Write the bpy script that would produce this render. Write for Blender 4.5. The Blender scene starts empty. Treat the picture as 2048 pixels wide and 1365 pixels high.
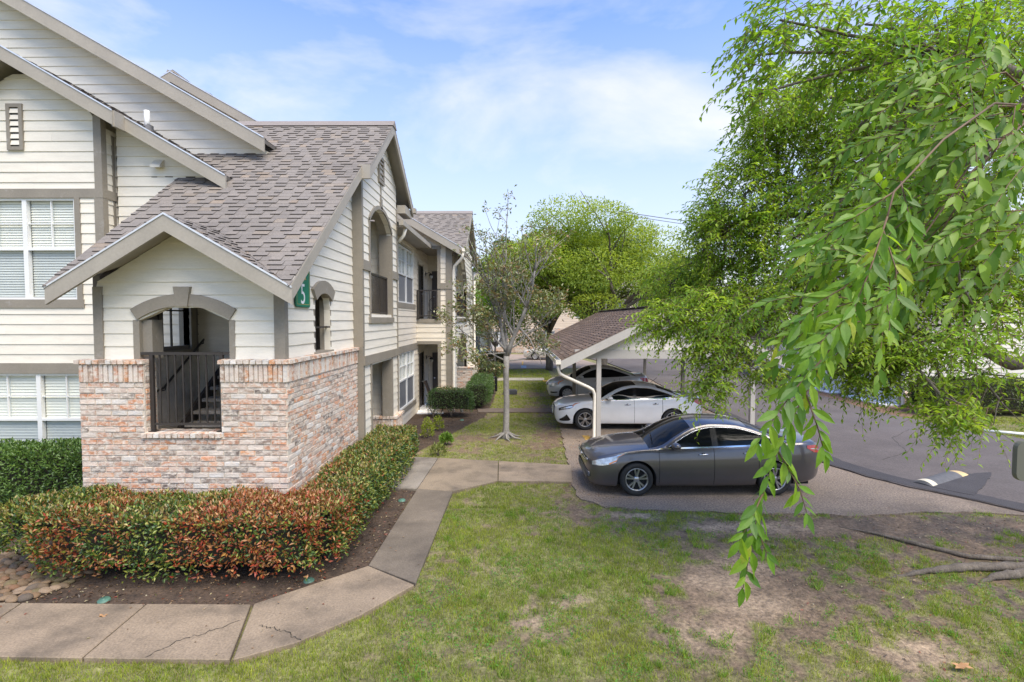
import bpy, math, random
import numpy as np
from mathutils import Vector, Matrix
random.seed(7)
rng = np.random.default_rng(7)
scene = bpy.context.scene
COL = scene.collection

# ------------------------------------------------------------------ camera
cam_d = bpy.data.cameras.new('camera')
cam = bpy.data.objects.new('camera', cam_d)
COL.objects.link(cam)
cam_d.sensor_width = 36.0
cam_d.lens = 36.0 * 1030.0 / 2048.0
cam_d.clip_start = 0.05
cam_d.clip_end = 3000
EYE = Vector((0, 0, 3.55))
cam.location = EYE
cam.rotation_euler = (math.radians(90 - 2.42), 0, math.radians(0.33))
scene.camera = cam

# ------------------------------------------------------------------ sky and sun
SUN_EL, SUN_AZ = math.radians(57), math.radians(143)     # azimuth clockwise from +Y
w = bpy.data.worlds.new('World')
scene.world = w
w.use_nodes = True
nt = w.node_tree
for n in list(nt.nodes):
    nt.nodes.remove(n)
def wn(t, **k):
    n = nt.nodes.new(t)
    for a, b in k.items():
        setattr(n, a, b)
    return n
wl = nt.links.new
sky = wn('ShaderNodeTexSky', sky_type='NISHITA', sun_disc=False, sun_elevation=SUN_EL, sun_rotation=SUN_AZ,
         air_density=1.25, dust_density=0.6, ozone_density=1.5)
tc = wn('ShaderNodeTexCoord')
mp = wn('ShaderNodeMapping')
mp.inputs['Scale'].default_value = (1.0, 1.0, 2.2)
mp.inputs['Location'].default_value = (5.55, 3.3, 0.55)
wl(tc.outputs['Generated'], mp.inputs[0])
nz = wn('ShaderNodeTexNoise')
nz.inputs['Scale'].default_value = 1.9
nz.inputs['Detail'].default_value = 7
nz.inputs['Roughness'].default_value = 0.55
nz.inputs['Distortion'].default_value = 0.4
wl(mp.outputs[0], nz.inputs['Vector'])
cr = wn('ShaderNodeValToRGB')
cr.color_ramp.elements[0].position = 0.50
cr.color_ramp.elements[1].position = 0.78
wl(nz.outputs['Fac'], cr.inputs[0])
# thin haze that thickens towards the horizon
sep = wn('ShaderNodeSeparateXYZ')
wl(tc.outputs['Generated'], sep.inputs[0])
hz = wn('ShaderNodeMapRange')
hz.inputs['From Min'].default_value = 0.0
hz.inputs['From Max'].default_value = 0.62
hz.inputs['To Min'].default_value = 0.95
hz.inputs['To Max'].default_value = 0.0
wl(sep.outputs['Z'], hz.inputs['Value'])
cm = wn('ShaderNodeMath', operation='MULTIPLY')
cm.inputs[1].default_value = 0.9
wl(cr.outputs[0], cm.inputs[0])
mixs = wn('ShaderNodeMix', data_type='RGBA')
wl(hz.outputs[0], mixs.inputs['Factor'])
mixc = wn('ShaderNodeMix', data_type='RGBA')
wl(cm.outputs[0], mixc.inputs['Factor'])
tint = wn('ShaderNodeMix', data_type='RGBA', blend_type='MULTIPLY')
tint.inputs['Factor'].default_value = 1.0
tint.inputs['B'].default_value = (0.29, 0.54, 0.90, 1)
wl(sky.outputs[0], tint.inputs['A'])
wl(tint.outputs['Result'], mixs.inputs['A'])
mixs.inputs['B'].default_value = (3.15, 3.2, 3.3, 1)
wl(mixs.outputs['Result'], mixc.inputs['A'])
mixc.inputs['B'].default_value = (3.7, 3.55, 3.3, 1)
bg = wn('ShaderNodeBackground')
bg.inputs['Strength'].default_value = 0.082
wl(mixc.outputs['Result'], bg.inputs['Color'])
wo = wn('ShaderNodeOutputWorld')
wl(bg.outputs[0], wo.inputs[0])

sun_d = bpy.data.lights.new('sun', 'SUN')
sun_d.energy = 1.5
sun_d.angle = math.radians(45)
sun_d.color = (1.0, 0.88, 0.70)
sun = bpy.data.objects.new('sun', sun_d)
COL.objects.link(sun)
sdir = Vector((math.sin(SUN_AZ) * math.cos(SUN_EL), math.cos(SUN_AZ) * math.cos(SUN_EL), math.sin(SUN_EL)))
sun.rotation_euler = sdir.to_track_quat('Z', 'Y').to_euler()
sun.location = (10, -10, 30)

vs = scene.view_settings
vs.view_transform = 'Standard'
vs.look = 'None'
vs.exposure = 2.02
vs.gamma = 1
vs.use_curve_mapping = False
scene.render.engine = 'CYCLES'
scene.cycles.max_bounces = 6
scene.cycles.transparent_max_bounces = 12
scene.cycles.use_denoising = True

# ------------------------------------------------------------------ helpers
def tag(o, label=None, cat=None, group=None, kind=None):
    if label: o['label'] = label
    if cat: o['category'] = cat
    if group: o['group'] = group
    if kind: o['kind'] = kind
    return o

def empty(name, loc, label=None, cat=None, group=None):
    o = bpy.data.objects.new(name, None)
    COL.objects.link(o)
    o.location = loc
    o.empty_display_size = 0.2
    return tag(o, label, cat, group)

def link(o, parent=None):
    COL.objects.link(o)
    if parent is not None:
        o.parent = parent
        # keep geometry written in world coordinates
        off = world_loc(parent)
        o.matrix_parent_inverse = Matrix.Translation(-off)
    return o

def world_loc(o):
    return Vector(o.location) if o.type == 'EMPTY' else Vector((0, 0, 0))

HEXT = [(0, 3, 2, 1), (4, 5, 6, 7), (0, 1, 5, 4), (1, 2, 6, 5), (2, 3, 7, 6), (3, 0, 4, 7)]

class MB:
    """collects shapes that become ONE mesh object"""
    def __init__(s):
        s.v, s.f, s.m, s.c, s.sm = [], [], [], [], []
    def add(s, vs_, fs, mi=0, col=(1, 1, 1), smooth=False):
        b = len(s.v)
        s.v += [tuple(p) for p in vs_]
        for f in fs:
            s.f.append(tuple(b + i for i in f)); s.m.append(mi); s.c.append(col); s.sm.append(smooth)
        return s
    def hexa(s, p8, mi=0, col=(1, 1, 1)):
        a, b, c, d = Vector(p8[0]), Vector(p8[1]), Vector(p8[3]), Vector(p8[4])
        flip = (b - a).cross(c - a).dot(d - a) < 0
        return s.add(p8, [f[::-1] for f in HEXT] if flip else HEXT, mi, col)
    def box(s, lo, hi, mi=0, col=(1, 1, 1)):
        (a, b, c), (d, e, f) = lo, hi
        return s.hexa([(a, b, c), (d, b, c), (d, e, c), (a, e, c), (a, b, f), (d, b, f), (d, e, f), (a, e, f)], mi, col)
    def board(s, p0, p1, h, n, t, mi=0, col=(1, 1, 1)):
        """plumb-cut board: top edge p0-p1, h down, thickness t along n"""
        p0, p1, n = Vector(p0), Vector(p1), Vector(n).normalized() * t
        d = Vector((0, 0, -h))
        q = [p0 + d, p1 + d, p1, p0]
        return s.hexa([q[0], q[1], q[1] + n, q[0] + n, q[3], q[2], q[2] + n, q[3] + n], mi, col)
    def bar(s, p0, p1, wx, wz, mi=0, col=(1, 1, 1)):
        p0, p1 = Vector(p0), Vector(p1)
        d = (p1 - p0).normalized()
        up = Vector((0, 0, 1)) if abs(d.z) < 0.95 else Vector((0, 1, 0))
        x = d.cross(up).normalized() * wx / 2
        y = x.cross(d).normalized() * wz / 2
        c = [(-1, -1), (1, -1), (1, 1), (-1, 1)]
        return s.hexa([p0 + x * a + y * b for a, b in c] + [p1 + x * a + y * b for a, b in c], mi, col)
    def tube(s, pts, r, n=8, mi=0, col=(1, 1, 1), cap=True, smooth=True):
        pts = [Vector(p) for p in pts]
        if not hasattr(r, '__len__'):
            r = [r] * len(pts)
        vs_, fs = [], []
        ref = None
        for i, p in enumerate(pts):
            d = (pts[min(i + 1, len(pts) - 1)] - pts[max(i - 1, 0)])
            d = d.normalized() if d.length > 1e-9 else Vector((0, 0, 1))
            if ref is None:
                ref = Vector((0, 0, 1)) if abs(d.z) < 0.9 else Vector((1, 0, 0))
            x = d.cross(ref)
            x = x.normalized() if x.length > 1e-6 else Vector((1, 0, 0))
            y = x.cross(d).normalized()
            ref = y
            for k in range(n):
                a = 2 * math.pi * k / n
                vs_.append(p + x * (math.cos(a) * r[i]) + y * (math.sin(a) * r[i]))
        for i in range(len(pts) - 1):
            for k in range(n):
                a, b = i * n + k, i * n + (k + 1) % n
                fs.append((a, b, b + n, a + n))
        if cap:
            fs.append(tuple(range(n - 1, -1, -1)))
            fs.append(tuple((len(pts) - 1) * n + k for k in range(n)))
        return s.add(vs_, fs, mi, col, smooth)
    def prism(s, poly, off, mi=0, col=(1, 1, 1)):
        """flat polygon (list of 3D points) extruded by the vector off"""
        n = len(poly); off = Vector(off)
        a = [Vector(p) for p in poly]
        vs_ = a + [p + off for p in a]
        fs = [tuple(range(n - 1, -1, -1)), tuple(range(n, 2 * n))] + [(i, (i + 1) % n, n + (i + 1) % n, n + i) for i in range(n)]
        return s.add(vs_, fs, mi, col)
    def lathe(s, prof, origin, axis, n=24, mi=0, col=(1, 1, 1), smooth=True):
        """prof: (r, h) along the axis"""
        axis = Vector(axis).normalized(); o = Vector(origin)
        ref = Vector((0, 0, 1)) if abs(axis.z) < 0.9 else Vector((1, 0, 0))
        x = axis.cross(ref).normalized(); y = axis.cross(x)
        vs_, fs = [], []
        for r, h in prof:
            for k in range(n):
                a = 2 * math.pi * k / n
                vs_.append(o + axis * h + x * (r * math.cos(a)) + y * (r * math.sin(a)))
        for i in range(len(prof) - 1):
            for k in range(n):
                a, b = i * n + k, i * n + (k + 1) % n
                fs.append((a, b, b + n, a + n))
        return s.add(vs_, fs, mi, col, smooth)
    def build(s, name, mats, parent=None, fix=True):
        me = bpy.data.meshes.new(name)
        me.from_pydata(s.v, [], s.f)
        if not isinstance(mats, (list, tuple)):
            mats = [mats]
        for m in mats:
            me.materials.append(m)
        me.polygons.foreach_set('material_index', s.m)
        me.polygons.foreach_set('use_smooth', s.sm)
        ca = me.color_attributes.new('Col', 'FLOAT_COLOR', 'CORNER')
        buf = []
        for f, c in zip(s.f, s.c):
            buf += [c[0], c[1], c[2], 1.0] * len(f)
        ca.data.foreach_set('color', buf)
        me.update()
        if fix:
            fix_normals(me)
        return link(bpy.data.objects.new(name, me), parent)

import bmesh
def fix_normals(me):
    bm = bmesh.new(); bm.from_mesh(me)
    bmesh.ops.recalc_face_normals(bm, faces=bm.faces)
    bm.to_mesh(me); bm.free()

def mesh_np(name, verts, faces, mat, parent=None, cols=None, smooth=False, nper=None):
    """big mesh from numpy arrays: verts (N,3), faces (M,k), cols (N,3)"""
    me = bpy.data.meshes.new(name)
    verts = np.ascontiguousarray(verts, np.float32); faces = np.ascontiguousarray(faces, np.int32)
    n, (m, k) = len(verts), faces.shape
    me.vertices.add(n); me.vertices.foreach_set('co', verts.ravel())
    me.loops.add(m * k); me.loops.foreach_set('vertex_index', faces.ravel())
    me.polygons.add(m)
    me.polygons.foreach_set('loop_start', np.arange(0, m * k, k, dtype=np.int32))
    me.polygons.foreach_set('loop_total', np.full(m, k, np.int32))
    if smooth:
        me.polygons.foreach_set('use_smooth', np.ones(m, bool))
    if cols is not None:
        ca = me.color_attributes.new('Col', 'FLOAT_COLOR', 'POINT')
        c4 = np.ones((n, 4), np.float32); c4[:, :3] = cols
        ca.data.foreach_set('color', c4.ravel())
    me.update(calc_edges=True)
    for mm in (mat if isinstance(mat, (list, tuple)) else [mat]):
        me.materials.append(mm)
    return link(bpy.data.objects.new(name, me), parent)

# value noise in numpy
_tab = rng.random((64, 64))
def vnoise(x, y):
    xi, yi = np.floor(x).astype(int), np.floor(y).astype(int)
    fx, fy = x - xi, y - yi
    fx, fy = fx * fx * (3 - 2 * fx), fy * fy * (3 - 2 * fy)
    g = lambda a, b: _tab[a % 64, b % 64]
    return (g(xi, yi) * (1 - fx) + g(xi + 1, yi) * fx) * (1 - fy) + (g(xi, yi + 1) * (1 - fx) + g(xi + 1, yi + 1) * fx) * fy
def fbm(x, y, o=4):
    s_, a, t = 0, 1.0, 0
    for i in range(o):
        s_ = s_ + a * vnoise(x * 2 ** i + 17.3 * i, y * 2 ** i + 5.1 * i); t += a; a *= 0.5
    return s_ / t

# ------------------------------------------------------------------ materials
def mat(name, col=(0.5, 0.5, 0.5), rough=0.6, attr=False, var=(3.0, 0.15), var2=None, bump=None, metal=0.0, coat=0.0,
        spec=0.5, trans=0.0, stretch=(1, 1, 1), dirt=None, bump2=None):
    m = bpy.data.materials.new(name); m.use_nodes = True
    t = m.node_tree; N = t.nodes; L = t.links.new
    b = N['Principled BSDF']
    b.inputs['Roughness'].default_value = rough
    b.inputs['Metallic'].default_value = metal
    b.inputs['Coat Weight'].default_value = coat
    b.inputs['Coat Roughness'].default_value = 0.04
    b.inputs['Specular IOR Level'].default_value = spec
    co = N.new('ShaderNodeTexCoord'); mpn = N.new('ShaderNodeMapping')
    mpn.inputs['Scale'].default_value = stretch
    L(co.outputs['Object'], mpn.inputs[0])
    if attr:
        a = N.new('ShaderNodeAttribute'); a.attribute_name = 'Col'
        src = a.outputs['Color']
        if col != (0.5, 0.5, 0.5):
            mu = N.new('ShaderNodeMix'); mu.data_type = 'RGBA'; mu.blend_type = 'MULTIPLY'
            mu.inputs['Factor'].default_value = 1
            L(src, mu.inputs['A']); mu.inputs['B'].default_value = (*col, 1)
            src = mu.outputs['Result']
    else:
        r = N.new('ShaderNodeRGB'); r.outputs[0].default_value = (*col, 1)
        src = r.outputs[0]
    def noise(scale, detail=5, rough_=0.6):
        n = N.new('ShaderNodeTexNoise'); n.inputs['Scale'].default_value = scale
        n.inputs['Detail'].default_value = detail; n.inputs['Roughness'].default_value = rough_
        L(mpn.outputs[0], n.inputs['Vector'])
        return n
    for vv in (var, var2):
        if vv:
            n = noise(vv[0])
            mr = N.new('ShaderNodeMapRange')
            mr.inputs['From Min'].default_value = 0.3; mr.inputs['From Max'].default_value = 0.7
            mr.inputs['To Min'].default_value = 1 - vv[1]; mr.inputs['To Max'].default_value = 1 + vv[1]
            L(n.outputs['Fac'], mr.inputs['Value'])
            mu = N.new('ShaderNodeMix'); mu.data_type = 'RGBA'; mu.blend_type = 'MULTIPLY'
            mu.inputs['Factor'].default_value = 1
            L(src, mu.inputs['A']); L(mr.outputs[0], mu.inputs['B'])
            src = mu.outputs['Result']
    if dirt:   # (scale, colour, low, high) second colour blended in by noise
        n = noise(dirt[0], 8, 0.65)
        rp = N.new('ShaderNodeMapRange')
        rp.inputs['From Min'].default_value = dirt[2]; rp.inputs['From Max'].default_value = dirt[3]
        L(n.outputs['Fac'], rp.inputs['Value'])
        mu = N.new('ShaderNodeMix'); mu.data_type = 'RGBA'
        L(rp.outputs[0], mu.inputs['Factor']); L(src, mu.inputs['A']); mu.inputs['B'].default_value = (*dirt[1], 1)
        src = mu.outputs['Result']
    L(src, b.inputs['Base Color'])
    prev = None
    for bb in (bump, bump2):
        if bb:
            n = noise(bb[0], 6, 0.65)
            bn = N.new('ShaderNodeBump'); bn.inputs['Strength'].default_value = bb[1]
            bn.inputs['Distance'].default_value = bb[2] if len(bb) > 2 else 0.01
            L(n.outputs['Fac'], bn.inputs['Height'])
            if prev: L(prev.outputs[0], bn.inputs['Normal'])
            prev = bn
    if prev: L(prev.outputs[0], b.inputs['Normal'])
    if trans:
        tr = N.new('ShaderNodeBsdfTranslucent'); ms = N.new('ShaderNodeMixShader')
        ms.inputs[0].default_value = trans
        gm = N.new('ShaderNodeMix'); gm.data_type = 'RGBA'; gm.blend_type = 'MULTIPLY'; gm.inputs['Factor'].default_value = 1
        L(src, gm.inputs['A']); gm.inputs['B'].default_value = (1.5, 1.45, 0.6, 1)
        L(gm.outputs['Result'], tr.inputs['Color'])
        L(b.outputs[0], ms.inputs[1]); L(tr.outputs[0], ms.inputs[2])
        L(ms.outputs[0], N['Material Output'].inputs[0])
    return m

def glass_mat(name, tint_, refl=0.08, clear=0.7):
    m = bpy.data.materials.new(name); m.use_nodes = True
    t = m.node_tree; N = t.nodes; L = t.links.new
    N.remove(N['Principled BSDF'])
    tr = N.new('ShaderNodeBsdfTransparent'); tr.inputs[0].default_value = (*tint_, 1)
    gl = N.new('ShaderNodeBsdfGlossy'); gl.inputs['Roughness'].default_value = 0.02
    ge = N.new('ShaderNodeNewGeometry'); dt = N.new('ShaderNodeVectorMath'); dt.operation = 'DOT_PRODUCT'
    L(ge.outputs['Normal'], dt.inputs[0]); L(ge.outputs['Incoming'], dt.inputs[1])
    def mth(op, a, b=None):
        q = N.new('ShaderNodeMath'); q.operation = op; L(a, q.inputs[0])
        if b is not None: q.inputs[1].default_value = b
        return q.outputs[0]
    x_ = mth('MULTIPLY', mth('ABSOLUTE', dt.outputs['Value']), -1.0)
    x_ = mth('POWER', mth('ADD', x_, 1.0), 4.0)
    ad = N.new('ShaderNodeMath'); ad.operation = 'ADD'; ad.inputs[1].default_value = refl
    L(x_, ad.inputs[0]); ad.use_clamp = True
    ms = N.new('ShaderNodeMixShader')
    L(ad.outputs[0], ms.inputs[0]); L(tr.outputs[0], ms.inputs[1]); L(gl.outputs[0], ms.inputs[2])
    L(ms.outputs[0], N['Material Output'].inputs[0])
    return m

M = {}
M['siding'] = mat('siding_paint', (0.735, 0.687, 0.58), 0.55, attr=True, var=(1.6, 0.07), var2=(22, 0.05), bump=(34, 0.4, 0.006), stretch=(1, 1, 7), dirt=(2.2, (0.56, 0.51, 0.42), 0.60, 0.95))
M['trim'] = mat('taupe_trim_paint', (0.245, 0.217, 0.172), 0.6, var=(2, 0.1), var2=(30, 0.08), bump=(50, 0.2, 0.003), dirt=(5, (0.42, 0.40, 0.37), 0.60, 0.85))
M['fascia'] = mat('grey_fascia_paint', (0.335, 0.303, 0.25), 0.6, var=(1.5, 0.1), var2=(25, 0.07), bump=(45, 0.2, 0.003), dirt=(3, (0.20, 0.19, 0.17), 0.62, 0.9))
M['soffit'] = mat('soffit_paint', (0.30, 0.275, 0.24), 0.7, var=(2, 0.08))
M['drip'] = mat('metal_drip_edge', (0.75, 0.75, 0.74), 0.35, metal=0.6, var=(8, 0.1))
M['brick'] = mat('tumbled_brick', (0.5, 0.5, 0.5), 0.9, attr=True, var=(9, 0.22), var2=(40, 0.15), stretch=(1, 1, 1.8), dirt=(10, (0.66, 0.585, 0.495), 0.42, 0.61), bump=(35, 0.8, 0.012))
M['mortar'] = mat('pale_mortar', (0.57, 0.505, 0.42), 0.95, var=(6, 0.15), var2=(80, 0.12), bump=(60, 0.7, 0.008))
M['shingle'] = mat('asphalt_shingle', (0.5, 0.5, 0.5), 0.95, attr=True, var=(0.7, 0.10), var2=(55, 0.28), bump=(90, 0.6, 0.006))
M['roofdeck'] = mat('roof_felt', (0.05, 0.045, 0.04), 0.95)
M['white'] = mat('white_vinyl', (0.74, 0.74, 0.71), 0.35, var=(3, 0.03))
M['blind'] = mat('pale_blind_slats', (0.84, 0.83, 0.74), 0.5, var=(2, 0.05))
M['blindlow'] = mat('screened_blind_slats', (0.58, 0.60, 0.57), 0.6, var=(2, 0.05))
M['screen'] = mat('grey_insect_screen', (0.16, 0.165, 0.175), 0.5, var=(3, 0.06))
M['metal'] = mat('dark_bronze_metal', (0.045, 0.038, 0.034), 0.45, var=(6, 0.15), metal=0.2)
M['door'] = mat('dark_brown_door', (0.06, 0.05, 0.045), 0.4, var=(4, 0.1))
M['concrete'] = mat('weathered_concrete', (0.5, 0.5, 0.5), 0.9, attr=True, var=(0.9, 0.22), var2=(42, 0.26), bump=(60, 0.6, 0.006), dirt=(1.3, (0.075, 0.06, 0.045), 0.47, 0.78))
M['asphalt'] = mat('grey_asphalt', (0.104, 0.087, 0.079), 0.85, var=(0.6, 0.22), var2=(26, 0.28), bump=(40, 0.8, 0.012), dirt=(0.25, (0.135, 0.12, 0.115), 0.45, 0.8))
M['patch'] = mat('dark_asphalt_patch', (0.055, 0.05, 0.051), 0.85, var=(2, 0.15), var2=(90, 0.4), bump=(120, 0.8, 0.008))
M['pad'] = mat('worn_brown_asphalt', (0.245, 0.192, 0.145), 0.95, var=(0.8, 0.15), var2=(30, 0.6), bump=(38, 1.0, 0.02), dirt=(0.6, (0.10, 0.08, 0.066), 0.50, 0.8))
M['ground'] = mat('lawn_soil', (0.5, 0.5, 0.5), 0.95, attr=True, var=(5, 0.3), var2=(22, 0.5), bump=(25, 1.0, 0.03))
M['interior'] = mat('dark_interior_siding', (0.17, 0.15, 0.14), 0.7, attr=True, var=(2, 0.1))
M['mulch'] = mat('dark_mulch', (0.062, 0.042, 0.028), 0.95, var=(3, 0.3), var2=(50, 0.5), bump=(45, 1.0, 0.03))
M['leaf'] = mat('green_leaf', (0.5, 0.5, 0.5), 0.42, attr=True, var=(6, 0.10), trans=0.5, spec=0.38)
M['hedgeleaf'] = mat('hedge_leaf', (0.5, 0.5, 0.5), 0.38, attr=True, var=(6, 0.12), trans=0.22, spec=0.5)
M['oakleaf'] = mat('oak_leaf', (0.5, 0.5, 0.5), 0.55, attr=True, var=(2, 0.12), trans=0.45, spec=0.3)
M['grassb'] = mat('grass_blade', (0.5, 0.5, 0.5), 0.6, attr=True, var=(4, 0.15), trans=0.35, spec=0.25)
M['bark'] = mat('grey_brown_bark', (0.15, 0.125, 0.10), 0.95, var=(4, 0.3), var2=(40, 0.3), bump=(25, 1.0, 0.03), stretch=(1, 1, 0.35))
M['greybark'] = mat('pale_lichen_bark', (0.25, 0.235, 0.21), 0.9, var=(5, 0.25), var2=(30, 0.2), bump=(30, 0.7, 0.015), dirt=(9, (0.16, 0.14, 0.12), 0.55, 0.75), stretch=(1, 1, 0.6))
M['twig'] = mat('reddish_twig', (0.14, 0.085, 0.045), 0.7, var=(8, 0.2))
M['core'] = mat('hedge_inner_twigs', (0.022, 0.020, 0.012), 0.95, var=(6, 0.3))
M['stone'] = mat('river_stone', (0.5, 0.5, 0.5), 0.85, attr=True, var=(6, 0.25), var2=(50, 0.2), bump=(30, 0.5, 0.01), dirt=(8, (0.12, 0.105, 0.06), 0.5, 0.75))
M['postp'] = mat('pale_grey_post_paint', (0.46, 0.435, 0.39), 0.55, var=(2, 0.06), var2=(30, 0.05))
M['yellow'] = mat('worn_yellow_paint', (0.55, 0.33, 0.05), 0.8, var=(8, 0.3), dirt=(9, (0.15, 0.12, 0.1), 0.5, 0.62))
M['bluep'] = mat('worn_blue_paint', (0.25, 0.36, 0.50), 0.8, var=(8, 0.3))
M['rubber'] = mat('black_rubber', (0.10, 0.10, 0.104), 0.75, var=(10, 0.2))
M['cream_dirty'] = mat('faded_cream_paint', (0.62, 0.56, 0.42), 0.7, var=(8, 0.2), dirt=(14, (0.08, 0.08, 0.08), 0.62, 0.7))
M['amber'] = mat('faded_amber_paint', (0.58, 0.42, 0.20), 0.7, var=(8, 0.15))
M['green_sign'] = mat('green_sign_face', (0.0, 0.185, 0.105), 0.35, var=(3, 0.05))
M['gold'] = mat('gold_print', (0.52, 0.33, 0.08), 0.4)
M['whitep'] = mat('white_print', (0.82, 0.82, 0.8), 0.4)
M['lid'] = mat('green_plastic_lid', (0.08, 0.17, 0.125), 0.5, var=(6, 0.2))
M['panelgrey'] = mat('grey_green_sheet_metal', (0.115, 0.115, 0.09), 0.5, var=(1, 0.05))
M['wglass'] = glass_mat('window_glass', (0.97, 0.985, 0.97), 0.045)
M['lampglass'] = mat('frosted_lamp_glass', (0.55, 0.55, 0.52), 0.25)
# ------------------------------------------------------------------ ground
def inpoly(px, py, poly):
    ins = np.zeros(px.shape, bool)
    n = len(poly); j = n - 1
    for i in range(n):
        xi, yi = poly[i]; xj, yj = poly[j]
        c = ((yi > py) != (yj > py)) & (px < (xj - xi) * (py - yi) / (yj - yi + 1e-12) + xi)
        ins ^= c; j = i
    return ins

WALK = [(-9.5, 6.24), (-3.25, 6.21), (-2.10, 7.22), (-2.03, 10.6), (-2.75, 10.62), (-2.9, 13.1), (-2.45, 13.08), (1.36, 12.35), (1.25, 11.07), (-0.38, 11.13),
        (-1.28, 10.43), (-1.33, 6.72), (-1.85, 5.99), (-2.4, 5.46), (-2.95, 5.17), (-4.06, 5.19), (-9.5, 5.25)]
BED = [(-11, 6.24), (-3.25, 6.21), (-2.10, 7.22), (-2.03, 10.6), (-2.75, 10.7), (-2.9, 13.1), (-2.6, 13.7), (-2.1, 15.3), (-1.6, 17.2), (-1.1, 18.6), (-0.95, 22), (-0.9, 26), (-6, 26), (-6, 10), (-13, 10.5)]
PAD = [(2.2, 30.5), (1.82, 23.3), (1.58, 19.0), (1.46, 15.7), (1.36, 13.4), (1.23, 11.1), (1.27, 10.1), (1.7, 9.62), (2.44, 9.5), (3.4, 9.42), (4.33, 9.34), (5.2, 9.32), (6.09, 9.22),
       (7.2, 9.36), (8.07, 9.42), (9.3, 9.28), (12, 9.0), (12, 31)]
ROAD = [(16.5, 2.0), (11.5, 6.5), (9.37, 9.33), (8.76, 10.22), (8.3, 10.8), (7.9, 11.5), (7.62, 12.4), (7.5, 14.4), (7.55, 22), (8, 31), (7.5, 42), (5, 55), (4, 62), (24, 62), (17.6, 42), (15.8, 34.5),
        (14.4, 25.9), (13.8, 19.6), (14.14, 17.7), (15.0, 15.1), (17, 12), (24, 6)]

def dirt_mask(x, y):
    """0 = thick grass, 1 = bare soil"""
    d = 0.6 * (fbm(x * 1.1 + 3, y * 1.1) - 0.47) + 0.65 * (fbm(x * 3.2, y * 3.2 + 9) - 0.5) + 0.75 * (vnoise(x * 8.3, y * 8.3) - 0.5)
    spots = [(2.7, 6.95, .55, .3, .55), (2.9, 6.35, .6, .4, .55), (1.0, 6.35, .75, .35, .38), (0.3, 6.0, .6, .3, .3), (2.3, 5.75, .6, .3, .5), (3.7, 6.7, .9, .6, .45), (3.3, 7.7, .7, .5, .4), (4.0, 8.7, 1.6, .3, .55), (2.0, 9.2, 1.2, .22, .35),
             (6.5, 8.8, 2.5, .5, .5), (7.2, 7.6, 2.2, 1.0, .38), (5.5, 6.0, 2.5, 1.2, .2), (4.4, 5.4, .6, .4, .3), (1.9, 5.2, .5, .3, .25), (0.1, 15.4, .9, .9, .3), (1.1, 16.5, .5, 2.2, .5), (0.9, 14.0, .7, 1.4, .3),
             (-1.6, 14.6, .8, 1.2, .5), (1.2, 20.5, .6, 1.5, .45), (1.0, 24.3, .8, 1.0, .5), (1.1, 10.2, .5, .8, .6), (8, 8.9, 2.0, .4, .4), (-1.2, 19, .5, .8, .3)]
    for cx, cy, rx, ry, a in spots:
        d = d + a * np.exp(-((x - cx) / rx) ** 2 - ((y - cy) / ry) ** 2)
    d = d - 0.12 * ((x < 1.5) & (y < 11)) - .06*(y>12)
    d = d - 0.2 * np.exp(-((x + 3.5) / 3) ** 2 - ((y - 4.9) / .5) ** 2)
    return np.clip(d + 0.22, 0, 1)

xs = np.concatenate([np.linspace(-400, -40, 14)[:-1], np.linspace(-40, -9, 16)[:-1], np.arange(-9, 14, 0.06), np.linspace(14, 40, 30)[1:], np.linspace(40, 400, 14)[1:]])
ys = np.concatenate([np.linspace(-60, 3, 12)[:-1], np.arange(3, 13, 0.06), np.arange(13, 34, 0.22), np.linspace(34, 80, 30)[1:], np.linspace(80, 700, 20)[1:]])
GX, GY = np.meshgrid(xs, ys)
dm = dirt_mask(GX, GY)
n1 = fbm(GX * 2.3, GY * 2.3); n2 = fbm(GX * 0.7 + 40, GY * 0.7)
tan = np.zeros_like(GX)
for cx, cy, rx, ry in [(2.75, 6.9, .5, .28), (3.0, 6.3, .5, .3), (1.0, 6.35, .7, .3), (2.2, 5.7, .5, .25), (3.4, 7.4, .5, .3), (4.0, 8.75, 1.5, .22), (0.3, 6.0, .5, .25), (2.4, 9.25, .8, .15), (4.4, 5.4, .5, .3)]:
    tan += np.exp(-((GX - cx) / rx) ** 2 - ((GY - cy) / ry) ** 2)
tan = np.clip(tan * (.5 + 1.1 * n1), 0, 1)[..., None]
soil = (np.array([0.175, 0.122, 0.078]) * (1 - tan) + np.array([0.36, 0.265, 0.175]) * tan) * (0.72 + 0.6 * n2[..., None])
dark = np.array([0.10, 0.076, 0.056])
rm = np.clip((GX - 3.6) / 2.5, 0, 1) * np.clip((n1 - 0.28) * 3, 0, 1) * 0.9
soil = soil * (1 - rm[..., None]) + dark * rm[..., None]
th = np.array([0.19, 0.185, 0.07])[None, None] * (0.75 + 0.5 * n1[..., None])
k = np.clip((dm - 0.25) * 2.2, 0, 1)[..., None]
gcol = th * (1 - k) + soil * k
inbed = inpoly(GX, GY, BED)
gcol[inbed] = np.array([0.068, 0.045, 0.029]) * (0.6 + 0.9 * n1[inbed][:, None])
strip = (GX > 12.5) & (GY > 17.5) & (GY < 60)
gcol[strip & (GX < 15.9) & (GY > 18.9)] = np.array([0.19, 0.115, 0.07])
GZ = -0.03 + 0.035 * (n1 - 0.5) + 0.02 * (fbm(GX * 6, GY * 6) - 0.5)
GZ[inbed] += 0.02
far = (np.abs(GX) > 45) | (GY > 62)
GZ[far] = -0.03
paved = inpoly(GX, GY, PAD) | inpoly(GX, GY, ROAD) | inpoly(GX, GY, WALK)
GZ[paved] = np.minimum(GZ[paved], -0.03)
ny, nx = GX.shape
idx = np.arange(ny * nx).reshape(ny, nx)
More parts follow.
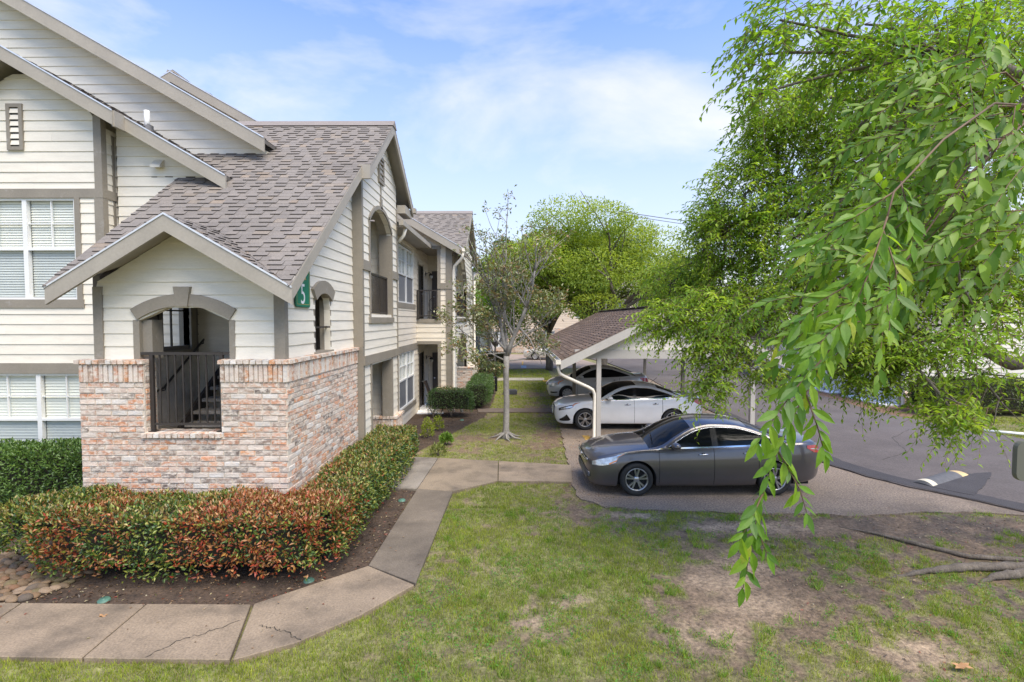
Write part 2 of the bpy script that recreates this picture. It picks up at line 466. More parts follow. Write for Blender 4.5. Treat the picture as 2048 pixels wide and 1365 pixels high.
fcs = np.stack([idx[:-1, :-1], idx[:-1, 1:], idx[1:, 1:], idx[1:, :-1]], -1).reshape(-1, 4)
g = mesh_np('lawn', np.stack([GX, GY, GZ], -1).reshape(-1, 3), fcs, M['ground'], cols=gcol.reshape(-1, 3), smooth=True)
tag(g, 'patchy lawn of grass and bare brown soil round the building', 'lawn', kind='structure')

def ragged(poly, step=0.25, amp=0.05, seed=0):
    r = random.Random(seed); out = []
    for i in range(len(poly)):
        a, b = Vector((*poly[i], 0)), Vector((*poly[(i + 1) % len(poly)], 0))
        n = max(1, min(60, int((b - a).length / step)))
        for j in range(n):
            p = a.lerp(b, j / n)
            out.append((p.x + r.uniform(-amp, amp), p.y + r.uniform(-amp, amp)))
    return out
def sheet(name, poly, z0, z1, m, label, cat):
    mb = MB(); mb.prism([(x, y, z0) for x, y in poly], (0, 0, z1 - z0))
    return tag(mb.build(name, m), label, cat, kind='structure')
sheet('parking_pad', ragged(PAD, .22, .05, 1), -0.12, 0.0, M['pad'], 'worn brown parking surface under the carport and cars', 'parking')
road_o = sheet('road', ragged(ROAD, .3, .03, 2), -0.1, 0.03, M['asphalt'], 'grey asphalt drive lane behind the parked cars', 'road')
edge_ = [(9.40, 9.36), (8.79, 10.25), (8.33, 10.83), (7.93, 11.53), (7.66, 12.4), (7.54, 14.4), (7.58, 20), (8.1, 20), (8.05, 14.4), (8.15, 12.6), (8.4, 11.8), (8.6, 11.3), (9.2, 10.45), (9.9, 9.5)]
sheet('road_seam', ragged(edge_, .12, .025, 8), 0.02, 0.036, M['patch'], 'dark tarred strip along the near edge of the drive lane', 'road patch')
sheet('parking_lot', [(-3, 36.5), (4.9, 37.5), (7, 37.5), (5, 52), (-12, 52), (-12, 36.5)], -0.1, 0.01, mat('pinkish_asphalt', (0.30, 0.235, 0.19), 0.9, var=(1, 0.15), var2=(40, 0.2)), 'pinkish far parking lot beyond the lawn', 'parking')
sheet('road_patch', ragged([(8.72, 10.72), (9.15, 10.2), (9.6, 10.55), (10.2, 11.05), (10.95, 11.75), (10.25, 11.62), (9.5, 11.15)], .12, .02, 3), 0.02, 0.042, M['patch'], 'darker asphalt patch beside the speed bump', 'road patch')
sheet('path', [(-1.5, 20.35), (1.5, 20.35), (1.42, 19.5), (-1.4, 19.5)], -0.1, 0.02, mat('brown_paver', (0.15, 0.115, 0.09), 0.9, var=(5, 0.2)), 'narrow brown path crossing the lawn', 'path')
sheet('path', [(-1.6, 31), (1.75, 31), (1.7, 29.8), (-1.5, 29.8)], -0.1, 0.02, mat('pale_path', (0.36, 0.33, 0.28), 0.9, var=(5, 0.2)), 'pale concrete path farther across the lawn', 'path')

# pavement slabs: the sidewalk is a structure, each slab a piece of its own
walk = empty('sidewalk', (-2, 8, 0)); tag(walk, 'concrete sidewalk bending round the hedge to the parking', 'sidewalk', kind='structure')
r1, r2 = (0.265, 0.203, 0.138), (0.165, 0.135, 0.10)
slabs = [([(-9.5, 6.24), (-6.15, 6.23), (-6.02, 5.23), (-9.5, 5.25)], r1),
         ([(-6.13, 6.23), (-4.58, 6.215), (-4.52, 5.2), (-6.0, 5.23)], r1),
         ([(-4.56, 6.215), (-3.27, 6.21), (-2.96, 5.18), (-4.05, 5.19), (-4.5, 5.2)], r1),
         ([(-3.235, 6.225), (-2.10, 7.22), (-1.34, 6.70), (-1.85, 5.99), (-2.4, 5.46), (-2.925, 5.18)], r1),
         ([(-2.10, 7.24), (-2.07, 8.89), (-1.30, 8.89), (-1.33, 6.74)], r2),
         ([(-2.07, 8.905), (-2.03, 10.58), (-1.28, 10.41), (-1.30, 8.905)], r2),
         ([(-2.03, 10.6), (-1.95, 12.98), (-0.42, 12.69), (-0.38, 11.13), (-1.28, 10.43)], (0.245, 0.193, 0.133)),
         ([(-0.405, 12.685), (1.36, 12.35), (1.25, 11.07), (-0.365, 11.13)], (0.27, 0.21, 0.145)),
         ([(-2.75, 10.62), (-2.9, 13.1), (-1.965, 12.98), (-2.045, 10.6)], (0.25, 0.22, 0.18))]
for poly, c in slabs:
    mb = MB(); mb.prism([(x, y, -0.1) for x, y in poly], (0, 0, 0.125 + random.uniform(0, .004)), 0, c)
    o = mb.build('slab', M['concrete'], walk)
    o.modifiers.new('bevel', 'BEVEL').width = 0.008
# cracks: thin recessed dark lines laid on the slabs
def crack(pts, wd=0.006):
    mb = MB(); r = random.Random(5); P = []
    for a, b in zip(pts[:-1], pts[1:]):
        for j in range(9):
            t = j / 9
            P.append((a[0] + (b[0] - a[0]) * t + r.uniform(-.015, .015), a[1] + (b[1] - a[1]) * t + r.uniform(-.028, .028)))
    P.append(pts[-1])
    for (ax, ay), (bx, by) in zip(P[:-1], P[1:]):
        d = Vector((bx - ax, by - ay, 0)).normalized(); nrm = Vector((-d.y, d.x, 0)) * wd * r.uniform(.3, .7)
        mb.add([(ax - nrm.x, ay - nrm.y, .0335), (bx - nrm.x, by - nrm.y, .0335), (bx + nrm.x, by + nrm.y, .0335), (ax + nrm.x, ay + nrm.y, .0335)], [(0, 1, 2, 3)])
    return mb
o = crack([(-3.22, 5.85), (-3.45, 5.65), (-3.7, 5.45), (-3.85, 5.2)]).build('crack', mat('crack_soil', (0.03, 0.025, 0.02), 0.95), walk)
o = crack([(-2.95, 5.75), (-2.75, 5.72), (-2.55, 5.62), (-2.35, 5.5)]).build('crack', M['core'], walk)

for pts in ([(9.2, 12.8), (10.4, 13.6), (11.2, 15.2), (12.6, 16.4)], [(8.3, 16.0), (9.5, 17.2), (10.0, 19.5)], [(11.5, 10.2), (12.4, 11.6), (13.6, 12.4)], [(10.8, 20), (12.2, 21.5), (12.8, 24)]):
    crack(pts, .012).build('crack', M['core'], road_o)
# painted marks
def mark(poly, z, m, label):
    mb = MB(); mb.add([(x, y, z) for x, y in poly], [tuple(range(len(poly)))])
    return tag(mb.build('painted_marking', m), label, 'road marking', kind='structure')
mark([(2.05, 15.6), (2.25, 15.6), (2.3, 14.75), (2.1, 14.7)], 0.005, M['yellow'], 'worn yellow bay line by the front carport post')
mark([(2.5, 15.25), (4.3, 15.3), (4.3, 15.15), (2.5, 15.1)], 0.005, M['yellow'], 'worn yellow bay line along the carport edge')
mark([(0.6, 43), (0.72, 43), (0.62, 39), (0.5, 39)], 0.016, M['yellow'], 'yellow bay line in the far parking lot')
mark([(0.45, 39.3), (0.85, 39.3), (0.85, 37.3), (0.45, 37.3)], 0.018, M['bluep'], 'blue painted mark in the far parking lot')
mark([(1.6, 29.2), (2.0, 29.2), (2.0, 29.6), (1.6, 29.6)], 0.026, M['yellow'], 'yellow paint at the far end of the parking')

# river stones beside the hedge
bedo = empty('stone_bed', (-7, 7, 0)); tag(bedo, 'patch of rounded river stones beside the hedge', 'stones', kind='structure')
def stone_mesh(i):
    bm = bmesh.new(); bmesh.ops.create_icosphere(bm, subdivisions=2, radius=1)
    r = random.Random(i)
    ph = [r.uniform(0, 6) for _ in range(6)]
    for v in bm.verts:
        c = v.co
        v.co = c * (1 + 0.13 * math.sin(2.3 * c.x + ph[0]) + 0.12 * math.sin(3.1 * c.y + ph[1]) + .08 * math.sin(4 * c.z + ph[2]))
    me = bpy.data.meshes.new('stone'); bm.to_mesh(me); bm.free()
    for p in me.polygons: p.use_smooth = True
    me.materials.append(M['stone'])
    base = [(0.20, 0.125, 0.07), (0.16, 0.105, 0.06), (0.22, 0.15, 0.09), (0.13, 0.09, 0.055), (0.19, 0.10, 0.055), (0.15, 0.115, 0.055), (0.25, 0.18, 0.12), (0.11, 0.085, 0.065)][i]
    ca = me.color_attributes.new('Col', 'FLOAT_COLOR', 'POINT')
    ca.data.foreach_set('color', [*base, 1.0] * len(me.vertices))
    return me
sm = [stone_mesh(i) for i in range(8)]
STONES = [(-9.0, 6.35), (-6.2, 6.33), (-6.02, 6.6), (-5.95, 7.2), (-6.6, 7.75), (-8.1, 7.6), (-9, 7.0)]
placed = []
for _ in range(9000):
    x, y = random.uniform(-9, -5.9), random.uniform(6.3, 7.8)
    if not inpoly(np.array([x]), np.array([y]), STONES)[0]: continue
    if any((x - a) ** 2 / 1.7 + (y - b) ** 2 < 0.0052 for a, b in placed): continue
    placed.append((x, y))
    if len(placed) >= 300: break
for x, y in placed:
    o = bpy.data.objects.new('stone', random.choice(sm))
    s_ = random.uniform(0.042, 0.066)
    o.scale = (s_ * random.uniform(1.2, 1.7), s_ * random.uniform(.8, 1.15), s_ * random.uniform(0.5, 0.75))
    o.rotation_euler = (random.uniform(-.25, .25), random.uniform(-.25, .25), random.uniform(-.6, 0.9))
    o.location = (x, y, 0.012)
    link(o, bedo)
# ------------------------------------------------------------------ walls, planks, bricks, shingles
CAMF = 515.0
def on_screen(p):
    d = Vector(p) - EYE
    if d.y < 0.4: return False
    x, y = d.x / d.y, d.z / d.y
    return -1.08 < x < 1.05 and -0.78 < y < 0.68

class Pieces:
    """countable pieces (planks, bricks, shingles): the largest in view become parts, the rest one 'stuff' part"""
    def __init__(s, name, rest, m): s.name, s.rest, s.m, s.L = name, rest, m, []
    def add(s, p8, col, n, size=None, edge=None):
        c = sum((Vector(p) for p in p8), Vector()) / 8
        d = EYE - c
        a = size if size else (Vector(p8[1]) - Vector(p8[0])).length * max((Vector(p8[4]) - Vector(p8[0])).length, (Vector(p8[3]) - Vector(p8[0])).length)
        wgt = a * max(0.0, Vector(n).normalized().dot(d.normalized())) / d.length_squared if on_screen(c) else 0
        s.L.append((wgt, p8, col, edge))
    def finish(s, parent, limit=300):
        s.L.sort(key=lambda q: -q[0])
        def put(mb, p8, col, edge):
            mb.hexa(p8, 0, col)
            if edge: mb.c[-4] = edge
            return mb
        for wgt, p8, col, edge in s.L[:limit]:
            put(MB(), p8, col, edge).build(s.name, s.m, parent, fix=False)
        rest = s.L[limit:]
        if rest:
            mb = MB()
            for wgt, p8, col, edge in rest: put(mb, p8, col, edge)
            tag(mb.build(s.rest, s.m, parent, fix=False), kind='stuff')

def tint(c, a=0.06):
    f = 1 + random.uniform(-a, a)
    return (c[0] * f, c[1] * f, c[2] * f)

class Wall:
    def __init__(s, O, U, N): s.O, s.U, s.N = Vector(O), Vector(U), Vector(N)
    def P(s, u, z, d=0.0): return s.O + s.U * u + s.N * d + Vector((0, 0, z))
    def box(s, mb, u0, u1, z0, z1, d0, d1, mi=0, col=(1, 1, 1)):
        q = [s.P(u0, z0, d0), s.P(u1, z0, d0), s.P(u1, z0, d1), s.P(u0, z0, d1)]
        h = Vector((0, 0, z1 - z0))
        return mb.hexa(q + [p + h for p in q], mi, col)

def rect_open(u0, u1, z0, z1): return lambda z: (u0, u1) if z0 <= z <= z1 else None
def arch_open(u0, u1, z0, zs, rise):
    c, hw = (u0 + u1) / 2, (u1 - u0) / 2
    R = (hw * hw + rise * rise) / (2 * rise)
    def f(z):
        if z < z0 or z > zs + rise: return None
        if z <= zs: return (u0, u1)
        h = math.sqrt(max(0, R * R - (z - zs + R - rise) ** 2))
        return (c - h, c + h)
    return f

def siding(wall, z0, z1, uL, uR, opens, P, course=0.203, depth=0.11, col=(1, 1, 1), seam=3.7):
    fL = uL if callable(uL) else (lambda z: uL)
    fR = uR if callable(uR) else (lambda z: uR)
    z = z0; row = 0
    while z < z1 - 0.01:
        zt = min(z + course, z1)
        a0, b0, a1, b1 = fL(z), fR(z), fL(zt), fR(zt)
        if b0 - a0 < 0.02: break
        if b1 < a1: a1 = b1 = (a1 + b1) / 2
        zm = (z + zt) / 2
        segs = [((a0, a1), (b0, b1))]
        for op in opens:
            iv = op(zm)
            if not iv: continue
            i0 = op(z) or iv; i1 = op(zt) or iv
            new = []
            for (L_, R_) in segs:
                if iv[0] > R_[0] or iv[1] < L_[0]: new.append((L_, R_)); continue
                if iv[0] > L_[0] + 0.01: new.append((L_, (i0[0], i1[0])))
                if iv[1] < R_[0] - 0.01: new.append(((i0[1], i1[1]), R_))
            segs = new
        for (l0, l1), (r0_, r1_) in segs:
            cuts = [(l0, l1)]
            t = (math.ceil(l0 / seam) + 0.5 * (row % 2) + .21 * (row % 5)) * seam
            if l0 + 0.6 < t < min(r0_, r1_) - 0.6: cuts.append((t, t))
            cuts.append((r0_, r1_))
            for (x0, y0), (x1, y1) in zip(cuts[:-1], cuts[1:]):
                ju = random.uniform(-.0015, .0015)
                p8 = [wall.P(x0, z, -depth), wall.P(x1 - .0025, z, -depth), wall.P(x1 - .0025, z, 0.019 + ju), wall.P(x0, z, 0.019 + ju),
                      wall.P(y0, zt - .0005, -depth), wall.P(y1 - .001, zt - .0005, -depth), wall.P(y1 - .001, zt - .0005, 0.002), wall.P(y0, zt - .0005, 0.002)]
                P.add(p8, tint(col, 0.025), wall.N, size=abs(x1 - x0) * (zt - z))
        z = zt; row += 1

BRICKC = [(0.52, 0.28, 0.18), (0.56, 0.26, 0.14), (0.50, 0.34, 0.25), (0.60, 0.48, 0.39), (0.62, 0.53, 0.45), (0.57, 0.42, 0.33), (0.38, 0.27, 0.20), (0.19, 0.15, 0.125), (0.32, 0.24, 0.19),
          (0.55, 0.33, 0.21), (0.62, 0.58, 0.53), (0.60, 0.30, 0.15), (0.56, 0.44, 0.36), (0.50, 0.26, 0.16), (0.48, 0.33, 0.25)]
def brick_col(h=0.5):
    c = list(BRICKC)
    c = c + c[0:2]
    if h > 0.66: c = c + c[6:9]
    return tint(random.choice(c), 0.12)
def brick8(wall, u0, u1, z0, z1, d0, d1):
    j = lambda: random.uniform(-.004, .004)
    k = .006
    return [wall.P(u0 + j(), z0 + j(), d0), wall.P(u1 + j(), z0 + j(), d0), wall.P(u1 - k + j(), z0 + k + j() * .5, d1 + j()), wall.P(u0 + k + j(), z0 + k + j() * .5, d1 + j()),
            wall.P(u0 + j(), z1 + j(), d0), wall.P(u1 + j(), z1 + j(), d0), wall.P(u1 - k + j(), z1 - k + j() * .5, d1 + j()), wall.P(u0 + k + j(), z1 - k + j() * .5, d1 + j())]
def bricks(wall, u0, u1, z0, z1, P, opens=(), course=0.0875, ln=0.25, off=0.0):
    z = z0; row = 0
    while z < z1 - 0.02:
        zt = min(z + course, z1)
        u = u0 - (ln / 2 if row % 2 else 0) + off
        while u < u1 - 0.01:
            e = u + ln
            a, b = max(u, u0), min(e, u1)
            zm = (z + zt) / 2
            for op in opens:
                iv = op(zm)
                if iv:
                    if a >= iv[0] and b <= iv[1]: a = b
                    elif a < iv[0] < b: b = iv[0]
                    elif a < iv[1] < b: a = iv[1]
            if b - a > 0.03:
                hh = vnoise(np.array([u * 0.9 + wall.O.x]), np.array([z * 1.6]))[0]
                P.add(brick8(wall, a + .006, b - .006, z + .006, zt - .006, -0.03, random.uniform(0.004, 0.013)), brick_col(hh), wall.N, size=ln * course)
            u = e
        z = zt; row += 1
def soldiers(wall, u0, u1, z0, z1, P, d=0.02, wd=0.078):
    n = max(1, round((u1 - u0) / wd)); q = (u1 - u0) / n
    for i in range(n):
        P.add(brick8(wall, u0 + i * q + .004, u0 + (i + 1) * q - .004, z0 + .004, z1 - .004, -.03, d + random.uniform(-.004, .006)), tint(random.choice(BRICKC[3:6] + BRICKC[9:13] + BRICKC[6:7] + BRICKC[0:1]), .1), wall.N, size=q * (z1 - z0))

SHC = [(0.206, 0.182, 0.158), (0.199, 0.177, 0.155), (0.214, 0.188, 0.162), (0.190, 0.170, 0.150), (0.230, 0.194, 0.156), (0.203, 0.180, 0.157), (0.196, 0.174, 0.153), (0.245, 0.198, 0.152)]
SHW = [6, 6, 5, 5, 1.4, 6, 5, .7]
def roof_plane(O, U, V, spans, P, deck, exposure=0.162, wd=(0.13, 0.29), cols=None, wts=None, thick=0.07, deckmat=0, under=None):
    """O: eave origin, U: unit along the eave, V: unit upslope; spans: [(v0, (a0,b0), v1, (a1,b1))]"""
    O, U, V = Vector(O), Vector(U).normalized(), Vector(V).normalized()
    N = U.cross(V).normalized()
    if N.z < 0: N = -N
    cols = cols or SHC; wts = wts or SHW
    for v0, (a0, b0), v1, (a1, b1) in spans:
        q = [O + V * v0 + U * a0, O + V * v0 + U * b0, O + V * v1 + U * b1, O + V * v1 + U * a1]
        deck.hexa([p - N * thick for p in q] + [p - N * .004 for p in q], deckmat)
        n = max(1, math.ceil((v1 - v0) / exposure - 0.05)); e = (v1 - v0) / n
        row = 0
        for i in range(n):
            va = v0 + i * e; vb = va + e
            f0, f1 = i / n, (i + 1) / n
            la, lb = a0 + (a1 - a0) * f0, a0 + (a1 - a0) * f1
            ra, rb = b0 + (b1 - b0) * f0, b0 + (b1 - b0) * f1
            lo, hi = min(la, lb), max(ra, rb)
            u = lo - random.uniform(0, wd[1]); hi_t = bool(i % 2)
            while u < hi:
                uw = random.uniform(*wd); x0, x1 = u, u + uw
                u += uw; hi_t = not hi_t
                p0, p1 = max(x0, la), min(x1, ra)
                t0, t1 = max(x0, lb), min(x1, rb)
                if p1 - p0 < 0.02 and t1 - t0 < 0.02: continue
                if p1 < p0: p0 = p1 = max(la, min(ra, (p0 + p1) / 2))
                if t1 < t0: t0 = t1 = max(lb, min(rb, (t0 + t1) / 2))
                t = 0.024 if hi_t else 0.007
                t += random.uniform(-.001, .001)
                g = lambda uu, vv, hh: O + U * uu + V * vv + N * hh
                drop = random.uniform(-.004, .004)
                c = random.choices(cols, wts)[0]
                p8 = [g(p0 + .002, va + drop, -.002), g(p1 - .002, va + drop, -.002), g(t1 - .002, vb + .01, -.002), g(t0 + .002, vb + .01, -.002),
                      g(p0 + .002, va + drop, t), g(p1 - .002, va + drop, t), g(t1 - .002, vb + .01, .004), g(t0 + .002, vb + .01, .004)]
                P.add(p8, tint(c, 0.06), N, size=uw * e, edge=(.075, .064, .056))

def arch_trim(wall, u0, u1, zs, rise, wd, d0, d1, m, parent, name='arch_trim', n=14, keystone=0.0):
    c, hw = (u0 + u1) / 2, (u1 - u0) / 2
    R = (hw * hw + rise * rise) / (2 * rise); zc = zs + rise - R
    A = math.asin(min(1, hw / R))
    if zc > zs: A = math.pi - A
    mb = MB()
    inn = [(c + R * math.sin(-A + 2 * A * i / n), zc + R * math.cos(-A + 2 * A * i / n)) for i in range(n + 1)]
    out = [(c + (R + wd) * math.sin(-A + 2 * A * i / n), zc + (R + wd) * math.cos(-A + 2 * A * i / n)) for i in range(n + 1)]
    for i in range(n):
        q = [inn[i], inn[i + 1], out[i + 1], out[i]]
        mb.hexa([wall.P(*p, d0) for p in q] + [wall.P(*p, d1) for p in q])
    o = mb.build(name, m, parent)
    if keystone:
        kb = MB(); a, b = 0.55 * keystone, 0.85 * keystone
        zb, ztp = zs + rise - .012, zs + rise + wd + .11
        q = [(c - a, zb), (c + a, zb), (c + b, ztp), (c - b, ztp)]
        kb.hexa([wall.P(*p, d0) for p in q] + [wall.P(*p, d1 + .025) for p in q])
        kb.build('keystone', m, o)
    return o
def trim(wall, u0, u1, z0, z1, parent, d1=0.035, d0=-0.10, m=None, name='trim_board'):
    mb = MB(); wall.box(mb, u0, u1, z0, z1, d0, d1)
    return mb.build(name, m or M['trim'], parent)

def window(wall, u0, u1, z0, z1, parent, mull=None, blinds=True, sash=None, screen=False, muntin=True, d=-0.03, slat=0.052, muntin_cols=2, lowgrey=True):
    """white double window: frame with pane, blind and muntin sub-parts"""
    f = MB(); fw = 0.045
    sash = sash or (z0 + z1) / 2
    bays = [(u0, u1)] if mull is None else [(u0, mull), (mull, u1)]
    for a, b in bays:
        wall.box(f, a, a + fw, z0, z1, d - .06, d + .03); wall.box(f, b - fw, b, z0, z1, d - .06, d + .03)
        wall.box(f, a + fw, b - fw, z1 - fw, z1, d - .06, d + .03); wall.box(f, a + fw, b - fw, z0, z0 + fw, d - .06, d + .03)
        wall.box(f, a + fw, b - fw, sash - .025, sash + .025, d - .06, d + .026)
    fr = f.build('window', M['white'], parent)
    for a, b in bays:
        a, b = a + fw, b - fw
        if muntin:
            g = MB(); 
            for k in range(1, muntin_cols): 
                x = a + (b - a) * k / muntin_cols
                wall.box(g, x - .01, x + .01, sash + .026, z1 - fw, d - .03, d + .004)
            wall.box(g, a, b, (sash + z1) / 2 - .01, (sash + z1) / 2 + .01, d - .031, d + .003)
            g.build('muntin', M['white'], fr)
        for (q0, q1, low) in ((z0 + fw, sash - .026, True), (sash + .026, z1 - fw, False)):
            p = MB(); p.add([wall.P(a, q0, d - .04), wall.P(b, q0, d - .04), wall.P(b, q1, d - .04), wall.P(a, q1, d - .04)], [(0, 1, 2, 3)])
            p.build('pane', M['wglass'], fr)
            if screen and low:
                s_ = MB(); wall.box(s_, a, b, q0, q1, d - .02, d - .012); s_.build('insect_screen', M['screen'], fr)
        if blinds:
            bl = MB(); z = z0 + .06
            while z < z1 - .06:
                q = [wall.P(a, z, d - .070), wall.P(b, z, d - .070), wall.P(b, z + slat * .96, d - .088), wall.P(a, z + slat * .96, d - .088)]
                bl.hexa(q + [p + wall.N * .003 for p in q], 1 if (lowgrey and z < sash - .03) else 0); z += slat
            bl.build('blind', [M['blind'], M['blindlow']], fr)
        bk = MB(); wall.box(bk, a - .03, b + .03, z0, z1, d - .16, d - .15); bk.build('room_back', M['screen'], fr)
    return fr

# ------------------------------------------------------------------ the apartment building with the stair tower
B = empty('apartment_building', (-5, 9, 0), 'cream sided apartment building with brick stair tower and brown shingle roofs', 'building')
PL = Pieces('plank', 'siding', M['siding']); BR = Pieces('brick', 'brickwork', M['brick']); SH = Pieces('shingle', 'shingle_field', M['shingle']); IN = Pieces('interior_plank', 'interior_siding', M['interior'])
deck = MB()      # roof decking, soffits: slot 0 soffit colour
X_ = (1, 0, 0); F_ = (0, -1, 0); R_ = (0, 1, 0); E_ = (1, 0, 0)
def ubox(lo, hi, name, m, parent=None):
    return MB().box(lo, hi).build(name, m, parent or B)

# --- left wing: bay with gable, main wall, big gable
Wbay = Wall((0, 10.4, 0), X_, F_)
bayroof = lambda z: (8.50 - z) / 0.58
siding(Wbay, 0.0, 8.42, lambda z: max(-11.5, -9.85 - bayroof(z)), lambda z: min(-8.36, -9.85 + bayroof(z)),
       [rect_open(-11.05, -8.83, 3.95, 6.0), rect_open(-11.05, -8.62, 0.5, 2.45)], PL)
Wret = Wall((-8.28, 0, 0), R_, E_)
siding(Wret, 0.0, 7.4, 10.46, 10.8, [], PL)
Wmain = Wall((0, 10.72, 0), X_, F_)
siding(Wmain, 0.0, 8.0, -8.2, lambda z: min(-5.0, -9.85 + bayroof(z) + .1), [], PL)
Wgab = Wall((0, 11.8, 0), X_, F_)
siding(Wgab, 6.2, 11.8, -15, lambda z: -5.53 + (7.30 - z) / .572, [], PL)
Wg2 = Wall((0, 15.6, 0), X_, F_)
siding(Wg2, 7.6, 10.5, -12, lambda z: -7.45 + (9.05 - z) / .556, [], PL)
for a, b in ((-11.5, -8.28),):
    trim(Wbay, a, b + .035, 5.98, 6.16, B); trim(Wbay, a, -8.7, 3.78, 3.95, B)
    trim(Wbay, -8.83, -8.72, 3.95, 5.98, B); trim(Wbay, a, -8.3, 2.45, 2.66, B)
trim(Wbay, -8.40, -8.245, 6.16, 7.6, B); trim(Wbay, -8.42, -8.245, 0, 5.98, B)
trim(Wret, 10.37, 10.5, 6.17, 7.5, B, d0=-.05, d1=.03); trim(Wret, 10.36, 10.74, 5.98, 6.16, B, d1=.04)
trim(Wret, 10.66, 10.73, 0, 7.3, B, d1=.02, d0=-.05)
window(Wbay, -11.05, -8.83, 3.95, 5.98, B, mull=-9.87)
window(Wbay, -11.05, -8.62, 0.55, 2.45, B, mull=-9.72, slat=0.06)
# louvre vent high in the bay gable
lv = MB(); Wbay.box(lv, -10.12, -9.80, 6.92, 6.99, -.05, .05); Wbay.box(lv, -10.12, -9.80, 7.76, 7.83, -.05, .05)
Wbay.box(lv, -10.12, -10.05, 6.99, 7.76, -.05, .05); Wbay.box(lv, -9.87, -9.80, 6.99, 7.76, -.05, .05)
lvo = lv.build('gable_vent', M['trim'], B)
lb = MB(); Wbay.box(lb, -10.05, -9.87, 6.99, 7.76, .018, .022); lb.build('vent_back', M['roofdeck'], lvo)
for i in range(6):
    s_ = MB(); z = 7.02 + i * .125
    q = [Wbay.P(-10.05, z, .046), Wbay.P(-9.87, z, .046), Wbay.P(-9.87, z + .085, .024), Wbay.P(-10.05, z + .085, .024)]
    s_.hexa(q + [p + Vector((0, 0, .012)) for p in q]); s_.build('louvre_slat', M['siding'], lvo)
dv = MB(); dv.hexa([Wmain.P(-7.42, 6.68, -.02), Wmain.P(-7.22, 6.68, -.02), Wmain.P(-7.22, 6.64, .16), Wmain.P(-7.42, 6.64, .16), Wmain.P(-7.42, 6.86, -.02), Wmain.P(-7.22, 6.86, -.02), Wmain.P(-7.22, 6.69, .16), Wmain.P(-7.42, 6.69, .16)])
dv.build('dryer_vent', M['siding'], B)
# bay roof (right slope seen edge-on, left slope for completeness)
c_, s_n = 1 / math.hypot(1, .58), .58 / math.hypot(1, .58)
L_ = 4.05 / c_
roof_plane((-5.80, 10.02, 6.42), (0, 1, 0), (-c_, 0, s_n), [(0, (.33, 1.9), 2.23, (.33, 1.9)), (2.23, (0, 1.9), L_, (0, 1.9))], SH, deck)
roof_plane((-13.9, 10.02, 6.42), (0, 1, 0), (c_, 0, s_n), [(0, (0, 1.9), L_, (0, 1.9))], SH, deck)
def rake(p0, p1, h, n, t, off=0.0, drip=True, name='rake_board'):
    o = MB().board(p0, p1, h, n, t).build(name, M['fascia'], B)
    if drip:
        d = Vector((0, 0, .022)); nn = Vector(n).normalized()
        MB().board(Vector(p0) + d + nn * (t - .01), Vector(p1) + d + nn * (t - .01), .028, n, .022).build('drip_edge', M['drip'], o)
    return o
rake((-9.85, 10.05, 8.78), (-7.73, 10.05, 7.55), .27, F_, .05)
rake((-7.73, 10.34, 7.55), (-5.74, 10.34, 6.395), .27, F_, .05)
rake((-9.85, 10.05, 8.78), (-13, 10.05, 6.95), .27, F_, .05)
ubox((-7.76, 10.03, 7.26), (-7.70, 10.36, 7.56), 'rake_return', M['fascia'])
# vent pipe on the bay roof
vp = MB().tube([(-7.9, 11.2, 7.6), (-7.9, 11.2, 8.02)], .055, 10).build('vent_pipe', M['white'], B)
MB().lathe([(.16, 0), (.13, .06), (.07, .12), (.06, .16)], (-7.9, 11.2, 7.58), (0.5, 0, .86), 12).build('pipe_boot', M['rubber'], vp)
# big gable roof
c2, s2 = 1 / math.hypot(1, .572), .572 / math.hypot(1, .572)
roof_plane((-5.50, 11.35, 7.50), (0, 1, 0), (-c2, 0, s2), [(0, (0, 5.2), 10.5, (0, 5.2))], SH, deck, exposure=.3, wd=(.5, .9))
rake((-5.46, 11.38, 7.49), (-14.2, 11.38, 12.49), .30, F_, .05)
roof_plane((-7.36, 15.15, 9.22), (0, 1, 0), (-c2, 0, s2), [(0, (0, 3), 3.1, (0, 3))], SH, deck, exposure=.3, wd=(.5, .9))
roof_plane((-12.6, 15.15, 9.22), (0, 1, 0), (c2, 0, s2), [(0, (0, 3), 3.1, (0, 3))], SH, deck, exposure=.3, wd=(.5, .9))
rake((-7.34, 15.18, 9.21), (-9.97, 15.18, 10.69), .28, F_, .05); rake((-12.6, 15.18, 9.21), (-9.97, 15.18, 10.69), .28, F_, .05)

# --- stair tower, brick base
WF = Wall((0, 8.0, 0), X_, F_); WR = Wall((-3.57, 0, 0), R_, E_)
CAPZ = 2.92
ops = [rect_open(-5.81, -4.61, 1.76, 9)]
mo = MB()
WF.box(mo, -6.83, -3.5701, 0, 1.68, -.28, -.006); WF.box(mo, -6.83, -5.81, 1.68, CAPZ - .07, -.28, -.006); WF.box(mo, -4.61, -3.5701, 1.68, CAPZ - .07, -.28, -.006)
mo.box((-3.85, 8.2801, 0), (-3.576, 11.58, CAPZ - .07)); mo.box((-6.824, 8.2801, 0), (-6.6, 10.72, CAPZ - .07))
mo.build('mortar_wall', M['mortar'], B)
SB = 2.56
bricks(WF, -6.83, -3.56, 0.0, 1.6865, BR); bricks(WF, -6.83, -3.56, 1.6865, SB, BR, ops)
bricks(WR, 8.0, 11.6, 0.0, SB, BR, off=.12)
WLi = Wall((-5.81, 0, 0), R_, E_); WRi = Wall((-4.61, 0, 0), R_, (-1, 0, 0)); WLo = Wall((-6.83, 0, 0), R_, (-1, 0, 0))
bricks(WLi, 8.02, 8.28, 1.76, CAPZ - .07, BR); bricks(WRi, 8.02, 8.28, 1.76, CAPZ - .07, BR); bricks(WLo, 8.0, 10.6, 0, SB, BR)
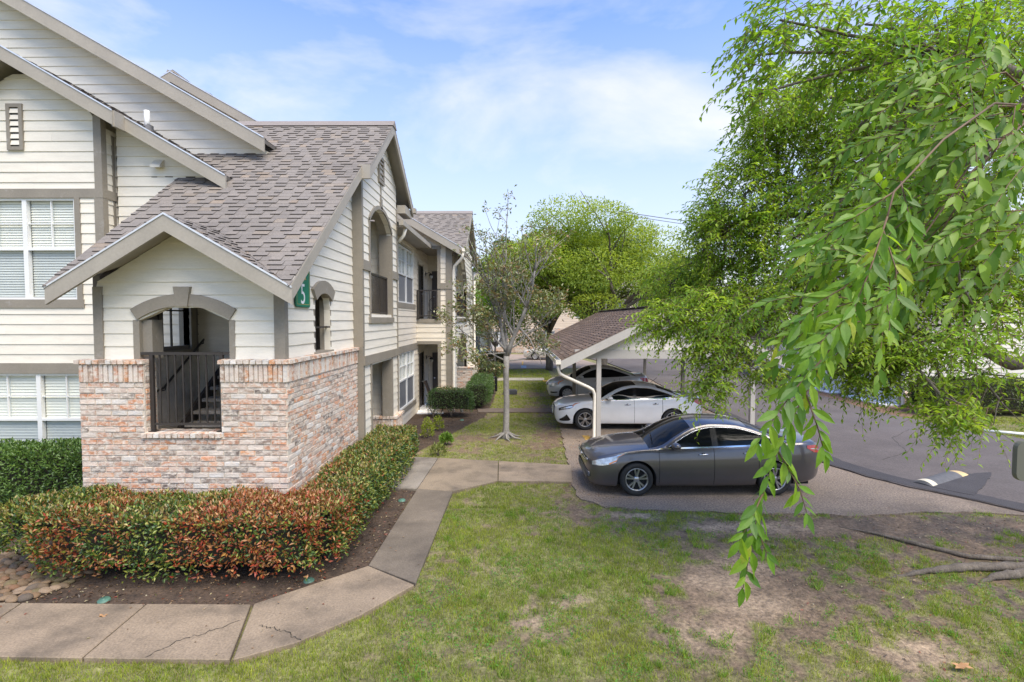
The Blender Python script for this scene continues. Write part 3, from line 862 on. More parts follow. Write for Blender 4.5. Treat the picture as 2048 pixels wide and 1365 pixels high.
for a, b in ((-6.83, -5.81), (-4.61, -3.55)):
    soldiers(WF, a, b, SB, CAPZ - .075, BR)
soldiers(WR, 8.0, 11.6, SB, CAPZ - .075, BR)
def cap_row(wall, a, b, z0, z1, d_in, d_out, wd=0.1):
    n = max(1, round((b - a) / wd)); q = (b - a) / n
    for i in range(n):
        BR.add(brick8(wall, a + i * q + .004, a + (i + 1) * q - .004, z0, z1, d_in, d_out + random.uniform(-.004, .004)), tint(random.choice(BRICKC[3:6] + BRICKC[9:13] + BRICKC[0:1] + BRICKC[6:7]), .1), wall.N, size=q * .15)
cap_row(WF, -6.88, -5.79, CAPZ - .072, CAPZ, -.16, .055); cap_row(WF, -4.63, -3.52, CAPZ - .072, CAPZ, -.16, .055); cap_row(WR, 8.0, 11.62, CAPZ - .072, CAPZ, -.16, .055)
cap_row(WF, -5.86, -4.6, 1.688, 1.765, -.30, .05)
# --- tower siding
Wf = Wall((0, 8.12, 0), X_, F_); Wr = Wall((-3.66, 0, 0), R_, E_)
gl = lambda z: -5.14 - (5.0 - z) / .597; gr = lambda z: -5.14 + (5.0 - z) / .577
siding(Wf, CAPZ, 4.98, lambda z: max(-6.64, gl(z)), lambda z: min(-3.68, gr(z)), [arch_open(-5.94, -4.50, 2.9, 3.545, .215)], PL)
siding(Wr, CAPZ, 6.9, lambda z: max(8.14, 7.60 + (z - 3.92) / .765), 11.62, [arch_open(9.38, 10.16, 2.9, 3.9, .14)], PL)
Wl = Wall((-6.62, 0, 0), R_, E_)
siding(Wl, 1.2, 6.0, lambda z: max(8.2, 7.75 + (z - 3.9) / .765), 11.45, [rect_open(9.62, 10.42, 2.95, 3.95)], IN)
Wb = Wall((0, 11.5, 0), X_, F_)
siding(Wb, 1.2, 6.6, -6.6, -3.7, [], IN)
trim(Wf, -6.645, -6.5, CAPZ + .002, 4.06, B, d1=.04); trim(Wf, -3.79, -3.625, CAPZ + .002, 4.08, B, d1=.04)
trim(Wr, 8.0785, 8.2, CAPZ + .002, 4.2, B, d1=.04)
trim(Wf, -6.03, -5.93, CAPZ + .002, 3.54, B, d0=-.16, d1=.024); trim(Wf, -4.51, -4.42, CAPZ + .002, 3.54, B, d0=-.16, d1=.024)
trim(Wf, -5.94, -5.78, CAPZ + .002, 3.54, B, d0=-.30, d1=-.05, name='opening_reveal')
arch_trim(Wf, -5.95, -4.49, 3.545, .215, .19, -.14, .05, M['trim'], B, keystone=.155)
o = arch_trim(Wr, 9.37, 10.17, 3.9, .14, .24, -.10, .065, M['trim'], B, n=8)
trim(Wr, 10.165, 10.21, 2.94, 3.92, B, d0=-.2, d1=.012); trim(Wr, 9.33, 9.375, 2.94, 3.92, B, d0=-.2, d1=.012); trim(Wr, 9.3, 10.24, 2.90, 2.95, B, d0=-.2, d1=.05)
tb = MB(); tb.bar((-3.72, 9.55, 2.95), (-3.72, 9.55, 4.05), .03, .03); tb.bar((-3.72, 9.39, 3.4), (-3.72, 10.16, 3.4), .03, .03); tb.bar((-3.72, 10.06, 3.4), (-3.62, 10.06, 3.4), .03, .03); tb.build('window_bar', M['metal'], B)
trim(Wl, 10.42, 10.58, 2.9, 4.1, B, d0=-.2, d1=.05); trim(Wl, 9.5, 9.62, 2.9, 4.1, B, d0=-.2, d1=.03, m=M['door']); trim(Wl, 9.5, 10.58, 2.86, 2.95, B, d0=-.2, d1=.06)
tb = MB(); tb.bar((-6.7, 10.0, 2.95), (-6.7, 10.0, 4.0), .03, .03); tb.bar((-6.7, 9.55, 3.72), (-6.7, 10.45, 3.72), .03, .03); tb.build('window_bar', M['metal'], B)
# stairs behind the opening
ubox((-6.6, 8.29, 1.3), (-3.86, 9.3, 1.45), 'landing', M['concrete'])
st = MB()
for i in range(9):
    y, z = 9.3 + i * .27, 1.45 + (i + 1) * .19
    MB().box((-6.04, y, z - .06), (-4.9, y + .3, z), 0, (0.36, 0.33, 0.29)).build('stair_tread', M['concrete'], B)
st.board((-6.1, 9.2, 1.62), (-6.1, 11.5, 3.24), .34, E_, .05); st.build('stair_stringer', M['metal'], B)
hr = MB(); hr.tube([(-6.5, 9.15, 2.22), (-6.5, 9.45, 2.28), (-6.5, 11.45, 3.62)], .022, 8)
for y, z in ((9.5, 2.29), (10.7, 3.1)): hr.tube([(-6.6, y, z - .08), (-6.5, y, z - .05), (-6.5, y, z)], .012, 6)
hr.build('handrail', M['metal'], B)
def railing(wall, u0, u1, z0, z1, parent, d, n, post=0.05, bal=0.02, ext=0.0):
    r = MB(); wall.box(r, u0 - ext, u1 + ext, z1 - .045, z1, d - .025, d + .025); wall.box(r, u0, u1, z0 + .10, z0 + .135, d - .018, d + .018)
    for u in (u0, u1 - post): wall.box(r, u, u + post, z0 + .0, z1 - .045, d - .024, d + .024)
    for u in (u0, u1 - post): wall.box(r, u - .04, u + post + .04, z0, z0 + .012, d - .07, d + .07)
    ro = r.build('railing', M['metal'], parent)
    for i in range(n):
        b = MB(); u = u0 + post + (u1 - u0 - post) * (i + 1) / (n + 1) - post / 2
        wall.box(b, u - bal / 2, u + bal / 2, z0 + .135, z1 - .045, d - bal / 2, d + bal / 2); b.build('baluster', M['metal'], ro)
    return ro
railing(WF, -5.79, -4.625, 1.765, 3.03, B, -.12, 8, ext=.0, post=.055)
ubox((-6.0, 8.1, 2.985), (-4.5, 8.14, 3.03), 'top_rail', M['metal'])
# --- tower roof
ce, se = 1 / math.hypot(1, .765), .765 / math.hypot(1, .765)
vv = lambda y: (y - 7.55) / ce
def zr(y): return 4.04 + .765 * (y - 7.55)
xv = lambda y: -5.14 + (5.09 - zr(y)) / .577
xl = lambda y: -5.14 - (5.09 - zr(y)) / .597
sp = []
NS = 6
for i in range(NS):
    ya, yb = 7.55 + 1.329 * i / NS, 7.55 + 1.329 * (i + 1) / NS
    sp.append((vv(ya), (xv(ya), -3.3), vv(yb), (xv(yb), -3.3)))
    sp.append((vv(ya), (-6.95, xl(ya)), vv(yb), (-6.95, xl(yb))))
sp += [(vv(8.879), (-6.95, -3.3), vv(10.72), (-6.95, -3.3)), (vv(10.72), (-7.5, -3.3), vv(11.27), (-7.5, -3.3)), (vv(11.27), (-9.0, -3.12), vv(13.5), (-9.0, -3.12))]
roof_plane((0, 7.55, 4.04), X_, (0, ce, se), sp, SH, deck)
cf, sf = 1 / math.hypot(1, .655), .655 / math.hypot(1, .655)
roof_plane((0, 15.95, 6.98), X_, (0, -cf, sf), [(0, (-9, -3.12), 2.45 / cf, (-9, -3.12))], SH, deck)
MB().prism([(-9, 13.30, 8.485), (-9, 13.5, 8.665), (-9, 13.72, 8.485)], (5.9, 0, 0), 0, (.25, .22, .20)).build('ridge_cap', M['shingle'], B)
# small front gable
cg, sg = 1 / math.hypot(1, .577), .577 / math.hypot(1, .577)
cg2, sg2 = 1 / math.hypot(1, .597), .597 / math.hypot(1, .597)
yval = lambda z: 7.55 + (z - 4.04) / .765 + .03
Lr = 1.84 / cg
roof_plane((-3.3, 0, 4.027), R_, (-cg, 0, sg), [(Lr * i / 8, (7.58, yval(4.04 + 1.05 * i / 8)), Lr * (i + 1) / 8, (7.58, yval(4.04 + 1.05 * (i + 1) / 8))) for i in range(8)], SH, deck)
Ll = 1.76 / cg2
roof_plane((-6.9, 0, 4.04), R_, (cg2, 0, sg2), [(Ll * i / 8, (7.58, yval(4.04 + 1.05 * i / 8)), Ll * (i + 1) / 8, (7.58, yval(4.04 + 1.05 * (i + 1) / 8))) for i in range(8)], SH, deck)
rake((-5.14, 7.62, 5.09), (-3.28, 7.62, 4.015), .25, F_, .05); rake((-5.14, 7.62, 5.09), (-6.93, 7.62, 4.015), .25, F_, .05)
# right rakes
rake((-3.345, 7.58, 4.04), (-3.345, 11.3, 6.90), .25, E_, .05, name='rake_board', drip=False)
rake((-3.17, 11.25, 6.86), (-3.17, 13.5, 8.59), .27, E_, .05, drip=False); rake((-3.17, 13.5, 8.59), (-3.17, 15.98, 6.95), .27, E_, .05, drip=False)
ubox((-3.36, 11.2, 6.58), (-3.12, 11.262, 6.88), 'rake_return', M['fascia'])
ubox((-3.42, 15.05, 6.62), (-3.18, 15.95, 6.85), 'eave_box', M['fascia'])
ubox((-3.16, 15.9, 6.80), (-3.05, 16.1, 6.95), 'gutter_end', M['fascia'])
# --- right gable wall of the far bay (a hand's width proud of the tower)
W2 = Wall((-3.45, 0, 0), R_, E_)
gabL = lambda z: max(11.72, 13.5 - (8.36 - z) / .765); gabR = lambda z: min(15.02, 13.5 + (8.36 - z) / .655)
siding(W2, 0.83, 8.3, gabL, gabR, [arch_open(12.22, 14.38, 3.6, 5.88, .45), rect_open(12.26, 14.3, 0.0, 2.52)], PL)
Wc = Wall((0, 11.6, 0), X_, F_)
trim(Wc, -3.66, -3.425, CAPZ + .0, 6.95, B, d0=-.12, d1=.0)
trim(Wc, -3.6, -3.43, 0.83, CAPZ, B, d0=-.12, d1=-.002)
trim(W2, 14.98, 15.08, 0.83, 6.7, B, d1=.03)
trim(W2, 11.615, 12.2, 4.68, 4.9, B, d1=.05); trim(W2, 14.42, 15.1, 4.68, 4.9, B, d1=.05)
trim(W2, 11.62, 15.12, 2.5, 2.71, B, d1=.06)
for u in (12.16, 14.36): trim(W2, u, u + .08, 3.5, 5.88, B, d0=-.32, d1=.04)
trim(W2, 12.1, 14.5, 3.46, 3.6, B, d0=-.3, d1=.055)
arch_trim(W2, 12.22, 14.38, 5.88, .45, .09, -.32, .045, M['trim'], B)
for u in (12.18, 14.28): trim(W2, u, u + .1, 0.83, 2.5, B, d0=-.25, d1=.035)
trim(W2, 13.26, 13.34, 6.42, 7.0, B, d1=.03); trim(W2, 13.22, 13.38, 6.36, 6.62, B, d1=.045, name='keystone')
lv = MB(); W2.box(lv, 13.05, 13.55, 7.0, 7.08, -.02, .06); W2.box(lv, 13.05, 13.12, 7.08, 7.6, -.02, .06); W2.box(lv, 13.48, 13.55, 7.08, 7.6, -.02, .06); W2.box(lv, 13.05, 13.55, 7.6, 7.68, -.02, .06)
lvo = lv.build('gable_vent', M['trim'], B)
for i in range(4):
    s_ = MB(); W2.box(s_, 13.12, 13.48, 7.12 + i * .13, 7.16 + i * .13, .02, .05); s_.build('louvre_slat', M['soffit'], lvo)
# balcony and patio behind the openings
ubox((-5.6, 11.75, 3.3), (-3.6, 14.9, 3.5), 'balcony_floor', M['siding']); ubox((-5.6, 11.75, 2.5), (-3.6, 14.9, 2.6), 'patio_ceiling', M['soffit']); ubox((-5.6, 11.75, 6.4), (-3.6, 14.9, 6.5), 'balcony_ceiling', M['soffit'])
Wi = Wall((0, 14.6, 0), X_, F_)
siding(Wi, 0.8, 6.3, -5.6, -3.6, [], PL)
Wi2 = Wall((-5.5, 0, 0), R_, E_)
siding(Wi2, 0.0, 6.3, 11.6, 14.6, [], PL)
railing(W2, 12.25, 14.35, 3.6, 4.70, B, -.12, 19, bal=.018)
# brick plinth at the patio
MB().box((-4.4, 14.3, 0), (-3.34, 15.2, .8)).build('mortar_wall', M['mortar'], B); MB().box((-3.5, 11.62, 0), (-3.34, 12.25, .8)).build('mortar_wall', M['mortar'], B)
Wp = Wall((0, 14.3, 0), X_, F_); Wp2 = Wall((-3.34, 0, 0), R_, E_)
soldiers(Wp, -4.4, -3.33, .40, .75, BR, d=.01); cap_row(Wp, -4.4, -3.3, .76, .84, -.2, .04)
bricks(Wp, -4.4, -3.33, 0, .4, BR); soldiers(Wp2, 14.3, 15.2, .40, .75, BR, d=.01); cap_row(Wp2, 14.3, 15.25, .76, .84, -.2, .04); cap_row(Wp2, 11.62, 12.25, .76, .84, -.2, .04); bricks(Wp2, 14.3, 15.2, 0, .4, BR); bricks(Wp2, 11.62, 12.2, 0, .76, BR)
# --- recess wall between the gables
W3 = Wall((-3.75, 0, 0), R_, E_)
siding(W3, 0.0, 6.3, 15.0, 22.2, [rect_open(16.6, 19.1, 4.1, 6.0), rect_open(16.6, 19.1, .5, 2.43), rect_open(19.95, 20.95, 0, 2.2), rect_open(19.95, 20.95, 3.55, 5.7)], PL, col=(.96, .93, .9))
window(W3, 16.6, 19.1, 4.1, 5.98, B, mull=17.85, sash=5.05, screen=True); window(W3, 16.6, 19.1, .55, 2.43, B, mull=17.85, sash=1.5, screen=True)
trim(W3, 16.4, 19.3, 3.92, 4.1, B, d1=.03); trim(W3, 15.05, 19.6, 2.43, 2.66, B, d1=.03); trim(W3, 16.4, 19.3, .38, .55, B, d1=.03)
for z0, z1 in ((.02, 2.18), (3.57, 5.68)):
    d_ = MB(); W3.box(d_, 19.97, 20.93, z0, z1, -.1, -.03); do = d_.build('door', M['door'], B)
    MB().lathe([(0, 0), (.03, .01), (.03, .05), (0, .06)], W3.P(20.85, z0 + 1.0, -.03), E_, 8).build('handle', M['drip'], do)
    trim(W3, 19.87, 19.95, z0, z1 + .08, B, d1=.03); trim(W3, 20.95, 21.03, z0, z1 + .08, B, d1=.03)
deck.box((-4.2, 15.1, 6.22), (-3.28, 19.6, 6.28))
MB().box((-3.27, 14.6, 6.2), (-3.14, 19.56, 6.34)).build('gutter', M['fascia'], B)
roof_plane((-3.2, 15.0, 6.34), R_, (-c_, 0, s_n), [(0, (0, 4.6), 1.6, (0, 4.6))], SH, deck)
# --- far wing
W4 = Wall((0, 19.6, 0), X_, F_)
siding(W4, 0.0, 7.6, lambda z: -4.4 if z > 6.25 else -3.74, lambda z: min(-2.42, -4.23 + (7.35 - z) / .588), [rect_open(-3.75, -2.83, 3.55, 6.28), rect_open(-3.75, -2.83, 0, 2.66)], PL, col=(.97, .94, .91))
trim(W4, -2.62, -2.38, 0.0, 4.7, B, d1=.04); trim(W4, -2.62, -2.38, 4.92, 6.4, B, d1=.04); trim(W4, -2.94, -2.36, 4.7, 4.92, B, d1=.06)
trim(W4, -2.94, -2.82, 4.92, 6.2, B, d1=.03); trim(W4, -2.94, -2.82, 3.5, 4.7, B, d1=.03); trim(W4, -2.94, -2.82, .0, 2.6, B, d1=.03)
trim(W4, -3.74, -2.8, 2.6, 2.72, B, d1=.03); trim(W4, -3.74, -2.8, 3.42, 3.56, B, d1=.05); trim(W4, -3.74, -2.8, 6.2, 6.32, B, d1=.05)
railing(W4, -3.72, -2.95, 3.56, 4.66, B, .03, 7, bal=.018)
W5 = Wall((-2.4, 0, 0), R_, E_)
g5L = lambda z: max(19.72, 25.2 - (8.45 - z) / .67); g5R = lambda z: min(29.1, 25.2 + (8.45 - z) / .56)
siding(W5, 0.0, 8.4, g5L, g5R, [arch_open(21.0, 25.2, 3.6, 5.2, 1.1), arch_open(21.0, 25.2, 0.0, 1.7, 1.15)], PL)
arch_trim(W5, 21.0, 25.2, 5.2, 1.1, .14, -.12, .05, M['trim'], B); arch_trim(W5, 21.0, 25.2, 1.7, 1.15, .14, -.12, .05, M['trim'], B)
trim(W5, 28.95, 29.2, 0, 6.4, B, d1=.04); trim(W5, 25.2, 28.95, 4.7, 4.92, B, d1=.05); trim(W5, 25.2, 25.36, 0, 1.7, B); trim(W5, 20.84, 21.0, 3.5, 5.2, B); trim(W5, 25.2, 25.36, 3.5, 5.2, B); trim(W5, 20.84, 25.4, 3.44, 3.6, B, d1=.06); trim(W5, 23.0, 23.2, 6.45, 7.1, B); trim(W5, 23.0, 23.2, 2.98, 3.3, B)
railing(W5, 21.05, 25.15, 3.6, 4.68, B, -.08, 26, bal=.02)
ubox((-5, 19.72, 2.72), (-2.52, 29, 3.42), 'wing_floor', M['siding']); ubox((-5, 19.7, 6.28), (-2.5, 29, 6.36), 'wing_ceiling', M['soffit'])
W6 = Wall((0, 22.2, 0), X_, F_)
siding(W6, 0.0, 6.3, -3.9, -2.55, [], PL, col=(.9, .87, .84))
for z0 in (0.02, 3.5):
    d_ = MB(); W6.box(d_, -3.56, -2.75, z0, z0 + 2.1, 0.02, .05); do = d_.build('door', M['door'], B)
    MB().lathe([(0, 0), (.035, .01), (.035, .05), (0, .06)], W6.P(-3.47, z0 + 1.0, .05), F_, 8).build('handle', M['drip'], do)
W7 = Wall((0, 26, 0), X_, F_); siding(W7, 0, 6.3, -5, -2.55, [], PL)
MB().box((-2.98, 19.42, 0), (-2.32, 19.58, .86)).build('mortar_wall', M['mortar'], B); MB().box((-2.9, 24.9, 0), (-2.06, 29.0, 1.15)).build('mortar_wall', M['mortar'], B)
Wq = Wall((0, 19.42, 0), X_, F_); bricks(Wq, -2.98, -2.32, 0, .86, BR); cap_row(Wq, -3.0, -2.28, .87, .95, -.16, .04, wd=.11)
Wq2 = Wall((0, 24.9, 0), X_, F_); bricks(Wq2, -2.9, -2.06, 0, 1.1, BR); cap_row(Wq2, -2.9, -2.03, 1.16, 1.24, -.2, .04, wd=.14)
# wing roofs
roof_plane((-1.97, 19.25, 6.2), R_, (-c_, 0, s_n), [(0, (0, 3.2), 3.2, (0, 3.2))], SH, deck)
rake((-1.95, 19.28, 6.19), (-4.6, 19.28, 7.74), .30, F_, .05)
MB().box((-1.98, 19.2, 6.05), (-1.84, 22.2, 6.2)).build('gutter', M['siding'], B)
c8, s8 = 1 / math.hypot(1, .67), .67 / math.hypot(1, .67)
roof_plane((0, 22.0, 6.6), X_, (0, c8, s8), [(0, (-7, -2.08), 3.2 / c8, (-7, -2.08))], SH, deck)
c9, s9 = 1 / math.hypot(1, .56), .56 / math.hypot(1, .56)
roof_plane((0, 29.1, 6.56), X_, (0, -c9, s9), [(0, (-7, -2.08), 3.9 / c9, (-7, -2.08))], SH, deck)
rake((-2.12, 21.95, 6.56), (-2.12, 25.2, 8.74), .26, E_, .05, drip=False); rake((-2.12, 25.2, 8.74), (-2.12, 29.15, 6.53), .26, E_, .05, drip=False)
MB().prism([(-7, 24.98, 8.63), (-7, 25.2, 8.80), (-7, 25.42, 8.63)], (4.95, 0, 0), 0, (.25, .22, .20)).build('ridge_cap', M['shingle'], B)
# downspouts
MB().tube([(-1.92, 19.22, 6.1), (-1.95, 19.24, 5.85), (-2.28, 19.5, 5.55), (-2.33, 19.56, 5.3), (-2.33, 19.56, .55), (-2.3, 19.5, .35), (-2.05, 19.3, .2), (-2.0, 19.3, .05)], .055, 8).build('downspout', M['siding'], B)
MB().tube([(-3.2, 15.15, 6.2), (-3.25, 15.15, 6.0), (-3.4, 15.13, 5.8)], .05, 8).build('downspout', M['siding'], B)
MB().tube([(-2.3, 29.25, 6.2), (-2.3, 29.25, .8), (-2.0, 29.2, .3), (-1.9, 29.1, .1)], .06, 8).build('downspout', M['siding'], B)
# wall lamps by the doors
for z in (1.95, 5.45):
    p = W3.P(21.6, z, 0)
    l = MB().box(p + Vector((-.0, -.05, -.08)), p + Vector((.03, .05, .08))).tube([p + Vector((.03, 0, .0)), p + Vector((.16, 0, .05)), p + Vector((.24, 0, 0))], .014, 6).lathe([(.05, 0), (.09, -.05), (.09, -.08)], p + Vector((.24, 0, 0)), (0, 0, 1), 10).build('wall_lamp', M['metal'], B)
    MB().lathe([(.06, -.08), (.075, -.12), (.05, -.2), (0, -.21)], p + Vector((.24, 0, 0)), (0, 0, 1), 10).build('lamp_globe', M['lampglass'], l)
ubox((-4.4, 19.63, -.05), (-2.6, 22.2, .03), 'patio_slab', M['concrete']); ubox((-3.7, 19.2, -.05), (-2.7, 19.62, .025), 'patio_step', M['concrete'])
# inner volumes so that no daylight leaks into the rooms
ubox((-15, 10.9, 0), (-8.5, 11.6, 6.0), 'inner_wall', M['soffit']); ubox((-15, 11.95, 6), (-8.0, 12.1, 7.6), 'inner_wall', M['soffit'])
deck.build('roof_deck', M['soffit'], B)
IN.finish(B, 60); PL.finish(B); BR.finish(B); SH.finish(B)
# ------------------------------------------------------------------ carport
K = empty('carport', (4.6, 21, 0), 'open carport with weathered brown shingle gable roof on grey posts', 'carport')
KS = Pieces('shingle', 'shingle_field', M['shingle']); KP = Pieces('plank', 'siding', M['siding'])
BRN = [(0.135, 0.092, 0.067), (0.115, 0.08, 0.06), (0.16, 0.108, 0.078), (0.128, 0.09, 0.068), (0.19, 0.14, 0.105)]
kd = MB()
kz = lambda x: 3.97 - 0.49 * abs(x - 4.6)
ck, sk = 1 / math.hypot(1, .49), .49 / math.hypot(1, .49)
LK = 3.27 / ck
roof_plane((1.33, 14.75, kz(1.33)), R_, (ck, 0, sk), [(0, (0, 13.3), LK, (0, 13.3))], KS, kd, exposure=.15, wd=(.30, .31), cols=BRN, wts=[5, 4, 4, 4, 1])
roof_plane((7.87, 14.75, kz(7.87)), R_, (-ck, 0, sk), [(0, (0, 13.3), LK, (0, 13.3))], KS, kd, exposure=.3, wd=(.6, .62), cols=BRN, wts=[5, 4, 4, 4, 1])
kd.build('roof_deck', M['soffit'], K); MB().box((2.2, 15.3, 2.67), (7.0, 27.9, 2.70)).build('ceiling', M['postp'], K)
MB().bar((4.6, 14.75, 3.99), (4.6, 28.05, 3.99), .28, .025, col=(.17, .125, .10)).build('ridge_cap', M['shingle'], K)
for s_ in (-1, 1):
    MB().board((4.6, 14.78, 3.94), (4.6 + s_ * 3.29, 14.78, kz(7.89) - .02), .24, F_, .045).build('rake_board', M['postp'], K)
    MB().board((4.6, 28.0, 3.94), (4.6 + s_ * 3.29, 28.0, kz(7.89) - .02), .24, R_, .045).build('rake_board', M['postp'], K)
Wk = Wall((0, 15.12, 0), X_, F_)
siding(Wk, 2.66, 3.8, lambda z: 4.6 - (3.86 - z) / .49, lambda z: 4.6 + (3.86 - z) / .49, [], KP, course=.24)
for y in (15.1, 21.35, 27.6):
    MB().box((1.75, y - .06, 2.40), (7.45, y + .06, 2.66)).build('beam', M['postp'], K)
    for x in (2.46, 6.97):
        pm = MB().box((x - .065, y - .065, 0), (x + .065, y + .065, 2.399)).build('post', M['postp'] if y < 16 else M['trim'], K)
        MB().box((x - .09, y - .09, 0), (x + .09, y + .09, .05)).build('post_foot', M['postp'], pm)
for x in (2.46, 6.97):
    MB().box((x - .05, 15.17, 2.401), (x + .05, 27.5, 2.6)).build('side_beam', M['trim'], K)
gt = MB().box((1.17, 14.74, 2.26), (1.19, 28.0, 2.385)).box((1.30, 14.74, 2.26), (1.32, 28.0, 2.385)).box((1.19, 14.74, 2.26), (1.30, 28.0, 2.275)).box((1.17, 14.725, 2.255), (1.32, 14.7395, 2.39))
gto = gt.build('gutter', M['siding'], K)
for i in range(22):
    MB().box((1.19, 14.76 + i * .6, 2.375), (1.30, 14.76 + i * .6 + .585, 2.39)).build('gutter_guard', mat('gutter_guard_mesh', (.10, .105, .12), .5, var=(20, .3)) if i == 0 else bpy.data.materials['gutter_guard_mesh'], gto)
MB().tube([(1.25, 14.85, 2.27), (1.25, 14.85, 2.12), (1.30, 14.87, 1.98), (1.42, 14.92, 1.90), (2.15, 15.02, 1.56), (2.28, 15.05, 1.48), (2.335, 15.06, 1.36), (2.335, 15.06, .12), (2.30, 14.98, .04)], .048, 10).build('downspout', M['siding'], K)
KS.finish(K); KP.finish(K)

# ------------------------------------------------------------------ garage across the lane
G = empty('garage', (18, 27, 0), 'long cream sided garage with white doors across the drive lane', 'garage')
GP = Pieces('plank', 'siding', M['siding']); GS = Pieces('shingle', 'shingle_field', M['shingle']); GB = Pieces('brick', 'brickwork', M['brick'])
Wg1 = Wall((15.9, 0, 0), R_, (-1, 0, 0)); Wg3 = Wall((0, 21, 0), X_, F_)
DR = [(21.3, 23.9), (25.0, 27.6), (28.7, 31.3), (32.4, 35.0)]
siding(Wg1, 0.0, 2.9, 21, 36.5, [rect_open(a, b, 0, 2.2) for a, b in DR], GP)
siding(Wg3, 0.55, 6.0, lambda z: 15.9 if z < 2.9 else 15.9 + (z - 2.9) / .6, lambda z: 27 if z < 2.9 else 27 - (z - 2.9) / .6, [], GP)
mo = MB().box((15.84, 20.9, 0), (27, 20.97, .55)); mo.build('mortar_wall', M['mortar'], G)
bricks(Wall((0, 20.9, 0), X_, F_), 15.84, 27, 0, .5, GB); cap_n = 0
for i in range(90):
    u = 15.84 + i * .124; p = Wall((0, 20.9, 0), X_, F_); GB.add(brick8(p, u + .004, u + .12, .5, .57, -.1, .03), tint(BRICKC[i % 6], .1), p.N, size=.01)
for k_, (a, b) in enumerate(DR):
    dd = None
    for i in range(4):
        z0 = .02 + i * .545
        pm = MB(); Wg1.box(pm, a + .02, b - .02, z0, z0 + .535, -.08, -.05)
        if i == 0: dd = pm.build('garage_door', M['white'], G)
        else: pm.build('door_panel', M['white'], dd)
    MB().add([], []) 
    trim(Wg1, a - .12, a, 0, 2.3, G); trim(Wg1, b, b + .12, 0, 2.3, G); trim(Wg1, a - .12, b + .12, 2.3, 2.45, G)
    ubox((15.2, a - .1, -.05), (15.9, b + .1, .02), 'door_apron', M['concrete'], G)
for yy in (24.45, 31.85):      # little gables with arch trim over the doors
    Wa = Wall((15.86, 0, 0), R_, (-1, 0, 0))
    siding(Wa, 2.9, 5.0, lambda z, y=yy: y - (5.1 - z) / .8, lambda z, y=yy: y + (5.1 - z) / .8, [], GP)
    arch_trim(Wa, yy - .8, yy + .8, 3.3, .7, .16, -.05, .06, M['trim'], G)
    for sg_ in (-1, 1):
        MB().board((15.55, yy, 5.15), (15.55, yy + sg_ * 3.0, 2.75), .24, (-1, 0, 0), .05).build('rake_board', M['fascia'], G)
gdk = MB()
c6, s6 = 1 / math.hypot(1, .6), .6 / math.hypot(1, .6)
roof_plane((15.4, 20.6, 2.75), R_, (c6, 0, s6), [(0, (0, 16.3), 6.05 / c6, (0, 16.3))], GS, gdk, exposure=.3, wd=(.5, .9))
roof_plane((27.5, 20.6, 2.75), R_, (-c6, 0, s6), [(0, (0, 16.3), 6.05 / c6, (0, 16.3))], GS, gdk, exposure=.3, wd=(.5, .9))
gdk.box((16.2, 21.3, 0), (26.7, 36, 2.9)); gdk.build('roof_deck', M['soffit'], G)
MB().board((15.4, 20.62, 2.74), (21.45, 20.62, 6.37), .28, F_, .05).build('rake_board', M['fascia'], G); MB().board((27.5, 20.62, 2.74), (21.45, 20.62, 6.37), .28, F_, .05).build('rake_board', M['fascia'], G)
GP.finish(G, 200); GS.finish(G, 60); GB.finish(G, 60)

# ------------------------------------------------------------------ buildings farther back
def block(name, label, x0, x1, y0, y1, h, roofh, wins, bricktop=0.0, colr=(1, 1, 1), dr=()):
    o = empty(name, ((x0 + x1) / 2, y0, 0), label, 'building')
    P = Pieces('plank', 'siding', M['siding'])
    Wd = Wall((0, y0, 0), X_, F_)
    siding(Wd, bricktop, h, x0, x1, [rect_open(a, b, c, d) for a, b, c, d in wins], P, course=.25, col=colr, seam=9)
    P.finish(o, 120)
    if bricktop:
        bp = Pieces('brick', 'brickwork', M['brick']); bricks(Wall((0, y0 - .04, 0), X_, F_), x0, x1, 0, bricktop, bp, [rect_open(a, b, c, d) for a, b, c, d in wins], course=.12, ln=.4); bp.finish(o, 40)
    core = MB().box((x0 + .1, y0 + .3, 0), (x1 - .1, y1, h)); core.build('inner_wall', M['siding'], o)
    for a, b, c, d in wins:
        fr = MB(); Wd.box(fr, a, b, c, d, -.1, -.04); f = fr.build('window', M['white'], o)
        for q in (0, 1):
            m_ = (a + b) / 2; p = MB(); Wd.box(p, (a, m_)[q] + .06, (m_, b)[q] - .06, c + .06, d - .06, -.05, -.03); p.build('pane', M['screen'], f)
        trim(Wd, a - .1, b + .1, d, d + .15, o)
    for s_ in (x0, x1 - .2): trim(Wd, s_, s_ + .2, bricktop, h, o, d1=.05)
    if roofh:
        ym = (y0 + y1) / 2; rd = MB(); S = Pieces('shingle', 'shingle_field', M['shingle'])
        dy = ym - y0 + .5; ln = math.hypot(dy, roofh)
        roof_plane((0, y0 - .5, h - .05), X_, (0, dy / ln, roofh / ln), [(0, (x0 - .5, x1 + .5), ln, (x0 - .5, x1 + .5))], S, rd, exposure=.35, wd=(.7, 1.2))
        roof_plane((0, y1 + .5, h - .05), X_, (0, -dy / ln, roofh / ln), [(0, (x0 - .5, x1 + .5), ln, (x0 - .5, x1 + .5))], S, rd, exposure=.35, wd=(.7, 1.2))
        rd.prism([(x0, y0 + .2, h), (x0, y1, h), (x0, ym, h + roofh - .3)], (x1 - x0, 0, 0)); rd.build('roof_deck', M['soffit'], o); S.finish(o, 60)
        MB().box((x0 - .5, y0 - .55, h - .25), (x1 + .5, y0 - .48, h)).build('fascia_board', M['fascia'], o)
    return o
block('apartment_building', 'cream sided building beyond the far wing, behind the grey barked tree', -9, -1.75, 36, 46, 5.6, 0, [(-3.6, -2.4, 1, 2.4)], 0)
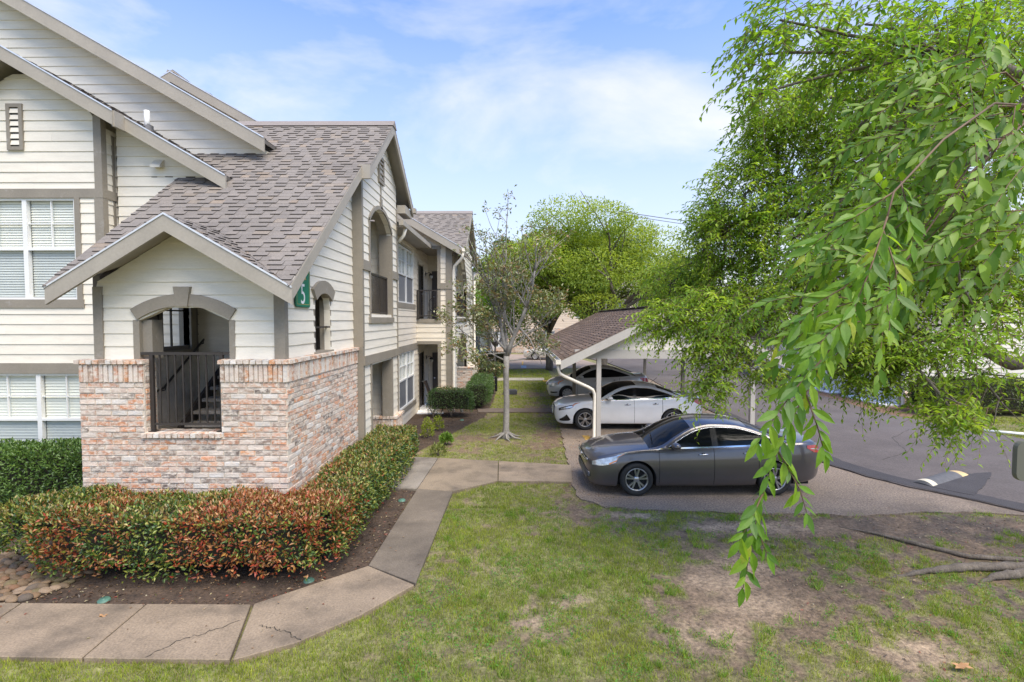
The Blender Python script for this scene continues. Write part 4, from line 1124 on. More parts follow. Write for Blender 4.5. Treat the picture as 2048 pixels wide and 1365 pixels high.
block('apartment_building', 'distant pinkish cream apartment building behind the parked pale sedan', -4, 13, 54.5, 66, 6.2, 3.2, [(-2.6, -.8, .6, 2.3), (2.4, 4.2, .6, 2.3), (6.4, 8.2, .6, 2.3), (9.6, 11.4, .6, 2.3), (-2.6, -.8, 3.7, 5.3), (2.4, 4.2, 3.7, 5.3), (6.4, 8.2, 3.7, 5.3), (9.6, 11.4, 3.7, 5.3)], 2.6, (.85, .74, .66))
# ------------------------------------------------------------------ cars
def cubic(pts):
    X = np.array([p[0] for p in pts], float); Y = np.array([p[1] for p in pts], float)
    m = np.zeros(len(X)); d = np.diff(Y) / np.diff(X)
    for i in range(1, len(X) - 1):
        m[i] = 0 if d[i - 1] * d[i] <= 0 else 2 * d[i - 1] * d[i] / (d[i - 1] + d[i])
    m[0], m[-1] = d[0], d[-1]
    def f(x):
        x = min(max(x, X[0]), X[-1]); i = min(int(np.searchsorted(X, x, 'right')) - 1, len(X) - 2)
        h = X[i + 1] - X[i]; t = (x - X[i]) / h
        return ((2 * t ** 3 - 3 * t ** 2 + 1) * Y[i] + (t ** 3 - 2 * t ** 2 + t) * h * m[i] + (-2 * t ** 3 + 3 * t ** 2) * Y[i + 1] + (t ** 3 - t ** 2) * h * m[i + 1])
    return f

M['tyre'] = mat('tyre_rubber', (0.022, 0.022, 0.022), 0.85, var=(12, 0.2))
M['well'] = mat('wheel_well_black', (0.012, 0.012, 0.012), 0.9)
M['carglass'] = mat('tinted_car_glass', (0.007, 0.008, 0.009), 0.04, spec=0.22, var=None)
M['carblack'] = mat('gloss_black_trim', (0.015, 0.015, 0.016), 0.25)
M['chrome'] = mat('chrome_trim', (0.75, 0.75, 0.76), 0.12, metal=1.0, var=None)
M['lens'] = mat('headlight_lens', (0.55, 0.57, 0.58), 0.06, metal=0.55, coat=1.0, var=(14, 0.35))
M['amberlens'] = mat('amber_lens', (0.75, 0.22, 0.02), 0.12, coat=1.0, var=None)
M['redlens'] = mat('red_lens', (0.42, 0.012, 0.016), 0.1, coat=1.0, var=(10, 0.2))
M['alloy'] = mat('alloy_rim', (0.50, 0.50, 0.51), 0.28, metal=0.9, var=(8, 0.08))
M['alloydark'] = mat('dark_alloy', (0.20, 0.20, 0.21), 0.35, metal=0.8, var=(8, 0.08))
M['hubcap'] = mat('silver_wheel_cover', (0.55, 0.55, 0.56), 0.35, metal=0.5, var=(8, 0.08))

def wheel(car, x, y, r, side, style, width=0.215):
    """side -1: outer face towards -y"""
    o = Vector((x, y, r)); ax = (0, side, 0)
    w2 = width / 2; ri = r * 0.70
    h = MB(); h.lathe([(ri * .5, -w2), (ri, -w2), (r * .93, -w2), (r, -w2 * .65), (r, w2 * .65), (r * .94, w2), (ri + .012, w2 * 1.02), (ri, w2 * .85)], o, ax, 36)
    h.lathe([(0, w2 * .30), (ri * .9, w2 * .30), (ri, w2 * .34)], o, ax, 28, 1)
    wo = h.build('wheel', [M['tyre'], M['well']], car)
    rm = MB(); mt = M['alloy'] if style != 'cover' else M['hubcap']
    rm.lathe([(ri - .002, w2 * .3), (ri - .002, w2 * .88), (ri - .018, w2 * .9), (ri - .026, w2 * .74), (ri - .03, w2 * .4)], o, ax, 36)
    rm.lathe([(.0, w2 * .74), (.038, w2 * .72), (.062, w2 * .62), (.066, w2 * .3)], o, ax, 18)
    A = Vector(ax); ux = Vector((1, 0, 0)); uz = Vector((0, 0, 1))
    n = {'five': 5, 'ten': 5, 'cover': 9}[style]
    for k in range(n):
        for dlt in ((-.17, .17) if style != 'cover' else (0,)):
            a = 2 * math.pi * k / n + .3
            d0 = ux * math.cos(a + dlt * .6) + uz * math.sin(a + dlt * .6); d1 = ux * math.cos(a + dlt * 1.15) + uz * math.sin(a + dlt * 1.15)
            t0 = d0.cross(A) * (.016 if style != 'cover' else .028); t1 = d1.cross(A) * (.021 if style != 'cover' else .05)
            p0, p1 = o + d0 * .05, o + d1 * (ri - .012)
            rm.hexa([p0 - t0 + A * w2 * .42, p0 + t0 + A * w2 * .42, p1 + t1 + A * w2 * .5, p1 - t1 + A * w2 * .5,
                     p0 - t0 * .8 + A * w2 * .72, p0 + t0 * .8 + A * w2 * .72, p1 + t1 * .8 + A * w2 * .80, p1 - t1 * .8 + A * w2 * .80])
    rm.build('rim', mt, wo)
    return wo

def make_car(spec):
    L, W, R = spec['L'], spec['W'] / 2, spec['R']
    wf = cubic(spec['plan']); zc = cubic(spec['deck']); zb = cubic(spec['belt']); zs = cubic(spec['bottom'])
    xf, xr = spec['xf'], spec['xr']; RA = R + 0.055
    prof = cubic([(0, .935), (.12, .975), (.3, .997), (.5, 1.0), (.64, .992), (.74, .985), (.8, .972), (.93, .945), (1, .915)])
    def zbot(x):
        z = zs(x)
        for xa in (xf, xr):
            if abs(x - xa) < RA: z = max(z, R + math.sqrt(RA * RA - (x - xa) ** 2) * 0.98)
        return z
    def surf(x, t, off=0.0):
        z0, z1 = zbot(x), zb(x)
        tt = (zs(x) + (z1 - zs(x)) * 0)  # noqa
        z = z0 + (z1 - z0) * t
        th = (z - zs(x)) / max(.05, z1 - zs(x))
        return (wf(x) * prof(min(1, max(0, th))) + off, z)
    gaps = spec['gaps']
    st_ = set([0, .02, .05, .09, .14, .2, .27, L, L - .02, L - .05, L - .1, L - .16, L - .24])
    x = .3
    while x < L - .25: st_.add(round(x, 3)); x += .07
    for xa in (xf, xr):
        for k in range(-12, 13): st_.add(round(xa + RA * math.sin(k * math.pi / 24), 4))
        st_.add(xa - RA - .004); st_.add(xa + RA + .004)
    for g_ in gaps: st_.add(g_ - .005); st_.add(g_ + .005)
    xs_ = sorted(st_); xs_ = [a for i, a in enumerate(xs_) if i == 0 or a - xs_[i - 1] > .0035]
    T = [0, .04, .1, .2, .32, .44, .54, .62, .68, .74, .80, .86, .93, 1.0]
    S = [.04, .1, .2, .35, .55, .8, 1.0]
    root = empty(spec['name'], (L / 2, 0, 0), spec['label'], 'car')
    body = MB(); doors = {}
    def dget(k):
        if k not in doors: doors[k] = MB()
        return doors[k]
    paint = spec['paint']
    for sd in (-1, 1):
        rows = []
        for x in xs_:
            col = [(x, sd * max(.1, wf(x) * .93 - .2), zbot(x) + .0)]
            for t in T:
                y, z = surf(x, t); col.append((x, sd * y, z))
            ye, ze = wf(x) * prof(1.0), zb(x); ztop = max(zc(x), ze)
            for s_ in S:
                col.append((x, sd * ye * (1 - s_), ze + (ztop - ze) * math.sin(s_ * math.pi / 2) ** .8))
            rows.append(col)
        nr = len(rows[0])
        for i in range(len(rows) - 1):
            xm = (xs_[i] + xs_[i + 1]) / 2
            isgap = any(abs(xm - g_) < .0045 for g_ in gaps)
            for j in range(nr - 1):
                q = [rows[i][j], rows[i + 1][j], rows[i + 1][j + 1], rows[i][j + 1]]
                if sd > 0: q = q[::-1]
                side = 2 <= j < len(T)
                if side and gaps[0] < xm < gaps[-1]:
                    if isgap:
                        q = [(p[0], p[1] - sd * .012, p[2]) for p in q]; body.add(q, [(0, 1, 2, 3)], 1)
                    else:
                        k = 0
                        while not (gaps[k] < xm < gaps[k + 1]): k += 1
                        dget((sd, k)).add(q, [(0, 1, 2, 3)], 0, smooth=True)
                else:
                    body.add(q, [(0, 1, 2, 3)], 1 if (isgap and side) else (1 if j == 0 else 0), smooth=True)
        # end caps
        for e, c in ((0, rows[0]), (1, rows[-1])):
            cc = [(c[0][0], 0, p[2]) for p in c]
            for j in range(nr - 1):
                body.add([c[j], c[j + 1], cc[j + 1], cc[j]], [(0, 1, 2, 3)], 0, smooth=True)
    body.box((.25, -W * .72, .17), (L - .3, W * .72, .32), 1)
    body.box((xf + RA, -W * .9, .19), (xr - RA, W * .9, .25), 1)
    def finish(mb, name, mats, parent):
        o = mb.build(name, mats, parent, fix=False)
        bm = bmesh.new(); bm.from_mesh(o.data); bmesh.ops.remove_doubles(bm, verts=bm.verts, dist=.0008)
        bmesh.ops.recalc_face_normals(bm, faces=bm.faces); bm.to_mesh(o.data); bm.free()
        return o
    bo = finish(body, 'body', [paint, M['well']], root)
    for (sd, k), mb in doors.items():
        do = finish(mb, 'door', [paint], root)
        xh = gaps[k + 1] - .22; y, z = surf(xh, spec.get('handle_t', .80))
        h = MB().tube([(xh - .09, sd * (y + .002), z), (xh - .075, sd * (y + .032), z + .004), (xh + .075, sd * (y + .032), z + .01), (xh + .09, sd * (y + .002), z + .01)], .013, 8)
        h.build('handle', spec.get('handle_mat', paint), do)
        cup = MB().lathe([(0, 0), (.04, .0), (.045, -.004)], (xh, sd * (y + .004), z - .005), (0, sd, 0), 12); cup.build('handle_cup', M['carblack'], do)
    # greenhouse
    gx0, gx1 = spec['glass'][0], spec['glass'][1]
    zt = cubic(spec['roof_c']); ze_ = cubic(spec['roof_e']); wr_ = cubic(spec['roof_w'])
    pil = spec['pillars']
    gxs = set(list(np.linspace(gx0, gx1, 70)) + [a for p in pil for a in p] + [spec['ws_top'], spec['bl_top']])
    gxs = sorted(gxs); gxs = [a for i, a in enumerate(gxs) if i == 0 or a - gxs[i - 1] > .006]
    gb, wsm, rwm = MB(), MB(), MB(); bls = {-1: MB(), 1: MB()}
    sides = {}
    SS = [0, .03, .075, .12, .25, .45, .7, 1.0]
    for sd in (-1, 1):
        rows = []
        for x in gxs:
            base = (wf(x) * .93 - .012, zb(x) - .004)
            zr_ = max(ze_(x), base[1] + .004); f = min(1, max(0, (zr_ - base[1]) / .4))
            wr = base[0] + (wr_(x) - base[0]) * f
            z1 = min(base[1] + .03, zr_); z2 = max(z1, zr_ - spec.get('rail', .055))
            zz = [base[1], z1] + [z1 + (z2 - z1) * q for q in (.25, .5, .75)] + [z2, zr_]
            col = []
            for z in zz:
                u = (z - base[1]) / max(.001, zr_ - base[1])
                col.append((x, sd * (base[0] + (wr - base[0]) * u + .02 * math.sin(u * math.pi)), z))
            ztp = max(zt(x), zr_ + .001)
            for s_ in SS[1:]:
                col.append((x, sd * wr * (1 - s_), zr_ + (ztp - zr_) * math.sin(s_ * math.pi / 2) ** .75))
            rows.append((col, z2 - z1))
        for i in range(len(rows) - 1):
            xm = (gxs[i] + gxs[i + 1]) / 2
            for j in range(len(rows[0][0]) - 1):
                q = [rows[i][0][j], rows[i + 1][0][j], rows[i + 1][0][j + 1], rows[i][0][j + 1]]
                if sd > 0: q = q[::-1]
                if j == 0: (bls[sd] if spec.get('chrome') else gb).add(q, [(0, 1, 2, 3)], 0, smooth=True)
                elif j < 5:
                    inp = any(a - 1e-6 < xm < b + 1e-6 for a, b in pil)
                    if inp: gb.add(q, [(0, 1, 2, 3)], 1, smooth=True)
                    else:
                        k = sum(1 for a, b in pil if xm > a)
                        sides.setdefault((sd, k), MB()).add(q, [(0, 1, 2, 3)], 0, smooth=True)
                elif j == 5: gb.add(q, [(0, 1, 2, 3)], 0, smooth=True)
                else:
                    if j >= 8 and xm < spec['ws_top']: wsm.add(q, [(0, 1, 2, 3)], 0, smooth=True)
                    elif j >= 8 and xm > spec['bl_top']: rwm.add(q, [(0, 1, 2, 3)], 0, smooth=True)
                    elif spec.get('black_roof') and j >= 8 and xm < spec['black_roof']: gb.add(q, [(0, 1, 2, 3)], 1, smooth=True)
                    else: gb.add(q, [(0, 1, 2, 3)], 0, smooth=True)
    finish(gb, 'roof', [paint, M['carblack']], root)
    finish(wsm, 'windshield', [M['carglass']], root); finish(rwm, 'rear_window', [M['carglass']], root)
    for k, mb in sides.items(): finish(mb, 'side_window', [M['carglass']], root)
    if spec.get('chrome'):
        for sd in (-1, 1):
            finish(bls[sd], 'window_trim', [M['chrome']], root)
            pts = []
            for x in np.linspace(spec['chrome'][0], spec['chrome'][1], 40):
                base = (wf(x) * .93 - .012, zb(x) - .004); zr_ = ze_(x); f = min(1, max(0, (zr_ - base[1]) / .4))
                wr = base[0] + (wr_(x) - base[0]) * f
                z2 = zr_ - spec.get('rail', .055); u = (z2 - base[1]) / (zr_ - base[1])
                pts.append((x, sd * (base[0] + (wr - base[0]) * u + .02 * math.sin(u * math.pi) + .003), z2))
            MB().tube(pts, .008, 6).build('window_trim', M['chrome'], root)
    # patches on the flank: lights and trim
    def patch(x0, x1, lo, hi, off, m, name, parent=None, n=14, k=5):
        for sd in (-1, 1):
            mb = MB(); P = []
            for i in range(n + 1):
                a = i / n; x = x0 + (x1 - x0) * a
                P.append([(x - (off if x0 < .5 else -off if x1 > L - .4 else 0) * .4, sd * (surf(x, lo(a) + (hi(a) - lo(a)) * j / k)[0] + off), surf(x, lo(a) + (hi(a) - lo(a)) * j / k)[1]) for j in range(k + 1)])
            for i in range(n):
                for j in range(k): mb.add([P[i][j], P[i + 1][j], P[i + 1][j + 1], P[i][j + 1]], [(0, 1, 2, 3)], 0, smooth=True)
            finish(mb, name, [m], parent or root)
    for args in spec['patches']: patch(*args)
    # front face pieces: grille, intake, badge
    def nose_x(y, z):
        lo, hi = 0.0, .6
        for _ in range(24):
            x = (lo + hi) / 2
            if abs(y) <= wf(x) * .97 and zs(x) - .02 <= z <= zc(x) + .0: hi = x
            else: lo = x
        return hi
    def front(poly, m, name, off=.012, bars=0, barm=None, nu=14, nv=5):
        (yl, zl0, zl1) = poly; mb = MB(); P = []
        for i in range(nu + 1):
            u = -1 + 2 * i / nu; y = yl * u
            z0 = zl0(abs(u)); z1 = zl1(abs(u))
            P.append([(nose_x(y, z0 + (z1 - z0) * j / nv) - off, y, z0 + (z1 - z0) * j / nv) for j in range(nv + 1)])
        for i in range(nu):
            for j in range(nv): mb.add([P[i][j], P[i + 1][j], P[i + 1][j + 1], P[i][j + 1]], [(0, 1, 2, 3)], 0, smooth=True)
        o = finish(mb, name, [m], root)
        for b in range(bars):
            f = (b + .5) / bars
            pts = [(nose_x(yl * (-1 + 2 * i / nu), zl0(0)) - off - .004, yl * (-1 + 2 * i / nu) * .98, zl0(abs(-1 + 2 * i / nu)) * (1 - f) + zl1(abs(-1 + 2 * i / nu)) * f) for i in range(nu + 1)]
            pts = [(nose_x(p[1], p[2]) - off - .004, p[1], p[2]) for p in pts]
            MB().tube(pts, .009, 6).build('grille_bar', barm, o)
    for args in spec['fronts']: front(**args)
    if spec.get('emblem'):
        ze = spec['emblem']; xe = nose_x(0, ze) - .022
        MB().tube([(xe, .062 * math.cos(a), ze + .042 * math.sin(a)) for a in np.linspace(0, 2 * math.pi, 20)], .006, 6, cap=False).tube([(xe, .026 * math.cos(a), ze + .040 * math.sin(a)) for a in np.linspace(0, 2 * math.pi, 16)], .005, 6, cap=False).build('emblem', M['chrome'], root)
    # mirrors
    for sd in (-1, 1):
        xm = spec['mirror']; zm = zb(xm) + .06; ym = wf(xm) * .93
        b = bmesh.new(); bmesh.ops.create_uvsphere(b, u_segments=16, v_segments=10, radius=1)
        for v in b.verts:
            c = v.co; v.co = Vector((c.x * .085 + (.03 if c.x > 0 else 0) * abs(c.y), c.y * .12, c.z * .072 * (1 if c.z > 0 else .8)))
            v.co += Vector((xm, sd * (ym + .11), zm + .02))
        me = bpy.data.meshes.new('mirror'); b.to_mesh(me); b.free()
        for p in me.polygons: p.use_smooth = True
        me.materials.append(paint); mo_ = link(bpy.data.objects.new('mirror', me), root)
        MB().hexa([(xm - .06, sd * (ym - .02), zm - .06), (xm + .06, sd * (ym - .02), zm - .06), (xm + .05, sd * (ym + .08), zm - .045), (xm - .05, sd * (ym + .08), zm - .045),
                   (xm - .06, sd * (ym - .02), zm - .03), (xm + .06, sd * (ym - .02), zm - .03), (xm + .05, sd * (ym + .08), zm - .015), (xm - .05, sd * (ym + .08), zm - .015)]).build('mirror_arm', M['carblack'], mo_)
        for xa in (xf, xr): wheel(root, xa, sd * (W - .125), R, sd, spec['rim'])
        # wipers
    for k in (0, 1):
        y0 = -.55 + k * .55; x0 = gx0 + .06
        pts = []
        for i in range(6):
            y = y0 + i * .1; x = x0 + .05 + .02 * i
            pts.append((x, y, max(zt(x), zb(x)) + .022))
        MB().tube(pts, .009, 5).build('wiper', M['carblack'], root)
    if spec.get('antenna'):
        x = spec['antenna']; MB().tube([(x, 0, zt(x)), (x + .22, 0, zt(x) + .17)], .007, 6).build('antenna', M['carblack'], root)
    root.location = root.location
    return root

def paint(name, c, metal, rough=.28):
    return mat(name, c, rough, metal=metal, coat=1.0, var=(3, .04), var2=(400, .06) if metal else None)
lin = lambda *p: (lambda a: float(np.interp(a, [q[0] for q in p], [q[1] for q in p])))
camry = dict(name='sedan', label='dark grey sedan with tinted windows parked nearest, outside the carport', L=4.86, W=1.83, R=.335, xf=.97, xr=3.76,
    plan=[(0, .46), (.03, .58), (.08, .68), (.18, .78), (.35, .85), (.6, .885), (.97, .905), (1.5, .905), (2.6, .915), (3.76, .915), (4.3, .88), (4.55, .82), (4.72, .72), (4.82, .58), (4.86, .48)],
    deck=[(0, .66), (.03, .72), (.08, .76), (.2, .82), (.4, .88), (.8, .955), (1.2, 1.01), (1.5, 1.04), (2.2, 1.02), (3.4, 1.05), (3.9, 1.10), (4.3, 1.135), (4.6, 1.135), (4.72, 1.09), (4.80, .98), (4.86, .86)],
    belt=[(0, .62), (.05, .68), (.15, .74), (.35, .80), (.8, .885), (1.2, .925), (1.6, .94), (2.5, .965), (3.4, 1.0), (3.9, 1.04), (4.4, 1.06), (4.62, 1.05), (4.74, 1.0), (4.82, .93), (4.86, .84)],
    bottom=[(0, .42), (.03, .30), (.1, .22), (.3, .19), (1.0, .2), (2.4, .2), (3.8, .22), (4.4, .26), (4.66, .32), (4.78, .40), (4.86, .54)],
    gaps=[1.42, 2.52, 3.42], glass=(1.22, 4.18), ws_top=2.12, bl_top=3.28,
    roof_c=[(1.22, 1.0), (1.5, 1.165), (1.8, 1.325), (2.12, 1.44), (2.45, 1.475), (2.9, 1.47), (3.28, 1.425), (3.7, 1.27), (4.18, 1.10)],
    roof_e=[(1.22, .90), (1.5, .97), (1.75, 1.12), (2.0, 1.25), (2.25, 1.345), (2.6, 1.395), (3.0, 1.38), (3.4, 1.29), (3.75, 1.175), (4.05, 1.06), (4.18, 1.0)],
    roof_w=[(1.22, .80), (2.0, .66), (2.6, .60), (3.2, .61), (4.18, .74)],
    pillars=[(1.2, 1.60), (2.50, 2.62), (3.80, 4.2)], chrome=(1.62, 3.78), mirror=1.72, rim='ten', paint=paint('grey_metallic_paint', (0.105, 0.096, 0.098), .5),
    patches=[(.10, .80, lin((0, .74), (.3, .70), (.6, .74), (1, .89)), lin((0, .90), (.3, .93), (.7, .94), (1, .93)), .007, M['lens'], 'headlight'),
             (.42, .72, lin((0, .715), (1, .86)), lin((0, .76), (.5, .82), (1, .89)), .011, M['amberlens'], 'turn_signal'),
             (4.42, 4.84, lin((0, .86), (.4, .74), (1, .70)), lin((0, .93), (.4, .93), (1, .93)), .007, M['redlens'], 'taillight'),
             (4.50, 4.80, lin((0, .84), (1, .79)), lin((0, .855), (1, .83)), .010, M['lens'], 'reverse_light')],
    fronts=[dict(poly=(.60, lin((0, .60), (.8, .635), (1, .66)), lin((0, .70), (.8, .70), (1, .70))), m=M['carblack'], name='upper_grille', bars=2, barm=M['chrome']),
            dict(poly=(.66, lin((0, .26), (.8, .28), (1, .34)), lin((0, .50), (.7, .49), (1, .42))), m=M['carblack'], name='lower_grille', bars=5, barm=M['alloydark'])],
    handle_t=.84, handle_mat=M['chrome'], emblem=.66)
sonata = dict(camry, name='sedan', label='white sedan parked under the front of the carport', L=4.85, W=1.86, R=.335, xf=.95, xr=3.75,
    deck=[(0, .66), (.03, .72), (.08, .77), (.2, .84), (.4, .90), (.8, .965), (1.2, 1.01), (1.5, 1.03), (2.2, 1.02), (3.4, 1.05), (3.9, 1.10), (4.3, 1.13), (4.55, 1.12), (4.70, 1.08), (4.79, .98), (4.85, .86)],
    plan=[(0, .44), (.03, .57), (.08, .67), (.18, .78), (.35, .86), (.6, .90), (.97, .92), (1.5, .92), (2.6, .93), (3.76, .925), (4.3, .88), (4.55, .81), (4.72, .70), (4.81, .56), (4.85, .46)],
    belt=[(0, .62), (.05, .68), (.15, .75), (.35, .82), (.8, .90), (1.2, .935), (1.6, .95), (2.5, .975), (3.4, 1.01), (3.9, 1.04), (4.4, 1.05), (4.6, 1.04), (4.72, .99), (4.80, .92), (4.85, .84)],
    bottom=[(0, .42), (.03, .30), (.1, .22), (.3, .19), (1.0, .2), (2.4, .2), (3.8, .22), (4.4, .26), (4.66, .32), (4.77, .40), (4.85, .54)],
    glass=(1.18, 4.2), ws_top=2.05, bl_top=3.3, black_roof=2.62,
    roof_c=[(1.18, .99), (1.5, 1.18), (1.8, 1.34), (2.05, 1.435), (2.45, 1.475), (2.9, 1.465), (3.3, 1.405), (3.8, 1.235), (4.2, 1.10)],
    roof_e=[(1.18, .90), (1.45, .97), (1.75, 1.14), (2.0, 1.265), (2.25, 1.345), (2.6, 1.39), (3.0, 1.37), (3.4, 1.28), (3.75, 1.165), (4.05, 1.06), (4.2, 1.0)],
    roof_w=[(1.18, .80), (2.0, .67), (2.6, .61), (3.2, .62), (4.2, .74)],
    pillars=[(1.1, 1.55), (2.50, 2.60), (3.78, 4.25)], chrome=(1.25, 3.82), rim='five', paint=paint('white_car_paint', (0.78, 0.79, 0.79), 0.0, .3), antenna=3.25,
    patches=[(.12, .80, lin((0, .74), (.5, .76), (1, .90)), lin((0, .89), (.3, .91), (1, .93)), .007, M['carblack'], 'headlight'),
             (.18, .55, lin((0, .775), (1, .80)), lin((0, .86), (1, .88)), .011, M['lens'], 'headlight_lens'),
             (.55, .76, lin((0, .79), (1, .89)), lin((0, .88), (1, .925)), .011, M['amberlens'], 'turn_signal'),
             (.14, .48, lin((0, .14), (.8, .16), (1, .20)), lin((0, .24), (.5, .42), (.65, .5), (1, .22)), .007, M['carblack'], 'fog_lamp'),
             (4.42, 4.83, lin((0, .84), (.4, .70), (1, .66)), lin((0, .92), (.4, .93), (1, .93)), .007, M['redlens'], 'taillight')],
    fronts=[dict(poly=(.42, lin((0, .36), (.7, .40), (1, .50)), lin((0, .70), (.7, .70), (1, .68))), m=M['carblack'], name='grille', bars=6, barm=M['chrome'])], handle_t=.80)
versa = dict(camry, name='sedan', label='silver sedan parked deeper under the carport, beyond the white one', L=4.48, W=1.70, R=.31, xf=.85, xr=3.45,
    plan=[(0, .42), (.03, .54), (.08, .63), (.18, .73), (.35, .79), (.6, .825), (.97, .84), (1.5, .845), (2.4, .85), (3.45, .845), (3.9, .82), (4.2, .75), (4.36, .65), (4.44, .52), (4.48, .42)],
    deck=[(0, .68), (.03, .74), (.08, .79), (.2, .86), (.4, .93), (.7, .99), (1.05, 1.03), (1.4, 1.05), (2.2, 1.03), (3.2, 1.06), (3.6, 1.10), (3.95, 1.14), (4.2, 1.14), (4.34, 1.10), (4.42, .99), (4.48, .86)],
    belt=[(0, .64), (.05, .70), (.15, .77), (.35, .84), (.7, .91), (1.2, .95), (1.6, .96), (2.5, .985), (3.3, 1.02), (3.7, 1.05), (4.0, 1.06), (4.22, 1.05), (4.36, 1.0), (4.43, .93), (4.48, .84)],
    bottom=[(0, .42), (.03, .30), (.1, .22), (.3, .19), (1.0, .2), (2.4, .2), (3.5, .22), (4.0, .26), (4.28, .32), (4.40, .40), (4.48, .54)],
    gaps=[1.28, 2.32, 3.12], glass=(.98, 3.9), ws_top=1.9, bl_top=2.95,
    roof_c=[(.98, 1.0), (1.3, 1.20), (1.6, 1.38), (1.9, 1.475), (2.25, 1.51), (2.6, 1.505), (2.95, 1.45), (3.4, 1.28), (3.9, 1.11)],
    roof_e=[(.98, .92), (1.25, .99), (1.5, 1.15), (1.75, 1.285), (2.0, 1.375), (2.4, 1.43), (2.75, 1.40), (3.1, 1.31), (3.45, 1.19), (3.75, 1.07), (3.9, 1.02)],
    roof_w=[(.98, .75), (1.75, .62), (2.4, .56), (2.9, .57), (3.9, .68)],
    pillars=[(.9, 1.35), (2.28, 2.42), (3.42, 3.95)], chrome=None, mirror=1.45, rim='cover', paint=paint('silver_metallic_paint', (0.58, 0.585, 0.59), .2), antenna=2.75,
    patches=[(.09, .70, lin((0, .70), (.4, .70), (1, .86)), lin((0, .88), (.3, .93), (1, .94)), .007, M['lens'], 'headlight'),
             (.44, .68, lin((0, .76), (1, .87)), lin((0, .91), (1, .93)), .011, M['amberlens'], 'turn_signal'),
             (.12, .42, lin((0, .2), (1, .24)), lin((0, .32), (1, .30)), .007, M['carblack'], 'fog_lamp'),
             (4.02, 4.46, lin((0, .86), (.4, .70), (1, .66)), lin((0, .92), (.4, .93), (1, .93)), .007, M['redlens'], 'taillight')],
    fronts=[dict(poly=(.46, lin((0, .58), (1, .64)), lin((0, .72), (1, .71))), m=M['carblack'], name='grille', bars=2, barm=M['chrome']),
            dict(poly=(.5, lin((0, .27), (1, .3)), lin((0, .42), (1, .38))), m=M['carblack'], name='lower_grille')], handle_mat=None)
versa['handle_mat'] = versa['paint']
merc = dict(versa, label='pale champagne sedan in the far parking lot beyond the lawn', L=5.2, W=1.9, R=.33, xf=1.0, xr=3.95,
    plan=[(0, .62), (.03, .72), (.08, .80), (.18, .86), (.35, .9), (.6, .92), (.97, .93), (2.4, .94), (4.5, .92), (4.9, .88), (5.1, .8), (5.2, .66)],
    deck=[(0, .66), (.04, .74), (.1, .80), (.3, .85), (.7, .92), (1.4, .98), (1.7, 1.0), (3.4, 1.0), (4.1, 1.03), (4.8, 1.02), (5.1, .95), (5.2, .75)],
    belt=[(0, .62), (.05, .70), (.15, .76), (.35, .80), (.7, .86), (1.4, .92), (2.5, .95), (4.0, .98), (4.9, .96), (5.1, .9), (5.2, .72)],
    bottom=[(0, .36), (.03, .28), (.1, .25), (.3, .22), (1.0, .22), (4.2, .24), (4.9, .28), (5.1, .34), (5.2, .45)],
    gaps=[1.6, 2.7, 3.6], glass=(1.55, 4.4), ws_top=2.25, bl_top=3.6,
    roof_c=[(1.55, .97), (1.9, 1.22), (2.25, 1.41), (2.6, 1.45), (3.2, 1.45), (3.6, 1.40), (4.0, 1.2), (4.4, 1.0)],
    roof_e=[(1.55, .90), (1.9, 1.12), (2.25, 1.32), (2.6, 1.38), (3.2, 1.38), (3.6, 1.32), (4.0, 1.14), (4.4, .97)],
    roof_w=[(1.55, .78), (2.25, .66), (2.6, .62), (3.2, .62), (4.4, .74)],
    pillars=[(1.5, 1.75), (2.72, 2.82), (3.85, 4.45)], mirror=1.85, paint=paint('champagne_paint', (0.60, 0.58, 0.52), .2), antenna=None,
    patches=[(.08, .30, lin((0, .74), (1, .76)), lin((0, .92), (1, .93)), .007, M['lens'], 'headlight'), (.3, .42, lin((0, .76), (1, .80)), lin((0, .92), (1, .93)), .008, M['amberlens'], 'turn_signal'),
             (4.95, 5.18, lin((0, .7), (1, .7)), lin((0, .93), (1, .93)), .007, M['redlens'], 'taillight'), (.3, 4.9, lin((0, .42), (1, .42)), lin((0, .47), (1, .47)), .008, M['carblack'], 'side_moulding')],
    fronts=[dict(poly=(.4, lin((0, .60), (1, .60)), lin((0, .74), (1, .74))), m=M['chrome'], name='grille')], handle_mat=None)
merc['handle_mat'] = merc['paint']
def place(root, x, y, z=0.0, rz=0.0):
    """x = world x of the nose, y = centre line"""
    L2 = root.location.x
    root.rotation_euler = (0, 0, rz)
    root.location = (x + L2, y, z)
c = make_car(camry); place(c, 1.46, 11.12, 0.0, math.radians(1.0))
c = make_car(sonata); place(c, 1.30, 17.28); c['label'] = camry['label'] and sonata['label']
c = make_car(versa); place(c, 1.44, 23.2)
c = make_car(merc); place(c, .75, 45.6, .01)
